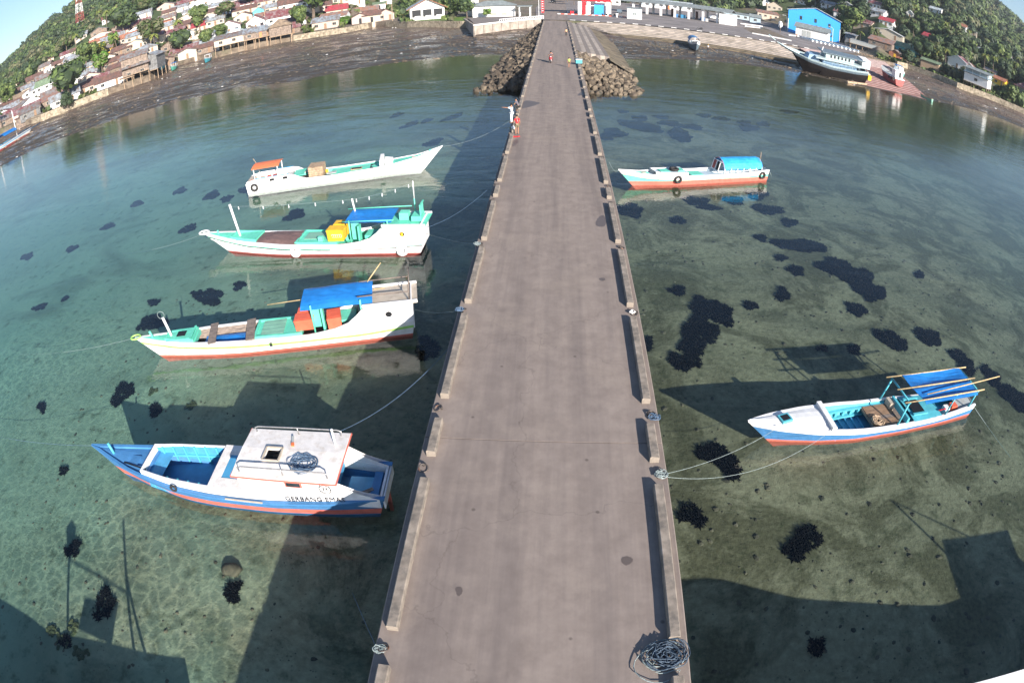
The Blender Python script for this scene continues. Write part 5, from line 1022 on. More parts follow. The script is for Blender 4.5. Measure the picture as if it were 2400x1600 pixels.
PALMS = [palm_mesh(1), palm_mesh(2), palm_mesh(3, 'leaf_mid', 13, 2.4)]
_pt = MB(); _pt.tube([(0, 0, -1), (.15, 0, .35), (.3, .05, .7), (.32, .05, 1.0)], .022, 6, r2=.015)
def palm(px, py, h, label, k=0, group=None):
    p = on_land(px, py, 120); t = thing('palm_tree', label, 'palm tree', p, random.uniform(0, 6.28), group)
    g = MB(); g.tube([(0, 0, -1), (.2, 0, h*.35), (.45, .1, h*.7), (.5, .1, h)], .2, 6, r2=.12); g.build('trunk', 'bark', t); link('crown', PALMS[k % 3], t, loc=(.5, .1, h), scale=random.uniform(.9, 1.15)); return t

# ---------------------------------------------------------------- houses
def slab4(g, a, b, c, d, th, m=0):
    a, b, c, d = [Vector(q) for q in (a, b, c, d)]; n_ = (b-a).cross(d-a).normalized()*th
    g.add([a, b, c, d, a+n_, b+n_, c+n_, d+n_], [(3,2,1,0), (4,5,6,7), (0,1,5,4), (1,2,6,5), (2,3,7,6), (3,0,4,7)], m)
def house(px, py, w, d, h, rh, wall, roof, label, rot=0.0, ridge='x', win=2, door=1, stilt=0.0, ov=.5, name='house', cat='house', p=None, side_win=0, trim=None, wmat='window', dmat='wood', lean=0.0, group=None, depth_below=2.2, hip=False, row2=0):
    p = p or on_land(px, py, 110); t = thing(name, label, cat, (p.x, p.y, p.z), face_cam(p)+R(rot), group); z0 = stilt
    g = MB(); b0 = -depth_below if not stilt else stilt
    g.box((0, d/2, (b0+z0+h)/2), (w, d, h+z0-b0))
    if ridge == 'y' and rh > .1: g.add([(-w/2, 0, z0+h), (w/2, 0, z0+h), (0, 0, z0+h+rh), (-w/2, d, z0+h), (w/2, d, z0+h), (0, d, z0+h+rh)], [(0,1,2), (5,4,3)])
    if ridge == 'x' and rh > .1 and not lean and not hip: g.add([(-w/2, 0, z0+h), (-w/2, d, z0+h), (-w/2, d/2, z0+h+rh), (w/2, 0, z0+h), (w/2, d, z0+h), (w/2, d/2, z0+h+rh)], [(2,1,0), (3,4,5)])
    wo = g.build('wall', wall, t); zt = z0+h
    if lean:
        g = MB(); slab4(g, (-w/2-ov, -ov, zt-.05), (w/2+ov, -ov, zt-.05), (w/2+ov, d+ov, zt+rh), (-w/2-ov, d+ov, zt+rh), .1); g.build('roof', roof, t)
    elif hip:
        g = MB(); q = min(w, d)*.42; A0 = [(-w/2-ov, -ov, zt), (w/2+ov, -ov, zt), (w/2+ov, d+ov, zt), (-w/2-ov, d+ov, zt)]; r0, r1 = (-w/2+q, d/2, zt+rh), (w/2-q, d/2, zt+rh)
        g.add(A0+[r0, r1], [(0,1,5,4), (1,2,5), (2,3,4,5), (3,0,4), (3,2,1,0)]); g.build('roof', roof, t)
    elif ridge == 'x':
        k = rh/(d/2); e = zt-ov*k
        for s_ in (0, 1):
            g = MB(); y0, y1 = (-ov, d/2) if not s_ else (d+ov, d/2)
            a, b_, c, dd = (-w/2-ov, y0, e), (w/2+ov, y0, e), (w/2+ov, y1, zt+rh), (-w/2-ov, y1, zt+rh)
            if s_: slab4(g, b_, a, dd, c, .08)
            else: slab4(g, a, b_, c, dd, .08)
            g.build('roof', roof, t)
    else:
        k = rh/(w/2); e = zt-ov*k
        for s_ in (-1, 1):
            g = MB(); a, b_, c, dd = (s_*(w/2+ov), -ov, e), (s_*(w/2+ov), d+ov, e), (0, d+ov, zt+rh), (0, -ov, zt+rh)
            if s_ < 0: slab4(g, b_, a, dd, c, .08)
            else: slab4(g, a, b_, c, dd, .08)
            g.build('roof', roof, t)
            if trim: g = MB(); g.tube([(s_*(w/2+ov), -ov-.05, e), (0, -ov-.05, zt+rh)], .12, 4); g.build('barge_board', trim, t)
    n_ = win+door; rows = [z0+h*.52]+([z0+h*.52-2.6] if row2 else [])
    for zc in rows:
        for i in range(n_):
            x = -w/2+w*(i+.5)/n_
            if door and i == n_//2 and zc == rows[0 if not row2 else -1]:
                g = MB(); g.box((x, -.03, z0+min(h*.42, 1.0)), (.9, .08, min(h*.84, 2.0))); g.build('door', dmat, t)
            else:
                g = MB(); g.box((x, -.04, zc), (min(1.3, w/n_*.55), .06, 1.0)); wi = g.build('window', wmat, t); g = MB(); ww = min(1.3, w/n_*.55)
                for q in ((x-ww/2, .08, 1.1), (x+ww/2, .08, 1.1), (x, .05, 1.0)): g.box((q[0], -.07, zc), (q[1], .06, q[2]))
                for q in (-.52, .52): g.box((x, -.07, zc+q), (ww+.1, .06, .08))
                g.build('window_frame', trim or 'cream', wi)
    for i in range(side_win):
        for s_ in (-1, 1): g = MB(); g.box((s_*(w/2+.02), d*(i+.5)/side_win, z0+h*.55), (.06, 1.1, .9)); g.build('window', wmat, t)
    if stilt:
        nx = max(3, int(w/2.2)); 
        for i in range(nx):
            for y in (.15, d*.5, d-.2): g = MB(); g.cyl((-w/2+.15+(w-.3)*i/(nx-1), y, -2.2), (-w/2+.15+(w-.3)*i/(nx-1), y, z0), .11, n=6); g.build('stilt', 'wood_pale', t)
        g = MB(); g.box((0, -.2, z0-.08), (w+.3, .5, .14)); g.build('floor_beam', 'wood_pale', t)
    return t
h_ = house
LM = [(72,262,'the grey lean-to shack'),(72,235,'the white gable on the far left'),(125,195,'the long green roof'),(128,228,'the rusty plank shed'),(205,195,'the laundry house'),(322,165,'the tall timber stilt house'),(350,150,'the grey plank annex'),(383,140,'the brown board hut'),(441,125,'the pale plank hut'),(365,105,'the left tall palm'),(420,90,'the right tall palm'),(548,105,'the long stilt house'),(605,85,'the new tin stilt house'),(658,65,'the brown peaked stilt house'),(542,62,'the double pink gable'),(600,50,'the steep maroon gable'),(607,30,'the sky blue gable'),(655,35,'the blue door house'),(480,48,'the long red roof'),(378,58,'the orange brick house'),(440,80,'the small white hut'),(470,78,'the round light tree'),(314,100,'the two grey roofs'),(222,103,'the long orange roof'),(238,130,'the yellow flowered tree'),(186,50,'the telecom tower'),(762,45,'the low pink building'),(735,30,'the tallest shore tree'),(815,40,'the green vine'),(870,40,'the streaked rust huts'),(907,35,'the little gabled hut'),(998,22,'the white open hall'),(460,15,'the striped top roof'),(165,235,'the big dense tree'),(20,255,'the layered tree at the left edge'),(250,55,'the tiny white hillside house')]
RM = [(1905,50,'the blue warehouse'),(1960,60,'the blue warehouse corner'),(1892,72,'the white store'),(1790,15,'the arched white house'),(2062,105,'the bright rusty shed'),(2120,115,'the turquoise house'),(2095,125,'the little brick hut'),(2080,80,'the large grey hipped roof'),(2178,150,'the pale timber shed'),(2240,140,'the white maroon gable house'),(2284,180,'the white stilt house'),(2325,190,'the tall right palm'),(2190,28,'the lone white gabled house'),(2132,40,'the tiny white gable'),(2275,80,'the ridge line roof'),(2360,138,'the high far right house'),(2400,200,'the far right pavilion'),(2268,100,'the old coconut palm'),(1990,70,'the yellow green tree'),(2155,140,'the round green tree'),(1990,22,'the pale hill roof'),(2018,42,'the pale roof by the warehouse')]
for k_ in ('left', 'right'): pass
# left shore, from the corner of the picture towards the pier
h_(72,276, 8,6,2.4,1.5,'grey_wall','old_tin_roof','dark lean-to shack with a rusty grey roof on the far left sea wall',lean=1,win=1,depth_below=.5)
h_(60,292, 7,3,1.6,.1,'timber_wall','rust_roof','low fenced shed of patched boards at the far left end of the stone wall',lean=1,win=0,door=0)
h_(74,256, 9,8,2.8,2.0,'white','old_tin_roof','white gabled house with grey roof behind the dark lean-to shack',ridge='y',rot=20,win=1)
h_(52,238, 8,7,2.6,1.6,'cream','thatch','brown roofed hut left of the white gabled house',win=1)
h_(40,250, 6,5,2.2,1.2,'cream','rust_roof','small hut with striped rust roof on the far left',win=1,rot=15)
h_(120,208, 15,8,2.8,2.2,'white','green_roof','long house with a faded green roof on the left shore',win=3,rot=-15)
h_(130,243, 11,6,2.2,1.5,'timber_wall','streaked_rust','brown plank shed with upright rusty roof sheets behind the left sea wall',lean=1,win=1,rot=-10)
h_(198,222, 9,6,2.6,1.6,'pink_wall','rust_roof','white fronted house with rust roof and laundry behind the left sea wall',win=2,rot=-8)
h_(232,205, 8,6,2.6,1.6,'cream','maroon_roof','low house with rust roof joining the laundry house on its right',win=1,rot=-8)
h_(275,188, 7,7,2.6,1.4,'timber_wall','thatch','brown patchwork hut just left of the tall timber stilt house',win=1)
s_ = h_(322,200, 9,7,5.6,1.2,'timber_wall','old_tin_roof','tall two storey timber house on stilts at the edge of the mud',win=2,door=0,stilt=2.0,rot=-6,row2=1,wmat='dark')
g = MB(); slab4(g, (-5.2,-1.6,4.4), (5.2,-1.6,4.4), (5.2,.1,5.0), (-5.2,.1,5.0), .08); g.build('awning', 'old_tin_roof', s_)
h_(352,180, 6,9,4.6,1.2,'grey_wall','tin_roof','grey plank annex with tin roof at the right side of the tall stilt house',win=0,door=0,ridge='y',rot=-20,stilt=1.2)
h_(300,205, 5,3,.25,.05,'wood_grey','wood_grey','narrow plank landing on stilts left of the tall timber house',win=0,door=0,lean=1,stilt=1.4,name='landing',cat='landing',ov=.1)
h_(383,158, 8,7,2.4,1.5,'timber_wall','rust_roof','brown board hut with rusty roof right of the grey annex',win=1,ridge='y')
h_(395,150, 5,4,2.0,.8,'timber_wall','thatch','low shed with a patched roof beside the brown board hut',lean=1,win=0)
h_(440,138, 7,6,2.8,1.0,'cream','old_tin_roof','pale plank hut with a flat grey roof left of the dark huts',win=0,ridge='y')
h_(480,126, 7,7,2.4,1.4,'timber_wall','rust_roof','dark board hut behind the beached green boat',win=1)
h_(455,118, 6,6,2.4,1.4,'grey_wall','thatch','small dark hut between the pale hut and the palm trees',win=0)
h_(551,122, 14,8,2.3,1.3,'cream','old_tin_roof','long stilt house with white porch wall and grey roof over the mud',win=3,door=0,stilt=1.9,wmat='dark',rot=-4,lean=1)
h_(600,112, 8,7,2.3,1.6,'timber_wall','tin_roof','stilt house with a new grey tin roof and orange cloths below',win=1,door=1,stilt=1.8,rot=-4,lean=1,dmat='orange')
h_(628,108, 6,6,2.0,1.2,'wood_pale','tin_roof','small lower stilt room with grey roof beside the brown stilt house',win=0,door=1,stilt=1.8,lean=1)
h_(659,103, 7.5,8,3.2,2.6,'timber_wall','thatch','brown stilt house with a tall pale peaked roof over the mud',win=0,door=0,stilt=3.0,rot=-4,hip=True)
h_(763,68, 9.5,6,2.8,1.6,'pink_wall','tin_roof','low pink block building with one long grey roof behind the stone wall',win=2,door=1,lean=1,rot=-5,wmat='dark')
h_(845,56, 6,6,2.6,1.3,'pink_wall','rust_roof','small hut with open dark doorway right of the green vine',win=0,ridge='y',dmat='dark')
h_(872,54, 6,6,2.8,1.5,'cream','rust_roof','small hut with striped brown roof beside the vine hut',win=0,dmat='dark')
h_(905,48, 6,7,2.6,1.6,'pink_wall','rust_roof','little gabled beach hut in front of the white open hall',win=1,ridge='y',rot=15)
h_(890,24, 5,5,2.6,.8,'white','green_roof','white shed with flat green roof up behind the beach huts',win=0,lean=1,dmat='dark')
h_(905,12, 5,5,2.6,1.2,'white','old_tin_roof','white gabled shed left of the white open hall',win=0,ridge='y')
h_(538,80, 9,9,3.2,2.4,'white','old_tin_roof','white house with a double pink edged gable above the long stilt house',win=2,ridge='y',trim='maroon_roof',rot=-5)
h_(552,88, 6,3,2.4,1.2,'white','pale_roof','white porch with its own small gable in front of the double gable house',win=2,door=0,ridge='y',trim='pale_blue',rot=-5)
h_(600,70, 7.5,9,3.4,2.4,'white','maroon_roof','white house with one steep maroon edged gable, right of the double gable house',win=2,ridge='y',trim='maroon_roof',rot=-5)
h_(510,88, 8,6,2.4,1.0,'white','tin_roof','low white house with grey tin roof left of the double gable house',win=2,lean=1)
h_(607,42, 5,6,3.0,1.6,'cyan_paint','tin_roof','small sky blue gabled house among maroon roofs',win=1,ridge='y')
h_(662,55, 13,9,3.0,2.6,'white','maroon_roof','big maroon roofed white house with a blue door',win=2,rot=-6,dmat='sea_blue')
h_(690,22, 13,9,2.8,2.2,'white','rust_roof','wide rust roofed house behind the big maroon roofed one',win=2,rot=4)
h_(440,95, 6,5,3.2,1.2,'white','tin_roof','small white two window house right of the tall palms',win=1,ridge='y',trim='tin_roof')
h_(480,72, 12,8,2.6,2.0,'cream','red_roof','long bright red roof between the brick house and the double gable house',win=2,rot=-12)
h_(380,66, 10,6,3.0,.4,'orange_roof','orange_roof','bare orange brick house with a flat top on the slope',win=0,lean=1,rot=-12)
h_(345,128, 9,8,2.4,1.6,'cream','tin_roof','grey hipped roof right behind the tall timber stilt house',win=1,hip=True)
h_(306,150, 9,8,2.4,1.8,'timber_wall','streaked_rust','house with upright rusty roof panels behind the tall stilt house',win=0,lean=1)
G1 = 'tin and rust roofs packed together on the left slope'
rows_ = [ # px, py, w, roof, rot, wall, label
 (318,116,10,'tin_roof',-10,'cream','shining grey roof above the brown vertical sheet house'), (322,96,11,'tin_roof',-12,'cream','upper of the two grey roofs left of the palms'), (299,100,8,'orange_roof',-12,'pink_wall','small orange tiled roof left of the two grey roofs'), (228,110,10,'orange_roof',-16,'cream','long orange tiled roof in the middle of the left village'),
 (232,84,9,'tin_roof',-10,'timber_wall','grey hipped roof high among the trees right of the tower'), (190,95,7,'tin_roof',-10,'cream','small grey roof directly below the tower'), (222,130,9,'tin_roof',-14,'cream','grey roof below the long orange roof'), (240,132,10,'old_tin_roof',-14,'yellow','grey roof with a yellow end wall near the yellow tree'), (245,152,10,'rust_roof',-10,'cream','rusty roof below the yellow tree'),
 (265,160,8,'rust_roof',-10,'timber_wall','rust roof just right of the banana plants'), (112,150,8,'rust_roof',-18,'cream','rust roofed cream house in the trees left'), (104,168,7,'old_tin_roof',-18,'cream','little cream house under the rust roofed one'), (120,170,8,'maroon_roof',-18,'white','maroon roof strip above the green roofed house'), (150,172,9,'tin_roof',-20,'white','narrow grey blue roof right of the pole'),
 (172,150,10,'tin_roof',-18,'white','grey roof above the mango tree'), (185,128,10,'rust_roof',-16,'cream','rust roof between grey roofs left of the orange one'), (205,150,8,'maroon_roof',-12,'cream','maroon roof behind the laundry house'), (150,210,9,'old_tin_roof',-10,'cream','grey tin roof right of the plank shed'), (90,220,8,'tin_roof',-12,'white','tin roof with white wall left of the green roofed house'),
 (285,130,9,'rust_roof',-10,'timber_wall','rust roof left of the upright rusty panels'), (400,120,8,'rust_roof',-8,'timber_wall','rust roof hidden behind the palm trunks'), (410,88,9,'maroon_roof',-10,'cream','maroon roof above the round green tree'), (335,44,9,'tin_roof',-8,'white','tin roof with white wall high among trees'), (250,55,5,'maroon_roof',0,'white','tiny white house on the tree covered slope'),
 (440,52,11,'rust_roof',-8,'cream','rust roof right of the brick house'), (455,36,12,'tin_roof',-10,'white','striped grey roof near the top edge'), (490,42,11,'rust_roof',-6,'cream','long rust roof over the red one'), (510,24,11,'tin_roof',-10,'white','grey roof above the long rust roof'), (470,16,12,'pale_roof',-10,'white','pale blue roof at the top edge'),
 (535,34,10,'maroon_roof',-8,'white','maroon roof above the double gable house'), (548,12,9,'tin_roof',-8,'white','pale roof at the top edge left of the maroon ones'), (575,22,11,'maroon_roof',-6,'white','dark red roof at the top left of the blue gable'), (570,52,8,'rust_roof',-8,'cream','rust roof strip left of the steep gable'), (625,14,10,'maroon_roof',-4,'cream','maroon roof at the top edge over the blue gable'),
 (640,30,9,'tin_roof',-4,'cream','tin patch roof between two maroon roofs'), (720,10,12,'maroon_roof',-2,'white','broad maroon roof at the top edge left of the big tree'), (700,36,10,'maroon_roof',-4,'white','maroon roof with a white gable end beside the big tree'), (752,28,9,'rust_roof',0,'cream','rust roof behind the big tree'), (790,38,8,'red_roof',-2,'cream','small red ribbed roof behind the long grey one'),
 (860,38,9,'streaked_rust',-2,'cream','streaked rust roof above the beach huts'), (830,12,9,'green_roof',0,'white','green roofed shed near the top edge'), (800,8,7,'tin_roof',0,'cream','grey roof at the top edge right of the big tree'), (420,30,9,'tin_roof',-10,'white','pale tin roof left of the striped one'), (395,40,7,'rust_roof',-10,'cream','small rust roof above the brick house'), (30,212,7,'rust_roof',-20,'cream','lone rust roof deep in the far left trees'), (12,222,6,'tin_roof',-20,'cream','grey roof at the far left edge'), (360,100,9,'maroon_roof',-8,'cream','maroon roof behind the tall palms'), (600,92,7,'rust_roof',-4,'cream','striped brown roof behind the new tin roof'), (585,86,7,'thatch',-4,'cream','weathered roof between the two gables'), (505,60,8,'tin_roof',-8,'cream','grey roof in front of the long red roof'), (430,72,8,'rust_roof',-8,'pink_wall','rust roof under the brick house')]
for i, (x, y, w_, rf, ro, wa, lb) in enumerate(rows_):
    h_(x, y, w_, 7+i % 3, 2.5, 1.5+.2*(i % 3), wa, rf, lb, rot=ro, win=1+i % 2, ridge='x' if i % 4 else 'y', group=None)
rv = random.Random(12); pl_ = [(o.location.x, o.location.y) for o in col.objects if o.get('category') == 'house']; cn = 0; tr_ = 0
while cn < 70 and tr_ < 6000:
    tr_ += 1; az_ = rv.uniform(-53, -19); r_ = float(RC(az_))+8+rv.random()**1.4*105; x_, y_ = r_*math.sin(R(az_)), r_*math.cos(R(az_))
    if any((x_-a)**2+(y_-b_)**2 < 85 for a, b_ in pl_): continue
    pl_.append((x_, y_)); cn += 1; rf = rv.choice(('rust_roof','rust_roof','maroon_roof','tin_roof','old_tin_roof','streaked_rust'))
    h_(0, 0, rv.uniform(8, 12), rv.uniform(7, 9), 2.4, rv.uniform(1.3, 2), rv.choice(('cream','white','timber_wall','pink_wall')), rf, near_label((x_, y_, ground(x_, y_)+3), 'house with '+{'rust_roof':'brown','maroon_roof':'maroon','tin_roof':'grey tin','old_tin_roof':'dull grey','streaked_rust':'streaked orange'}[rf]+' roof', LM), rot=rv.uniform(-20, 5), win=1, ridge=rv.choice('xxy'), group=G1, p=Vector((x_, y_, ground(x_, y_))))
# telecom tower
def tower(px, py, h, wb, label):
    p = on_land(px, py, 150); t = thing('lattice_tower', label, 'tower', p, face_cam(p)+.3); n_ = 12
    for i in range(n_):
        f0, f1 = i/n_, (i+1)/n_; w0, w1 = wb*(1-f0*.72), wb*(1-f1*.72); z0, z1 = h*f0, h*f1; m_ = 'red' if i//2 % 2 else 'white'; g = MB()
        c0 = [(-w0, -w0, z0), (w0, -w0, z0), (w0, w0, z0), (-w0, w0, z0)]; c1 = [(-w1, -w1, z1), (w1, -w1, z1), (w1, w1, z1), (-w1, w1, z1)]
        for k in range(4): k2 = (k+1) % 4; g.cyl(c0[k], c1[k], .16, n=4); g.cyl(c0[k], c1[k2], .09, n=4); g.cyl(c0[k2], c1[k], .09, n=4); g.cyl(c1[k], c1[k2], .1, n=4)
        g.build('lattice_section', m_ if m_ == 'white' else 'oxide', t)
    for i in range(8): g = MB(); z = h*(.42+.07*i); g.cyl((-wb*.6-.2, -wb*.4, z), (-wb*.6-.2, -wb*.4-.5, z), .5, .55, 10); g.build('dish', 'white', t)
tower(190, 73, 42, 3.0, 'red and white lattice telecom tower with dishes on the left hill')
M['tower_red'] = M['oxide']

# white open hall, office, port buildings
hall = h_(1002, 47, 10.8, 12, 4.3, 2.9, 'white', 'pale_roof', 'white open sided hall with a pale gabled roof behind the green lawn', ridge='y', win=0, door=0, ov=1.0, name='hall', cat='hall', trim='orange_roof', rot=3)
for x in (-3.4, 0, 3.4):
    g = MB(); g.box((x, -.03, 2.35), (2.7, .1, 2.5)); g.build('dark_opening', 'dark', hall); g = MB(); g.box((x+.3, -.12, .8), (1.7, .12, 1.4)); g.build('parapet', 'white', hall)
for x in (-5.2, -1.75, 1.75, 5.2): g = MB(); g.box((x, -.15, 2.1), (.35, .3, 4.2)); g.build('column', 'white', hall)
off = h_(1158, 40, 13, 9, 3.7, 1.6, 'white', 'grey_roof', 'long white office with a grey hipped roof at the left of the pier road', win=0, door=0, hip=True, name='office', cat='building', ov=.7)
g = MB(); g.box((1.5, -.05, .9), (5, .1, .9)); g.build('pink_panel', 'pink_wall', off); g = MB(); g.box((1.5, -.12, .95), (1.4, .06, .5)); g.build('sign_board', 'white', off)
h_(1112, 38, 4.5, 7, 3.8, .4, 'white', 'pale_roof', 'white flat roofed wing at the left end of the long office', lean=1, win=0, door=0, ov=.3, name='office_wing', cat='building'); h_(1100, 26, 7, 6, 4.5, .4, 'white', 'pale_roof', 'plain white block behind the left wing of the office', lean=1, win=0, door=0, ov=.2, name='white_block', cat='building')
po = thing('porch', 'open white porch on posts at the right end of the long office', 'porch', on_land(1230, 40), 0)
for x in (-1.6, 1.6):
    for y in (0, 4): g = MB(); g.box((x, y, 1.7), (.3, .3, 3.4)); g.build('post', 'white', po)
g = MB(); g.box((0, 2, 3.5), (4.4, 5.2, .25)); g.build('roof', 'grey_roof', po)
fe = thing('low_railing', 'low white railing along the top of the concrete sea wall', 'railing', (0, 0, 0))
for i in range(26):
    t = i/25; x, y = -14.5+10.9*t, 160+15*t; g = MB(); g.box((x+.2, y+.8, .9), (.15, .15, 1.0)); g.build('post', 'white', fe)
g = MB(); g.tube([(-14.3, 160.8, 1.35), (-3.4, 175.8, 1.35)], .09, 4); g.build('rail', 'white', fe)
def pole(px, py, h, label, m_='white', arm=0, name='lamp_post', cat='lamp post', p=None, r=.09):
    p = p or on_land(px, py, 100); t = thing(name, label, cat, p, face_cam(p)); g = MB(); pts = [(0, 0, -.3), (0, 0, h)]
    if arm: pts = [(0, 0, -.3), (0, 0, h-.5), (-arm*.3, 0, h-.05), (-arm, 0, h)]
    g.tube(pts, r, 6, r2=r*.6); g.build('pole', m_, t)
    if arm: g = MB(); g.box((-arm-.25, 0, h), (.7, .25, .14)); g.build('lamp_head', 'white', t)
    return t
pole(1263, 38, 6.0, 'white lamp post by the left corner of the pier road', arm=-.8); bn = thing('feather_banner', 'tall red banner with white marks at the left of the pier road', 'banner', on_land(1272, 32), 0)
g = MB(); g.box((0, 0, 3.0), (.95, .06, 5.6)); g.build('cloth', 'red', bn); g = MB(); g.cyl((-.5, 0, -.2), (-.5, 0, 6), .04, n=5); g.build('pole', 'white', bn)
for i in range(6): g = MB(); g.box((0, -.04, .9+i*.85), (.5, .03, .22)); g.build('white_mark', 'white', bn)
for x, y, hh, lb in ((150,178,9,'leaning utility pole above the green roofed house'),(276,46,8,'utility pole among trees on the upper left slope'),(622,57,11,'tall pole beside the steep maroon gable house'),(795,32,9,'thin pole in front of the big tree'),(836,22,7,'pole by the path right of the big tree'),(920,50,7,'pole beside the little gabled beach hut')): pole(x, y, hh, lb, 'wood_pale', name='utility_pole', cat='pole', r=.13)

# fuel station
fs = thing('fuel_station', 'small red and white fuel station with a red canopy at the port entrance', 'fuel station', on_land(1400, 36), face_cam(on_land(1400, 36)))
g = MB(); slab4(g, (-8, 0, 5.6), (8, 0, 5.6), (8, 5, 6.4), (-8, 5, 6.4), .15); g.build('canopy', 'red', fs); g = MB(); g.box((0, -.08, 5.55), (16.2, .12, .35)); g.build('white_edge', 'white', fs)
text('PERTAMINA', .85, (0, -.02, 6.0), (R(55), 0, 0), 'white', fs, .02, 'canopy_lettering', 1.2)
g = MB(); slab4(g, (-4, -2.2, 4.0), (3.4, -2.2, 4.0), (3.4, -.2, 4.7), (-4, -.2, 4.7), .12); g.build('kiosk_roof', 'red', fs)
g = MB(); g.box((-.3, 2.0, 1.7), (7, 3.4, 3.4)); g.build('wall', 'white', fs)
for x, m_ in ((-4.4, 'white'), (-3.3, 'red'), (-2.2, 'white'), (3.0, 'white')): g = MB(); g.box((x, -1.8, 1.9), (.9 if m_ == 'white' else .8, .7, 3.8)); g.build('pillar', m_, fs)
g = MB(); g.box((.4, -1.0, 1.6), (2.4, .8, 2.8)); g.build('blue_pump_box', 'blue_wall', fs)
for i in range(4): g = MB(); g.box((1.3+i*1.0, -2.6, .35), (.55, .8, .6), taper=.7); g.build('drum_stand', 'dark', fs)
for i in range(24): g = MB(); g.box((-9.5+i*.85, -3.3-.04*i, .12), (.83, .4, .26)); g.build('kerb_piece', 'orange_red' if i % 2 else 'white', fs)
for i, x in enumerate((-8.6, -7.9)): g = MB(); g.box((x, -2.6, .7), (.45, .45, 1.1)); o = g.build('fuel_pump', 'red', None); o.location = fs.matrix_basis @ Vector((0, 0, 0)); o.rotation_euler = fs.rotation_euler; tag(o, ('left' if not i else 'right')+' one of the two small red pumps left of the fuel station kiosk', 'fuel pump')
tf = thing('low_railing', 'white and green railings at the left side of the fuel station', 'railing', on_land(1345, 32), face_cam(on_land(1345, 32)))
for i in range(9): g = MB(); g.box((-2+i*1.1, 0, .8), (.14, .14, 1.6)); g.build('post', 'white', tf)
for z in (.5, 1.0, 1.5): g = MB(); g.box((2.4, .02, z), (9.4, .1, .14)); g.build('rail', 'green_roof' if z == 1.0 else 'white', tf)
h_(1487, 46, 4.6, 4.6, 3.6, .2, 'white', 'grey_roof', 'white cube booth with one window beside the terminal roof', lean=1, win=1, door=0, ov=.15, name='booth', cat='booth', wmat='grey_roof', trim='white'); h_(1425, 12, 12, 5, 3.2, 1.0, 'white', 'pale_roof', 'low white building behind the red canopy', win=3, name='building', cat='building')
g = MB(); g.box((0, 0, .6), (.5, .5, 1.2)); g.box((0, 0, 1.3), (.8, .6, .3)); o = g.build('white_post', 'white'); o.location = on_land(1446, 42); tag(o, 'short white post box between the kiosk and the white booth', 'post')
fs.scale = (1.3, 1.3, 1.25)
# long passenger terminal roof on columns
tA, tB = on_land(1470, 30), on_land(1722, 62); d = (tB-tA); Lt = math.hypot(d.x, d.y); tm = thing('passenger_terminal', 'long open terminal with a grey roof carried on square white columns', 'terminal', tA, math.atan2(d.y, d.x))
g = MB(); zr = 4.7
slab4(g, (-2, -1.5, zr), (Lt*.97, -1.5, zr), (Lt*.97, 4, zr+1.3), (-2, 4, zr+1.3), .15); g.build('roof', 'grey_roof', tm); g = MB(); slab4(g, (Lt*.97, 9.5, zr), (-2, 9.5, zr), (-2, 4, zr+1.3), (Lt*.97, 4, zr+1.3), .15); g.build('roof', 'grey_roof', tm)
for i in range(7):
    x = Lt*(.06+.13*i)
    for y in (0, 8): g = MB(); g.box((x, y, 2.3), (.75, .75, 4.7)); g.box((x, y, 4.3), (1.5, .6, .5)); g.build('column', 'white', tm)
g = MB(); g.box((Lt*.93, 2, 2.0), (5.5, 7, 4.2)); g.build('end_room', 'white', tm); 
for x, m_ in ((.45,'blue_paint'),(.52,'sea_blue'),(.70,'blue_paint')): g = MB(); g.box((Lt*x, 1.5, .75), (1.6, 1.4, 1.4)); o = g.build('blue_bin', m_, None); o.location = tA; o.rotation_euler = tm.rotation_euler; tag(o, {.45:'left blue bin under the middle of the terminal roof', .52:'pale blue bin right of the first bin under the terminal roof', .70:'blue bin beside a white box under the right half of the terminal roof'}[x], 'bin')
g = MB(); g.box((Lt*.74, 1.5, .6), (.9, .9, 1.1)); o = g.build('white_box', 'white'); o.location = tA; o.rotation_euler = tm.rotation_euler; tag(o, 'small white box right of the last blue bin under the terminal roof', 'box')
for x in (.40, .62): g = MB(); g.box((Lt*x, 6, 1.7), (2.0 if x < .5 else 1.0, .3, 3.2)); o = g.build('brick_panel', 'rust_roof'); o.location = tA; o.rotation_euler = tm.rotation_euler; tag(o, ('wide' if x < .5 else 'narrow')+' brown panel standing under the terminal roof', 'panel')
h_(1560, 22, 26, 8, 3.4, 1.2, 'white', 'pale_roof', 'long white building with orange doors behind the terminal', win=7, door=1, name='building', cat='building', dmat='orange', wmat='pale_blue'); h_(1585, 4, 34, 12, 9, .3, 'white', 'pale_roof', 'huge plain white warehouse wall behind the terminal roof', lean=1, win=0, door=0, name='warehouse', cat='warehouse')
h_(1770, 55, 5, 5, 3.0, 1.2, 'pale_blue', 'grey_roof', 'small pale guard house right of the terminal', win=1, door=0, name='guard_house', cat='guard house'); h_(1722, 44, 14, 4, 2.6, .6, 'pale_blue', 'grey_roof', 'low pale blue shed between the terminal and the guard house', win=4, door=0, name='shed', cat='shed', lean=1)
h_(1800, 46, 12, 7, 3.2, 1.4, 'cream', 'streaked_rust', 'cream shop row with a brown scalloped awning left of the blue warehouse', win=3, lean=1, rot=10, name='shop_row', cat='shop'); h_(1790, 14, 14, 10, 5.0, 3.2, 'white', 'grey_roof', 'white house with arched openings and a wide gable above the shop row', ridge='y', win=3, trim='white'); h_(1815, 26, 9, 3, 3.0, 2.4, 'cream', 'thatch', 'timber fronted gable in front of the wide white house', ridge='y', win=3, door=0)
h_(1715, 12, 12, 9, 3, 2.4, 'white', 'old_tin_roof', 'white house with layered grey gables left of the wide white house', ridge='y', win=2)
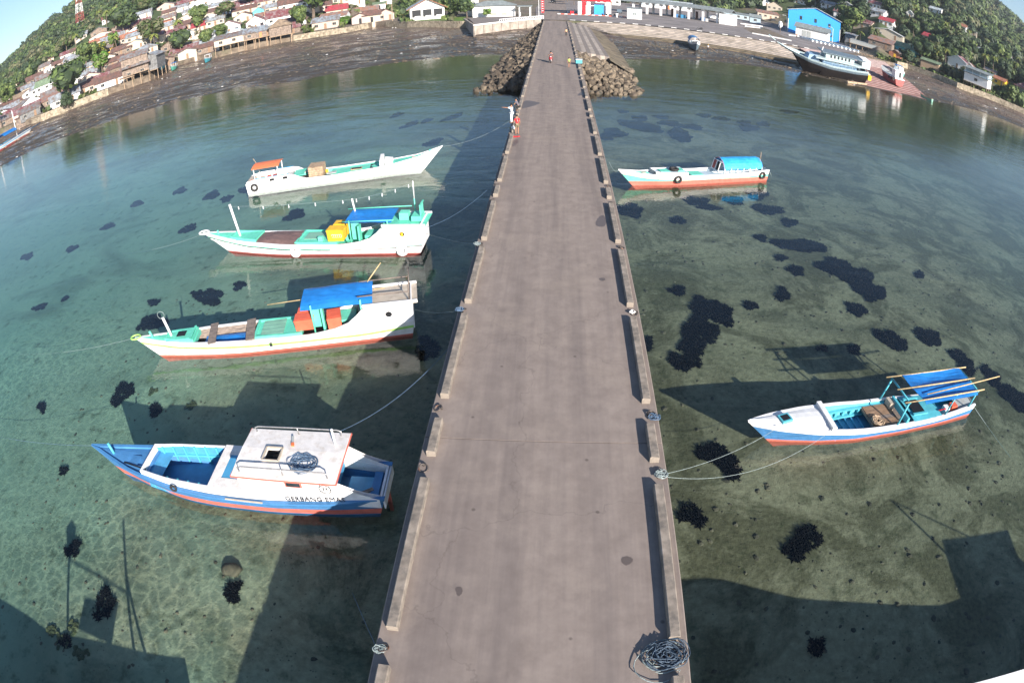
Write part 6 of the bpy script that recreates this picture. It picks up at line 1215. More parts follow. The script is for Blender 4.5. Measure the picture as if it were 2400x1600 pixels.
# blue warehouse
pa = on_land(1846, 75); d = Vector((.93, -.33, 0)).normalized(); Lw = 10.0
while project(pa+d*Lw)[0] < 1967: Lw += .1
pb = pa+d*Lw
bw = thing('blue_warehouse', 'big bright blue warehouse with three small dark windows', 'warehouse', pa, math.atan2(d.y, d.x)); g = MB(); D_ = 5
def high(px_, py_, q): w = ray(px_, py_); return CAM.z+w.z/math.hypot(w.x, w.y)*math.hypot(q.x-CAM.x, q.y)-pa.z
hL, hR, hp = high(1846, 22, pa), high(1969, 52, pb), high(1910, 20, pa.lerp(pb, .52))
g.v = [(0,0,-2),(Lw,0,-2),(Lw,0,hR),(Lw*.52,0,hp),(0,0,hL),(0,D_,-2),(Lw,D_,-2),(Lw,D_,hR),(Lw*.52,D_,hp),(0,D_,hL)]; g.f = [(0,1,2,3,4),(9,8,7,6,5),(1,6,7,2),(5,0,4,9)]; g.m = [0]*4; g.build('wall', 'blue_wall', bw)
for a, b_ in (((-.6,hL-.1),(Lw*.52,hp+.08)),((Lw*.52,hp+.08),(Lw+.6,hR-.1))): g = MB(); slab4(g, (a[0],-.7,a[1]),(b_[0],-.7,b_[1]),(b_[0],D_+.5,b_[1]),(a[0],D_+.5,a[1]),.2); g.build('roof','pale_roof',bw)
for x in (.24, .52, .79): g = MB(); g.box((Lw*x, -.05, hL*(.74 if x < .6 else .66)), (1.0, .14, 1.7)); g.build('window', 'window', bw)
for x in (.03, Lw-.03): g = MB(); g.box((x, -.1, 2), (.25, .15, 8)); g.build('corner_trim', 'white', bw)
sh_ = h_(1902, 90, 13.5, 7, 3.8, 1.6, 'white', 'grey_roof', 'white store with a grey roof in front of the blue warehouse', win=0, door=0, rot=-8, ov=.7, name='store', cat='store')
for x in (-3.2, -1.2): g = MB(); g.box((x, -.05, 1.4), (1.7, .08, 2.3)); g.build('shutter', 'grey_deck', sh_)
pole(1842, 74, 7, 'white street lamp left of the white store', arm=1.2); pole(1950, 108, 7, 'white street lamp right of the white store', arm=1.2); 
tp = on_land(1828, 78); tr_ = thing('topiary_tree', 'thin dark tree with a white cloth round its crown near the street lamp', 'tree', tp); g = MB(); g.tube([(0,0,-.5),(.1,0,2.4)], .15, 6); g.build('trunk','bark',tr_); g = MB(); g.blob((0,0,3.4),(.8,.8,1.4),5,.2,sub=2); g.build('cloth','white',tr_)
for k, (x0, y0, x1, y1) in enumerate(((1763,80,1855,98),(1735,57,1787,64),(1745,63,1785,68),(1848,84,1872,87))):
    a, b_ = on_land(x0, y0), on_land(x1, y1); g = MB(); c = (a+b_)/2; g.box((0, 0, .2), ((b_-a).length, .4, .5)); o = g.build('garden_kerb', 'kerb_white'); o.location = c; o.rotation_euler = (0, 0, math.atan2(b_.y-a.y, b_.x-a.x)); tag(o, ('long white kerb along the flower bed by the quay','upper white kerb right of the terminal end room','lower white kerb right of the terminal end room','short white kerb in front of the white store')[k], 'kerb')
v_ = [on_land(*q) for q in ((1740,66),(1792,66),(1850,92),(1762,78))]; sheet('flower_bed', [(p.x, p.y) for p in v_], .2, 'hillside')
p = on_land(1640, 72); m2 = motorbike('parked dark motorcycle on the quay above the beached grey boat', (p.x, p.y, .2), R(80), 'dark')
p = on_land(1867, 90); person('person in an orange shirt walking on the quay near the white store', (p.x, p.y, .2), R(200), {}, 'shirt_orange', ('cloth_dark', False))
def car(px, py, rz, m_, label):
    p = on_land(px, py); t = thing('parked_car', label, 'car', (p.x, p.y, p.z), rz); s = MB(); P_ = [(-2.1,.45),(-2.1,.95),(-1.6,1.05),(-1.1,1.62),(.5,1.65),(1.1,1.1),(2.0,.98),(2.15,.5)]
    s.grid([[(x, -.82, z) for x, z in P_], [(x*.99, .82, z) for x, z in P_]], close=True); s.f += [tuple(range(7,-1,-1)), tuple(range(8,16))]; s.m += [0,0]; s.build('body', m_, t)
    s = MB(); s.box((-.3, 0, 1.36), (1.75, 1.68, .36)); s.build('windows', 'window', t)
    for x in (-1.35, 1.35):
        for y in (-.8, .8): s = MB(); s.cyl((x, y-.1, .32), (x, y+.1, .32), .32, n=12); s.build('wheel', 'rubber', t)
    s = MB(); s.box((2.12, -.55, .8), (.08, .35, .16)); s.build('headlight', 'white', t); s = MB(); s.box((2.12, .55, .8), (.08, .35, .16)); s.build('headlight', 'white', t)
car(1296, 8, R(250), 'dark', 'dark car parked far up the pier road at the top edge'); car(1452, 32, R(80), 'ship_grey', 'grey blue van parked behind the fuel station pumps'); car(1672, 46, R(20), 'white', 'white car parked behind the right half of the terminal'); car(1782, 50, R(10), 'dark', 'dark car parked left of another in front of the shop row'); car(1812, 52, R(10), 'dark', 'dark car right of its neighbour in front of the shop row')

# slipway, beached boats, ships
ra = [at(*q) for q in ((1985,105,-.6),(2105,170,-2.2),(2178,238,-3.2),(2010,198,-3.2),(1905,125,-.6))]
rb = [(p.x, p.y, p.z) for p in ra]
slip = thing('slipway', 'pink ribbed concrete slipway sloping into the water right of the big ship', 'slipway', (0, 0, 0))
T0, T1 = Vector((66, 160, .22)), Vector((108, 182, .22)); B0, B1 = at(2012, 200, -3.25), at(2185, 240, -3.3)
M['slip_pink'] = mat('slip_pink', (.46,.34,.31), .9, .2, .8, c2=(.3,.2,.17), c2s=.5); M['slip_dark'] = mat('slip_dark', (.14,.07,.06), .9, .2, 2)
NR = 40
M['slip_red'] = mat('slip_red', (.26,.12,.1), .9, .2, .8)
s = MB(); s.add([T0-Vector((0,0,.3)), T1-Vector((0,0,.3)), B1-Vector((0,0,.25)), B0-Vector((0,0,.25))], [(0, 1, 2, 3)]); s.add([T0-Vector((0,0,.3)), B0-Vector((0,0,.25)), B0-Vector((0,0,2)), T0-Vector((0,0,3))], [(0,1,2,3)]); s.build('slab', 'slip_dark', slip)
for i in range(NR):
    f = i/NR; f1 = f+1.0/NR; s = MB(); L0, R0, L1, R1 = T0.lerp(B0, f), T1.lerp(B1, f), T0.lerp(B0, f1), T1.lerp(B1, f1)
    slab4(s, L1, R1, R0, L0, .16 if i % 2 else .1); s.build('rib', 'slip_red' if (i % 2 and f > .3) else 'slip_pink', slip)
st_ = MB()
for i in range(90):
    q = B0.lerp(T0, random.random()*.5)+Vector((random.uniform(-1.2, .2), random.uniform(-.6, .6), .1)); st_.blob(q, (.4,.35,.3), i, .3)
struct(st_.build('slipway_stones', 'rock_b'), 'stuff')
# ship on the mud: 21 m, listing
shp = Boat('cargo_ship', 'large dark wooden cargo ship aground beside the slipway, listing with its stern in the mud', tuple(at(2022, 196, -3.1))[:2], tuple(at(1853, 101, WZ+6.2))[:2], math.dist(tuple(at(1853,101,WZ+6.2))[:2], tuple(at(2022,196,-3.1))[:2]), 4.0,
    [(0,3.3),(4,3.0),(10,2.9),(16,3.5),(20,4.5),(24,6.0)], [(0,2.6),(3,3.0),(10,3.2),(16,2.8),(20,1.7),(23,.5),(24,.05)], [(1.2, 0), (10.9, 0), (10.3, 1), (10.0, 2)], ['ship_dark', 'ship_grey', 'ship_pale'], draft=.8, zoff=.4, flare=.5, heel=R(-8), cat='ship')  # black-brown hull paint, darkened further to carry the side's shade in its colour
shp.gunwale('ship_pale', .2, .12); shp.inside(lambda x: shp.sh(x)-.6, .2, 23, 'ship_pale', 'ship_blue'); shp.stripe('ship_grey', 10.75, 10.66, off=.06)
shp.box('lower_deckhouse', 'ship_blue', (7.5, 0, 3.2), (9, 3.8, 2.0)); shp.box('boat_deck', 'ship_pale', (7.0, 0, 4.2), (14, 5.4, .3)); shp.box('upper_deckhouse', 'ship_pale', (7.6, 0, 4.9), (7.5, 3.4, 1.7)); shp.box('deckhouse_roof', 'ship_grey', (6.6, 0, 5.7), (11.5, 4.2, .2)); shp.box('wheelhouse', 'white', (.6, 0, 4.9), (2.2, 3.6, 2.2)); shp.box('wheelhouse_glass', 'blue_paint', (-.55, 0, 5.3), (.08, 3.2, .8)); shp.box('fore_hatch', 'ship_blue', (14.2, 0, 3.8), (3, 3.2, 1.2), taper=.7)
for i in range(6):
    for s_ in (-1, 1): shp.box('cabin_window', 'dark', (5.2+i*.95, s_*1.72, 4.95), (.4, .06, .7))
for i in range(4): shp.box('cabin_window', 'dark', (5.5+i*1.1, 1.92, 3.7), (.5, .06, .35))
g = MB(); sterng = shp.box('stern_gallery', 'cream', (-.5, -.3, 1.9), (1.1, 3.6, 1.7)); 
for y in (-1.3, .1): shp.box('gallery_window', 'window', (-1.08, y, 2.1), (.06, 1.1, 1.2), parent=sterng)
shp.box('stern_toilet', 'yellow', (-.6, 2.0, 1.9), (.9, .8, 1.2)); shp.box('toilet_door', 'dark', (-1.08, 2.0, 1.9), (.05, .5, .6)); shp.tube('rudder_post', 'wood_pale', [(-.2, 0, 1.6), (-.4, 0, -.4)], .14); shp.tube('foremast', 'white', [(12.6, 0, 3), (11.6, 0, 6.6)], .12); shp.tube('bowsprit', 'ship_pale', [(23.5, 0, 5.9), (25.2, 0, 7.0)], .16)
for s_ in (-1, 1): shp.tube('deck_rail', 'ship_pale', [(x, s_*(shp.bm(x)-.1), shp.sh(x)+.9) for x in (1, 4, 8, 12)], .06); 
for x in (1, 2.8, 4.6, 6.4, 8.2, 10, 12):
    for s_ in (-1, 1): shp.tube('rail_post', 'ship_pale', [(x, s_*(shp.bm(x)-.1), shp.sh(x)), (x, s_*(shp.bm(x)-.1), shp.sh(x)+.9)], .05, 4)
lg = MB(); lg.tube([at(1985, 193, -2.9), at(2030, 199, -3.0)], .35, 8); tag(lg.build('log', 'wood_pale'), 'pale log lying in the shallows under the ship stern', 'log')
tug = Boat('work_boat', 'dark red hulled white boat resting on the slipway behind the ship', tuple(at(2108, 200, -1.9))[:2], tuple(at(2062, 160, .2))[:2], 12.5, 1.6,
    [(0,1.7),(4,1.8),(9,2.3),(12.5,3.3)], [(0,1.5),(4,1.8),(9,1.5),(11.5,.6),(12.5,.05)], [(.5, 0), (10.25, 0), (10.0, 1)], ['oxide', 'hull_white'], draft=.3, zoff=1.2, cat='boat')
tug.deck(.2, 12.3, 'grey_deck', -.1); tug.box('deck_hatch', 'dark', (8.6, -.4, 2.15), (1.7, 1.4, .1)); tug.box('stern_cabin', 'white', (2.0, 0, 2.7), (2.4, 2.4, 1.9)); tug.box('cabin_roof', 'white', (2.2, 0, 3.75), (3.4, 3.0, .15)); tug.box('cabin_door', 'dark', (.78, -.3, 2.6), (.06, .6, 1.4)); tug.box('cabin_window', 'window', (3.24, 0, 3.0), (.06, 1.6, .6)); tyre(tug, .8, 1.2, 1, 'cream', .35, .15, False); tyre(tug, 2.2, 1.2, 1, 'rubber', .3, .12, False); tyre(tug, 3.4, 1.3, 1, 'rubber', .3, .12, False)
bb = Boat('passenger_boat', 'pale boat with blue canopy beached beyond the work boat on the slipway', tuple(at(2112, 176, -.9))[:2], tuple(at(2075, 146, -.3))[:2], 12, 1.3,
    [(0,1.2),(6,1.1),(12,1.9)], [(0,1.2),(6,1.5),(10,.8),(12,.05)], [(.4, 0), (10.3, 0), (10.0, 1)], ['mint', 'hull_white'], zoff=2.0)
bb.deck(.2, 11.8, 'pale_blue', 0); bb.roof('canopy', 'tarp_blue', 3.5, 8, 1.2, 2.6); bb.roof('canopy', 'white', 7.4, 10, 1.0, 2.5); bb.box('stern_box', 'white', (1.4, 0, 1.9), (1.6, 1.6, 1.0)); 
for x in (3.8, 7.7, 9.8):
    for s_ in (-1, 1): bb.tube('canopy_post', 'white', [(x, s_*.9, 1), (x, s_*.9, 2.6)], .06)
sk = Boat('rowing_boat', 'small green boat lying at the foot of the slipway', tuple(at(2185, 238, -3.0))[:2], tuple(at(2158, 225, -2.8))[:2], 4.2, .5, [(0,.55),(2,.45),(4.2,.8)], [(0,.5),(2,.65),(3.6,.3),(4.2,.03)], [(.2, 0), (10.1, 0), (10, 1)], ['green_wall', 'wood_pale'], zoff=.2); sk.inside(.1, .1, 4, 'wood_grey', 'wood_grey')
# grey boat on the mud by the quay, with a man beside it
gb = Boat('fishing_boat', 'grey boat with a blue canopy sitting on the mud below the stepped quay', tuple(at(1622, 98, -1.6))[:2], tuple(at(1640, 122, -1.9))[:2], 13, 1.4, [(0,1.2),(5,1.05),(10,1.3),(13,1.9)], [(0,1.0),(4,1.4),(9,1.2),(12,.4),(13,.03)], [(.3, 0), (10.35, 1), (10, 2)], ['ship_grey', 'ship_grey', 'hull_white'], zoff=.75)
gb.gunwale('hull_white', .12, .08); gb.inside(.4, .2, 12.5, 'ship_blue', 'grey_deck'); gb.deck(9, 12.8, 'ship_blue', -.05)
g = MB(); prof = [(math.cos(a)*1.25, math.sin(a)*.9+1.7) for a in np.linspace(0, math.pi, 9)]; g.grid([[(x, p[0], p[1]) for p in prof] for x in np.linspace(1.0, 7.8, 6)]); g.build('canopy', 'blue_paint', gb.t)
for y in (-1, 0, 1): gb.tube('canopy_post', 'hull_white', [(7.8, y*1.15, 1.0), (7.8, y*1.15, 1.8+.8*(y == 0))], .07)
gb.tube('canopy_post', 'hull_white', [(7.8, -1.15, 1.75), (7.8, 1.15, 1.75)], .06)
p = at(1646, 116, -2.4); person('man in white with a yellow hat standing beside the grey boat on the mud', (p.x+1.4, p.y, ground(p.x, p.y)), R(150), {}, 'shirt_white', ('cloth_dark', False), cap='yellow')
g = MB(); g.tube([(0,0,.6),(1.6,-2.6,-.3)], .06); o = g.build('oar', 'wood_pale'); o.location = (p.x+1.4, p.y-.4, ground(p.x, p.y)+.5); tag(o, 'pale plank leaning from the man down to the mud by the grey boat', 'plank')
# row of small white boats on the quay
sp = Boat('small_boat', 'white boat', (0, 0), (6.2, 0), 6.2, .6, [(0,.75),(3,.65),(6.2,1.05)], [(0,.6),(3,.75),(5,.4),(6.2,.03)], [(.15, 0), (10.15, 0), (10, 1)], ['hull_white', 'sea_blue']); sp.inside(.15, .1, 5.9, 'pale_blue', 'sea_blue'); sp.gunwale('hull_white', .08, .05); sp.box('thwart', 'hull_white', (3.2, 0, .6), (.3, 1.3, .05)); sp.box('engine_cover', 'sea_blue', (1.2, 0, .6), (.9, .7, .4))
a_, b_ = at(1905, 98, .2), at(2012, 124, .2); gp = 'small white boats drawn up in a row on the quay'; nb_ = 12
lbs = ['first small white boat at the left end of the row, nearest the white store']+['small white boat number %s from the left in the row on the quay' % w_ for w_ in 'two three four five six seven eight nine ten eleven'.split()]+['last small white boat at the right end of the row by the brush pile']
for i in range(nb_):
    t = sp.t if not i else copy_tree(sp.t); t.location = a_.lerp(b_, i/(nb_-1)); t.location.z = .25; t.rotation_euler = (0, 0, R(125+random.uniform(-4, 4))); t['label'] = lbs[i]; t['group'] = gp
br = MB(); 
for k in range(90): q = Vector((random.gauss(0, 1.8), random.gauss(0, .8), random.uniform(0, .5))); v = Vector((random.uniform(-1, 1), random.uniform(-1, 1), random.uniform(0, .5)))*.9; br.tube([q, q+v], .06, 3)
o = br.build('brush_pile', 'wood_pale'); o.location = on_land(2034, 133); o['kind'] = 'thing'; tag(o, 'heap of dry brushwood at the right end of the row of white boats', 'brush pile')
# beached boats on the left
for (sx0, sy0, bx0, by0, nm_, lb, cols_, cano) in ((386,162,373,177,'fishing_boat','small pale boat with a blue tarp beached in front of the board hut',('cyan_paint','hull_white'),'tarp_blue'),(412,155,400,168,'fishing_boat','second beached boat with a blue cover right of the first, left shore',('mint','hull_white'),'tarp_blue'),(492,136,475,151,'fishing_boat','green and white boat with an open frame beached below the dark hut',('cyan_paint','hull_white'),None),(0,0,0,0,'',None,None,None)):
    if not lb: continue
    a, b_ = on_land(sx0, sy0+6), on_land(bx0, by0+4); bt = Boat(nm_, lb, (a.x, a.y), (b_.x, b_.y), min((b_-a).length, 9), .8, [(0,.9),(4,.8),(9,1.5)], [(0,.8),(4,1.1),(7,.7),(9,.05)], [(.35, 0), (10.2, 0), (10, 1)], cols_, zoff=max(ground(a.x, a.y), ground(b_.x, b_.y))-WZ+.35); bt.inside(.3, .1, 8, 'pale_blue', 'grey_deck'); bt.gunwale('hull_white', .12, .08)
    for x in (1.0, 4.0):
        for s_ in (-1, 1): bt.tube('frame_post', 'white', [(x, s_*.8, .8), (x, s_*.8, 2.0)], .06)
    bt.roof('canopy', cano or 'hull_white', .9, 4.2, .95, 2.0)
# outrigger with blue tarp at the left edge
a, b_ = at(-40, 380, -2.8), at(85, 305, -2.6); orr = Boat('outrigger_boat', 'long white boat with two masts and a blue tarp tent at the far left edge', (a.x, a.y), (b_.x, b_.y), (b_-a).length*.9, 1.5, [(0,1.3),(10,1.1),(40,2.0)], [(0,1.2),(8,1.4),(18,.7),(40,.05)], [(.4, 0), (10.3, 1), (10, 1)], ['oxide', 'hull_white'], zoff=.55)
orr.deck(.2, orr.L-.5, 'grey_deck', 0); orr.roof('tarp_tent', 'tarp_blue', orr.L*.42, orr.L*.68, 1.6, 3.2, .05, .9); orr.tube('mast', 'hull_white', [(orr.L*.3, 0, 1), (orr.L*.3, 0, 8.5)], .13); orr.tube('mast', 'hull_white', [(orr.L*.72, 0, 1), (orr.L*.7, 0, 9)], .13)
for s_ in (-1, 1): orr.tube('outrigger_pole', 'sea_blue', [(orr.L*.2, s_*3, .8), (orr.L*1.12, s_*2.4, 1.6)], .12); 
for x in (.35, .62, .9): orr.tube('outrigger_boom', 'wood_pale', [(orr.L*x, -3.4, .4), (orr.L*x, 3.4, .4)], .09)

# right shore houses
h_(2062,112, 10,7,2.4,1.8,'timber_wall','streaked_rust','long shed with a bright rusty roof right of the blue warehouse',lean=1,win=1,rot=-10); h_(1992,100, 5,5,3.4,.6,'grey_wall','tin_roof','narrow grey building against the right end of the blue warehouse',lean=1,win=0,rot=-10,name='building',cat='building')
jt = h_(2035,118, 16,3,1.6,.1,'grey_deck','grey_deck','grey boarded walkway on short posts behind the row of small boats',lean=1,win=0,door=0,stilt=1.0,ov=.1,name='walkway',cat='walkway',rot=-8)
h_(2096,138, 5,5,2.2,1.3,'orange_roof','old_tin_roof','little brick red and yellow hut beside the green roofed house',ridge='y',win=0,dmat='yellow',rot=-10); h_(2120,128, 9,8,3.0,1.8,'cyan_paint','green_roof','turquoise house with a green roof above the slipway',win=1,rot=-12); h_(2136,124, 7,6,2.6,1.6,'white','green_roof','right wing with green gable of the turquoise house',ridge='y',win=1,rot=-12)
h_(2178,162, 8,4,3.0,.9,'wood_pale','green_roof','pale timber shed with a green tin roof on the right sea wall',lean=1,win=0,door=0,rot=-10,name='shed',cat='shed'); h_(2242,160, 9,9,3.4,2.2,'white','maroon_roof','white gabled house with maroon roof and blue gutter behind the stilt house',ridge='y',win=0,trim='pale_blue',rot=-15)
sth = h_(2284,212, 10,7,3.2,1.2,'white','grey_roof','white two storey house on concrete stilts over the mud, right shore',lean=1,win=1,door=0,stilt=2.4,rot=-14,wmat='dark')
g = MB(); 
for i in range(4): g = MB(); g.box((-4.8+i*3.2, -.1, 6.4), (.2, .2, 2.0)); g.build('veranda_post', 'white', sth)
g = MB(); slab4(g, (-5.6,-1,7.4),(5.6,-1,7.4),(5.6,8,8.2),(-5.6,8,8.2),.12); g.build('upper_roof','grey_roof',sth); g = MB(); g.box((0, 4, 6.6), (9.8, 5.5, 1.6)); g.build('upper_room', 'pale_blue', sth); g = MB(); g.box((0,-.12,6.0),(10.2,.08,.5)); g.build('balcony_rail','pale_blue',sth)
h_(2400,225, 11,9,3.0,2.6,'grey_wall','maroon_roof','brown roofed pavilion house at the far right edge',hip=True,win=2,rot=-14); h_(2340,200, 6,5,2.6,1.2,'yellow','orange_roof','small yellow walled house behind the stilt house',win=1,rot=-14); h_(2318,182, 6,5,2.8,1.2,'cyan_paint','old_tin_roof','small turquoise house between the palms on the right',win=1,rot=-14)
rr_ = [(2080,90,14,'tin_roof','cream','large grey hipped roof among trees above the rusty shed'),(2076,62,7,'red_roof','white','little red roofed house in the trees above the grey roof'),(2055,40,7,'tin_roof','white','grey roof above the little red one'),(2018,44,7,'tin_roof','white','pale roof right of the blue warehouse top'),(1975,42,10,'maroon_roof','white','maroon roof just behind the blue warehouse'),(1940,20,9,'tin_roof','white','white gable behind the blue warehouse'),(1985,24,8,'tin_roof','white','pale roof up left on the right hill'),(1890,14,9,'old_tin_roof','white','grey roof behind the left part of the blue warehouse'),(2190,32,8,'pale_roof','white','white gabled house alone on the right hill'),(2132,42,4,'tin_roof','white','tiny white gable in the trees on the right hill'),(2030,8,7,'pale_roof','white','pale roof at the top edge of the right hill'),(2050,22,6,'maroon_roof','white','small maroon roof below the pale top one'),(2275,82,8,'tin_roof','cream','grey roof on the ridge line clearing of the right hill'),(2255,72,5,'orange_roof','white','tiny orange roof left of the ridge grey roof'),(2180,100,9,'red_roof','cream','dull red roof under the trees of the right slope'),(2360,140,6,'maroon_roof','white','small house high on the far right'),(2300,130,8,'tin_roof','white','grey roof left of the far right small house'),(2020,66,9,'maroon_roof','cream','maroon roof strip behind the coconut tree'),(2270,172,6,'rust_roof','cream','rust roof right of the white gabled house'),(1935,48,8,'old_tin_roof','cream','grey brown roof peeping over the blue warehouse'),(1860,6,8,'tin_roof','white','roof at the top edge above the shop row')]
for i, (x, y, w_, rf, wa, lb) in enumerate(rr_): h_(x, y, w_, 7, 2.7, 1.7, wa, rf, lb, rot=-8-(i % 3)*6, win=1+i % 2, ridge='x' if i % 3 else 'y', trim='white' if i % 3 == 0 else None)

# named trees and palms
for x, y, h, k, wx, lb in ((165,240,13,0,1.1,'big dense green tree between the rusty plank shed and the laundry house'),(160,262,6,1,1.0,'small dark tree on the left sea wall below the big one'),(20,255,12,2,1.0,'layered bright green tree at the far left edge'),(470,78,12,2,.8,'round light green tree right of the tall palms'),(290,85,14,0,1.2,'wide green tree on the slope above the two grey roofs'),(356,115,13,3,1.0,'olive tree behind the left tall palm'),(425,132,10,0,1.0,'dense tree under the right tall palm'),(735,52,19,0,.85,'tallest green tree of the shore, behind the low pink building'),(702,72,9,2,.8,'bright green tree right of the brown stilt house'),(528,50,9,3,1.3,'olive bush tree left of the maroon roofs'),(590,18,12,0,1.2,'green tree between the red roofs at the top'),(240,170,8,5,1.0,'bright banana like clump beside the patchwork hut'),(205,165,11,2,1.0,'light green tree behind the laundry house'),(185,190,9,5,.8,'yellow green tree left of the laundry house'),(268,118,8,5,.7,'bright tree right of the yellow one'),(485,112,7,2,.9,'small light tree by the papaya plants'),(520,94,6,2,1.0,'bush left of the long stilt house'),(850,14,10,0,1.1,'green tree above the streaked rust roof'),(1070,40,7,2,1.0,'yellow green bush left of the white office wing'),(1095,42,6,0,1.2,'dark green hedge bush against the office wing'),(1050,34,6,2,1.2,'pale bush right of the open hall'),(1142,42,3,5,1.0,'small bush in front of the office'),(1345,12,6,3,1.3,'olive tree left of the red canopy'),(1330,6,6,0,1.2,'tree at the top edge by the pier road'),(1900,8,10,0,1.0,'tree left of the blue warehouse gable'),(1990,78,12,2,1.2,'yellow green tree right of the blue warehouse'),(2010,60,13,1,1.2,'dark tree above the yellow green one'),(2158,148,10,0,1.2,'round green tree right of the turquoise house'),(2130,156,6,1,1.5,'dark hedge bush on the wall under the turquoise house'),(2230,95,13,3,1.0,'brownish green tall tree on the right slope'),(2340,165,13,2,1.0,'light green tree cluster at the far right'),(2375,190,9,2,1.0,'yellow green bush near the far right pavilion'),(2190,128,9,0,1.2,'green tree behind the timber shed')):
    tree(x, y, h, k, lb, wx)
yt = tree(238,140,7,2,'small tree with bright yellow flowers among the rust roofs',1.2); 
for ch in yt.children:
    if ch.name.startswith('crown'): me = ch.data.copy(); me.materials[0] = M['leaf_yellow']; ch.data = me
for x, y, h, lb, k in ((365,128,8,'left of the two tall coconut palms with drooping yellow leaves',0),(420,118,12,'right of the two tall coconut palms, the taller one',1),(275,122,7,'coconut palm among the grey roofs left of the twin palms',0),(178,115,7,'coconut palm below the telecom tower',1),(232,60,9,'coconut palm high on the slope right of the tower',0),(250,62,8,'second coconut palm beside the high one right of the tower',1),(2015,98,4,'short coconut palm at the right end of the blue warehouse',0),(2215,160,8,'coconut palm in front of the white gabled house',0),(2268,108,9,'old coconut palm with hanging fronds on the right slope',1),(2325,200,12,'tall coconut palm right of the white stilt house',0),(2305,176,9,'coconut palm behind the white stilt house',1),(2195,152,6,'young palm left of the white gabled house',0),(2140,95,8,'thin palm among the trees of the right slope',2),(5,300,6,'banana like palm at the far left edge by the shore',2)):
    palm(x, y, h, lb, k)
vn = leafy(91, 3.0, .9, 12, 700, .4, base=.6).build('vine', ['vine', 'leaf_mid']); vn.location = on_land(815, 58); vn.scale = (1.9, .8, 1.0); tag(vn, 'bright green vine covering a low trellis on the stone sea wall', 'vine')
# individually distinguishable trees filling the town, then the wood as one mass
GT = {0:'trees between the houses on the left slope', 1:'trees of the right slope near the shore'}
rnd = random.Random(31); placed = []
HS = [(o.location.x, o.location.y) for o in list(col.objects) if o.type == 'EMPTY' and o.get('category') in ('house', 'shed', 'hall', 'building', 'warehouse', 'store', 'shop', 'office')]
HV = []
for o in list(col.objects):
    if o.type == 'EMPTY' and o.get('category') in ('house', 'shed', 'hall', 'building', 'warehouse', 'store', 'shop', 'office', 'guard house', 'boat', 'ship', 'walkway', 'palm tree', 'terminal', 'fuel station', 'tower') and o.location.y > 110:
        dx_, dy_ = o.location.x-CAM.x, o.location.y; rr_0 = math.hypot(dx_, dy_); HV.append((math.atan2(dx_, dy_), rr_0, (o.location.z+.8-CAM.z)/rr_0, (4.2 if o.get('category') != 'palm tree' else 1.5)/rr_0))
for k in range(7):
    q = pa.lerp(pb, k/6); rr_0 = math.hypot(q.x, q.y); HV.append((math.atan2(q.x-CAM.x, q.y), rr_0, (q.z+.5-CAM.z)/rr_0, 3/rr_0))
HVa = np.array(HV)
def hides(x, y, ztop, pad):
    dx_ = x-CAM.x; rr_0 = math.hypot(dx_, y); a_0 = math.atan2(dx_, y); e_0 = (ztop-CAM.z)/rr_0
    return bool(((np.abs(HVa[:, 0]-a_0) < HVa[:, 3]+pad/rr_0) & (HVa[:, 1] > rr_0) & (e_0 > HVa[:, 2])).any())
def clear(x, y, r_): return all((x-a)**2+(y-b_)**2 > r_*r_ for a, b_ in HS)
rp2 = random.Random(44)
for k in range(60):
    az_ = rp2.choice((rp2.uniform(-50, -20), rp2.uniform(27, 46))); r_ = float(RC(az_))+10+rp2.random()*130; x_, y_ = r_*math.sin(R(az_)), r_*math.cos(R(az_)); hh = rp2.uniform(6, 10)
    if hides(x_, y_, ground(x_, y_)+hh, 2.5): continue
    t = thing('palm_tree', near_label((x_, y_, ground(x_, y_)+hh), 'coconut palm', LM if az_ < 0 else RM), 'palm tree', (x_, y_, ground(x_, y_)), rp2.uniform(0, 6), 'scattered coconut palms'); g = MB(); g.tube([(0, 0, -1), (.2, 0, hh*.35), (.45, .1, hh*.7), (.5, .1, hh)], .2, 6, r2=.12); g.build('trunk', 'bark', t); link('crown', PALMS[k % 3], t, loc=(.5, .1, hh), scale=rp2.uniform(.9, 1.2))
kinds = ['dense green tree', 'dark green tree', 'light green tree', 'olive green tree', 'mixed green tree']
cnt = 0
tries_ = 0
while cnt < 230 and tries_ < 20000:
    tries_ += 1
    az = rnd.uniform(-55, -14) if rnd.random() < .6 else rnd.uniform(22, 47); r = float(RC(az))+12+rnd.random()**1.3*120; x, y = r*math.sin(R(az)), r*math.cos(R(az))
    if not clear(x, y-3, 7.5) or any((x-a)**2+(y-b_)**2 < 16 for a, b_ in placed): continue
    th_ = rnd.uniform(5, 9.5)
    if hides(x, y, ground(x, y)+th_*.8, 2.0): continue
    placed.append((x, y)); cnt += 1; k = rnd.choice((0,0,1,2,3,4)); sd_ = 0 if az < 0 else 1; tree(0, 0, th_, k, near_label((x, y, ground(x, y)+4), kinds[k], RM if sd_ else LM), rnd.uniform(.9, 1.25), GT[sd_], Vector((x, y, ground(x, y))))
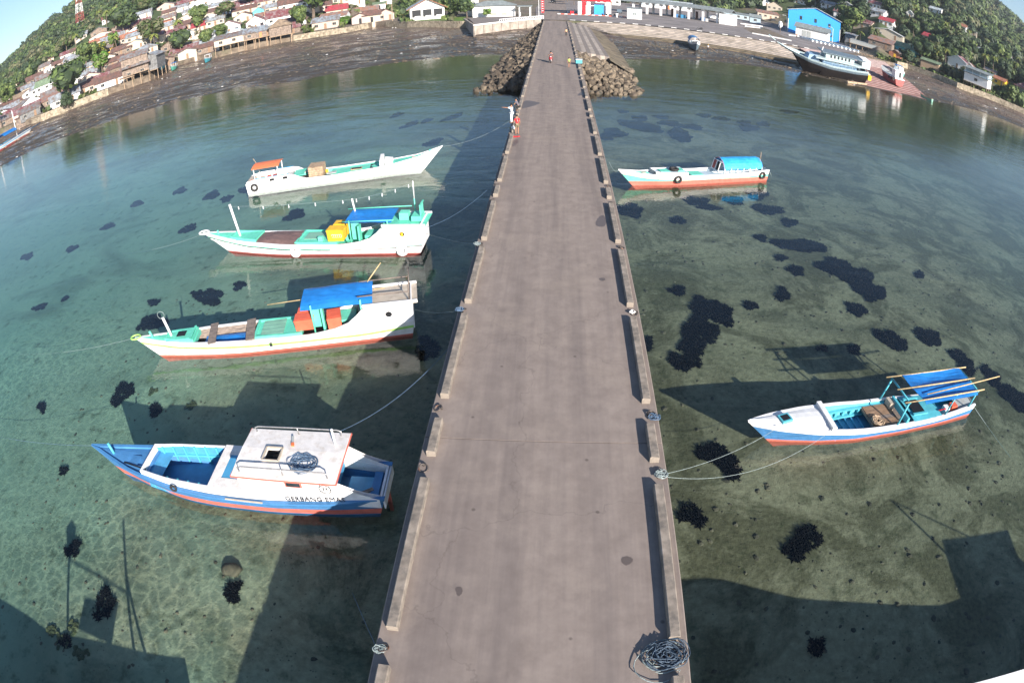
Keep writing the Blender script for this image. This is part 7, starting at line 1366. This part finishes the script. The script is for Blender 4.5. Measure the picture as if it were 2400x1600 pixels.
# far wood: tufted crowns, one object
def tuft(seed):
    rnd_ = random.Random(seed); v = []
    for k in range(52):
        d = Vector((rnd_.gauss(0, 1), rnd_.gauss(0, 1), abs(rnd_.gauss(.25, .9)))).normalized(); p = d*rnd_.uniform(.7, 1.08); p.z = p.z*.85; u = d.orthogonal().normalized(); w_ = d.cross(u); an = rnd_.uniform(0, 6.28); u, w_ = u*math.cos(an)+w_*math.sin(an), w_*math.cos(an)-u*math.sin(an); s_ = rnd_.uniform(.14, .3); t_ = d*rnd_.uniform(-.2, .3)
        v += [p-u*s_, p+w_*s_*.7+t_*.5, p+u*s_, p-w_*s_*.7-t_*.4]
    g = MB(); g.blob((0, 0, .1), (.78,.78,.68), seed, .14)
    for t_ in g.f: a_0, b_0, c_0 = (Vector(g.v[q]) for q in t_); v += [a_0, b_0, c_0, (c_0+a_0)/2]
    return np.array([tuple(q) for q in v])
TF = [tuft(i) for i in range(10)]
nr = np.random.default_rng(5); N = 14000
az = nr.uniform(-62, 54, N); u = nr.random(N); rcN = RC(az)+FL(az)*0.6+4; r = rcN+(1010-rcN)*u**1.55
x, y = r*np.sin(np.radians(az)), r*np.cos(np.radians(az)); z = land(az, r)
den = sn(x, y, .03, 4); HSa = np.array(HS)
VV, FF, MI = [], [], []; off_ = 0; mats_ = ['leaf_mid', 'leaf_dark', 'leaf_light', 'leaf_olive']
for i in range(N):
    near = r[i]-RC(az[i])
    if near < 130 and (((HSa[:, 0]-x[i])**2+(HSa[:, 1]-y[i]+3)**2).min() < 75 or nr.random() < (.45 if az[i] < 15 else .1)): continue
    if -13 < az[i] < 23 and y[i] < 345: continue
    if den[i] > 1.25 and near > 60: continue
    s_ = (2.0+2.0*nr.random())*(1+.9*u[i])
    if near < 190 and hides(x[i], y[i], z[i]+s_*1.4, s_*.8): continue
    v = TF[i % 10]; a = nr.random()*6.28; ca, sa = math.cos(a), math.sin(a)
    w_ = np.stack([(v[:, 0]*ca-v[:, 1]*sa)*s_, (v[:, 0]*sa+v[:, 1]*ca)*s_, v[:, 2]*s_*(1.0+.35*nr.random())+s_*.55], 1)+[x[i], y[i], z[i]]
    VV.append(w_); mk = int(nr.choice(4, p=[.42, .3, .13, .15])) if den[i] < .3 else int(nr.choice(4, p=[.3, .15, .25, .3]))
    MI.append(np.r_[np.full(52, mk), np.full(len(v)//4-52, 1 if mk != 2 else 0)])
me = bpy.data.meshes.new('woodland'); VV = np.concatenate(VV); MI = np.concatenate(MI).astype(np.int32); nv = len(VV)
me.vertices.add(nv); me.vertices.foreach_set('co', VV.astype(np.float32).ravel()); me.loops.add(nv); me.loops.foreach_set('vertex_index', np.arange(nv, dtype=np.int32)); me.polygons.add(nv//4); me.polygons.foreach_set('loop_start', np.arange(0, nv, 4, dtype=np.int32)); me.polygons.foreach_set('loop_total', np.full(nv//4, 4, dtype=np.int32))
for q in mats_: me.materials.append(M[q])
me.polygons.foreach_set('material_index', MI); me.update(); me.validate(); struct(link('woodland', me), 'stuff')
# garden scrub between the houses
g = MB(); rnd = random.Random(8); 
for k in range(1500):
    az_ = rnd.uniform(-54, -9) if rnd.random() < .7 else rnd.uniform(25, 47); r_ = float(RC(az_))+2+rnd.random()**1.5*90; x_, y_ = r_*math.sin(R(az_)), r_*math.cos(R(az_))
    if 21 < az_ < 30 or not clear(x_, y_-3, 5) or hides(x_, y_, ground(x_, y_)+1.5, 1): continue
    z_ = ground(x_, y_)
    for q in range(5): a = rnd.uniform(0, 6.28); s_ = rnd.uniform(.5, 1.1); c = Vector((x_+math.cos(a)*.7, y_+math.sin(a)*.7, z_+rnd.uniform(.2, 1.2))); n_ = Vector((rnd.gauss(0, 1), rnd.gauss(0, 1), 1)).normalized(); u_ = n_.orthogonal().normalized(); w2 = n_.cross(u_); g.add([c-u_*s_, c+w2*s_, c+u_*s_, c-w2*s_], [(0,1,2,3)], rnd.choice((0, 1, 2)))
struct(g.build('scrub', ['leaf_mid', 'leaf_light', 'leaf_olive']), 'stuff')

# ---------------------------------------------------------------- haze over the bay
hz = bpy.data.materials.new('haze'); hz.use_nodes = True; n, l = hz.node_tree.nodes, hz.node_tree.links; n.remove(n['Principled BSDF'])
pv = n.new('ShaderNodeVolumePrincipled'); pv.inputs['Color'].default_value = (.80, .88, 1.0, 1); pv.inputs['Density'].default_value = .00017; pv.inputs['Anisotropy'].default_value = .2; l.new(pv.outputs[0], n['Material Output'].inputs['Volume']); M['haze'] = hz
g = MB(); g.box((0, -50, 98), (2600, 2600, 216)); struct(g.build('haze', 'haze'), 'stuff')
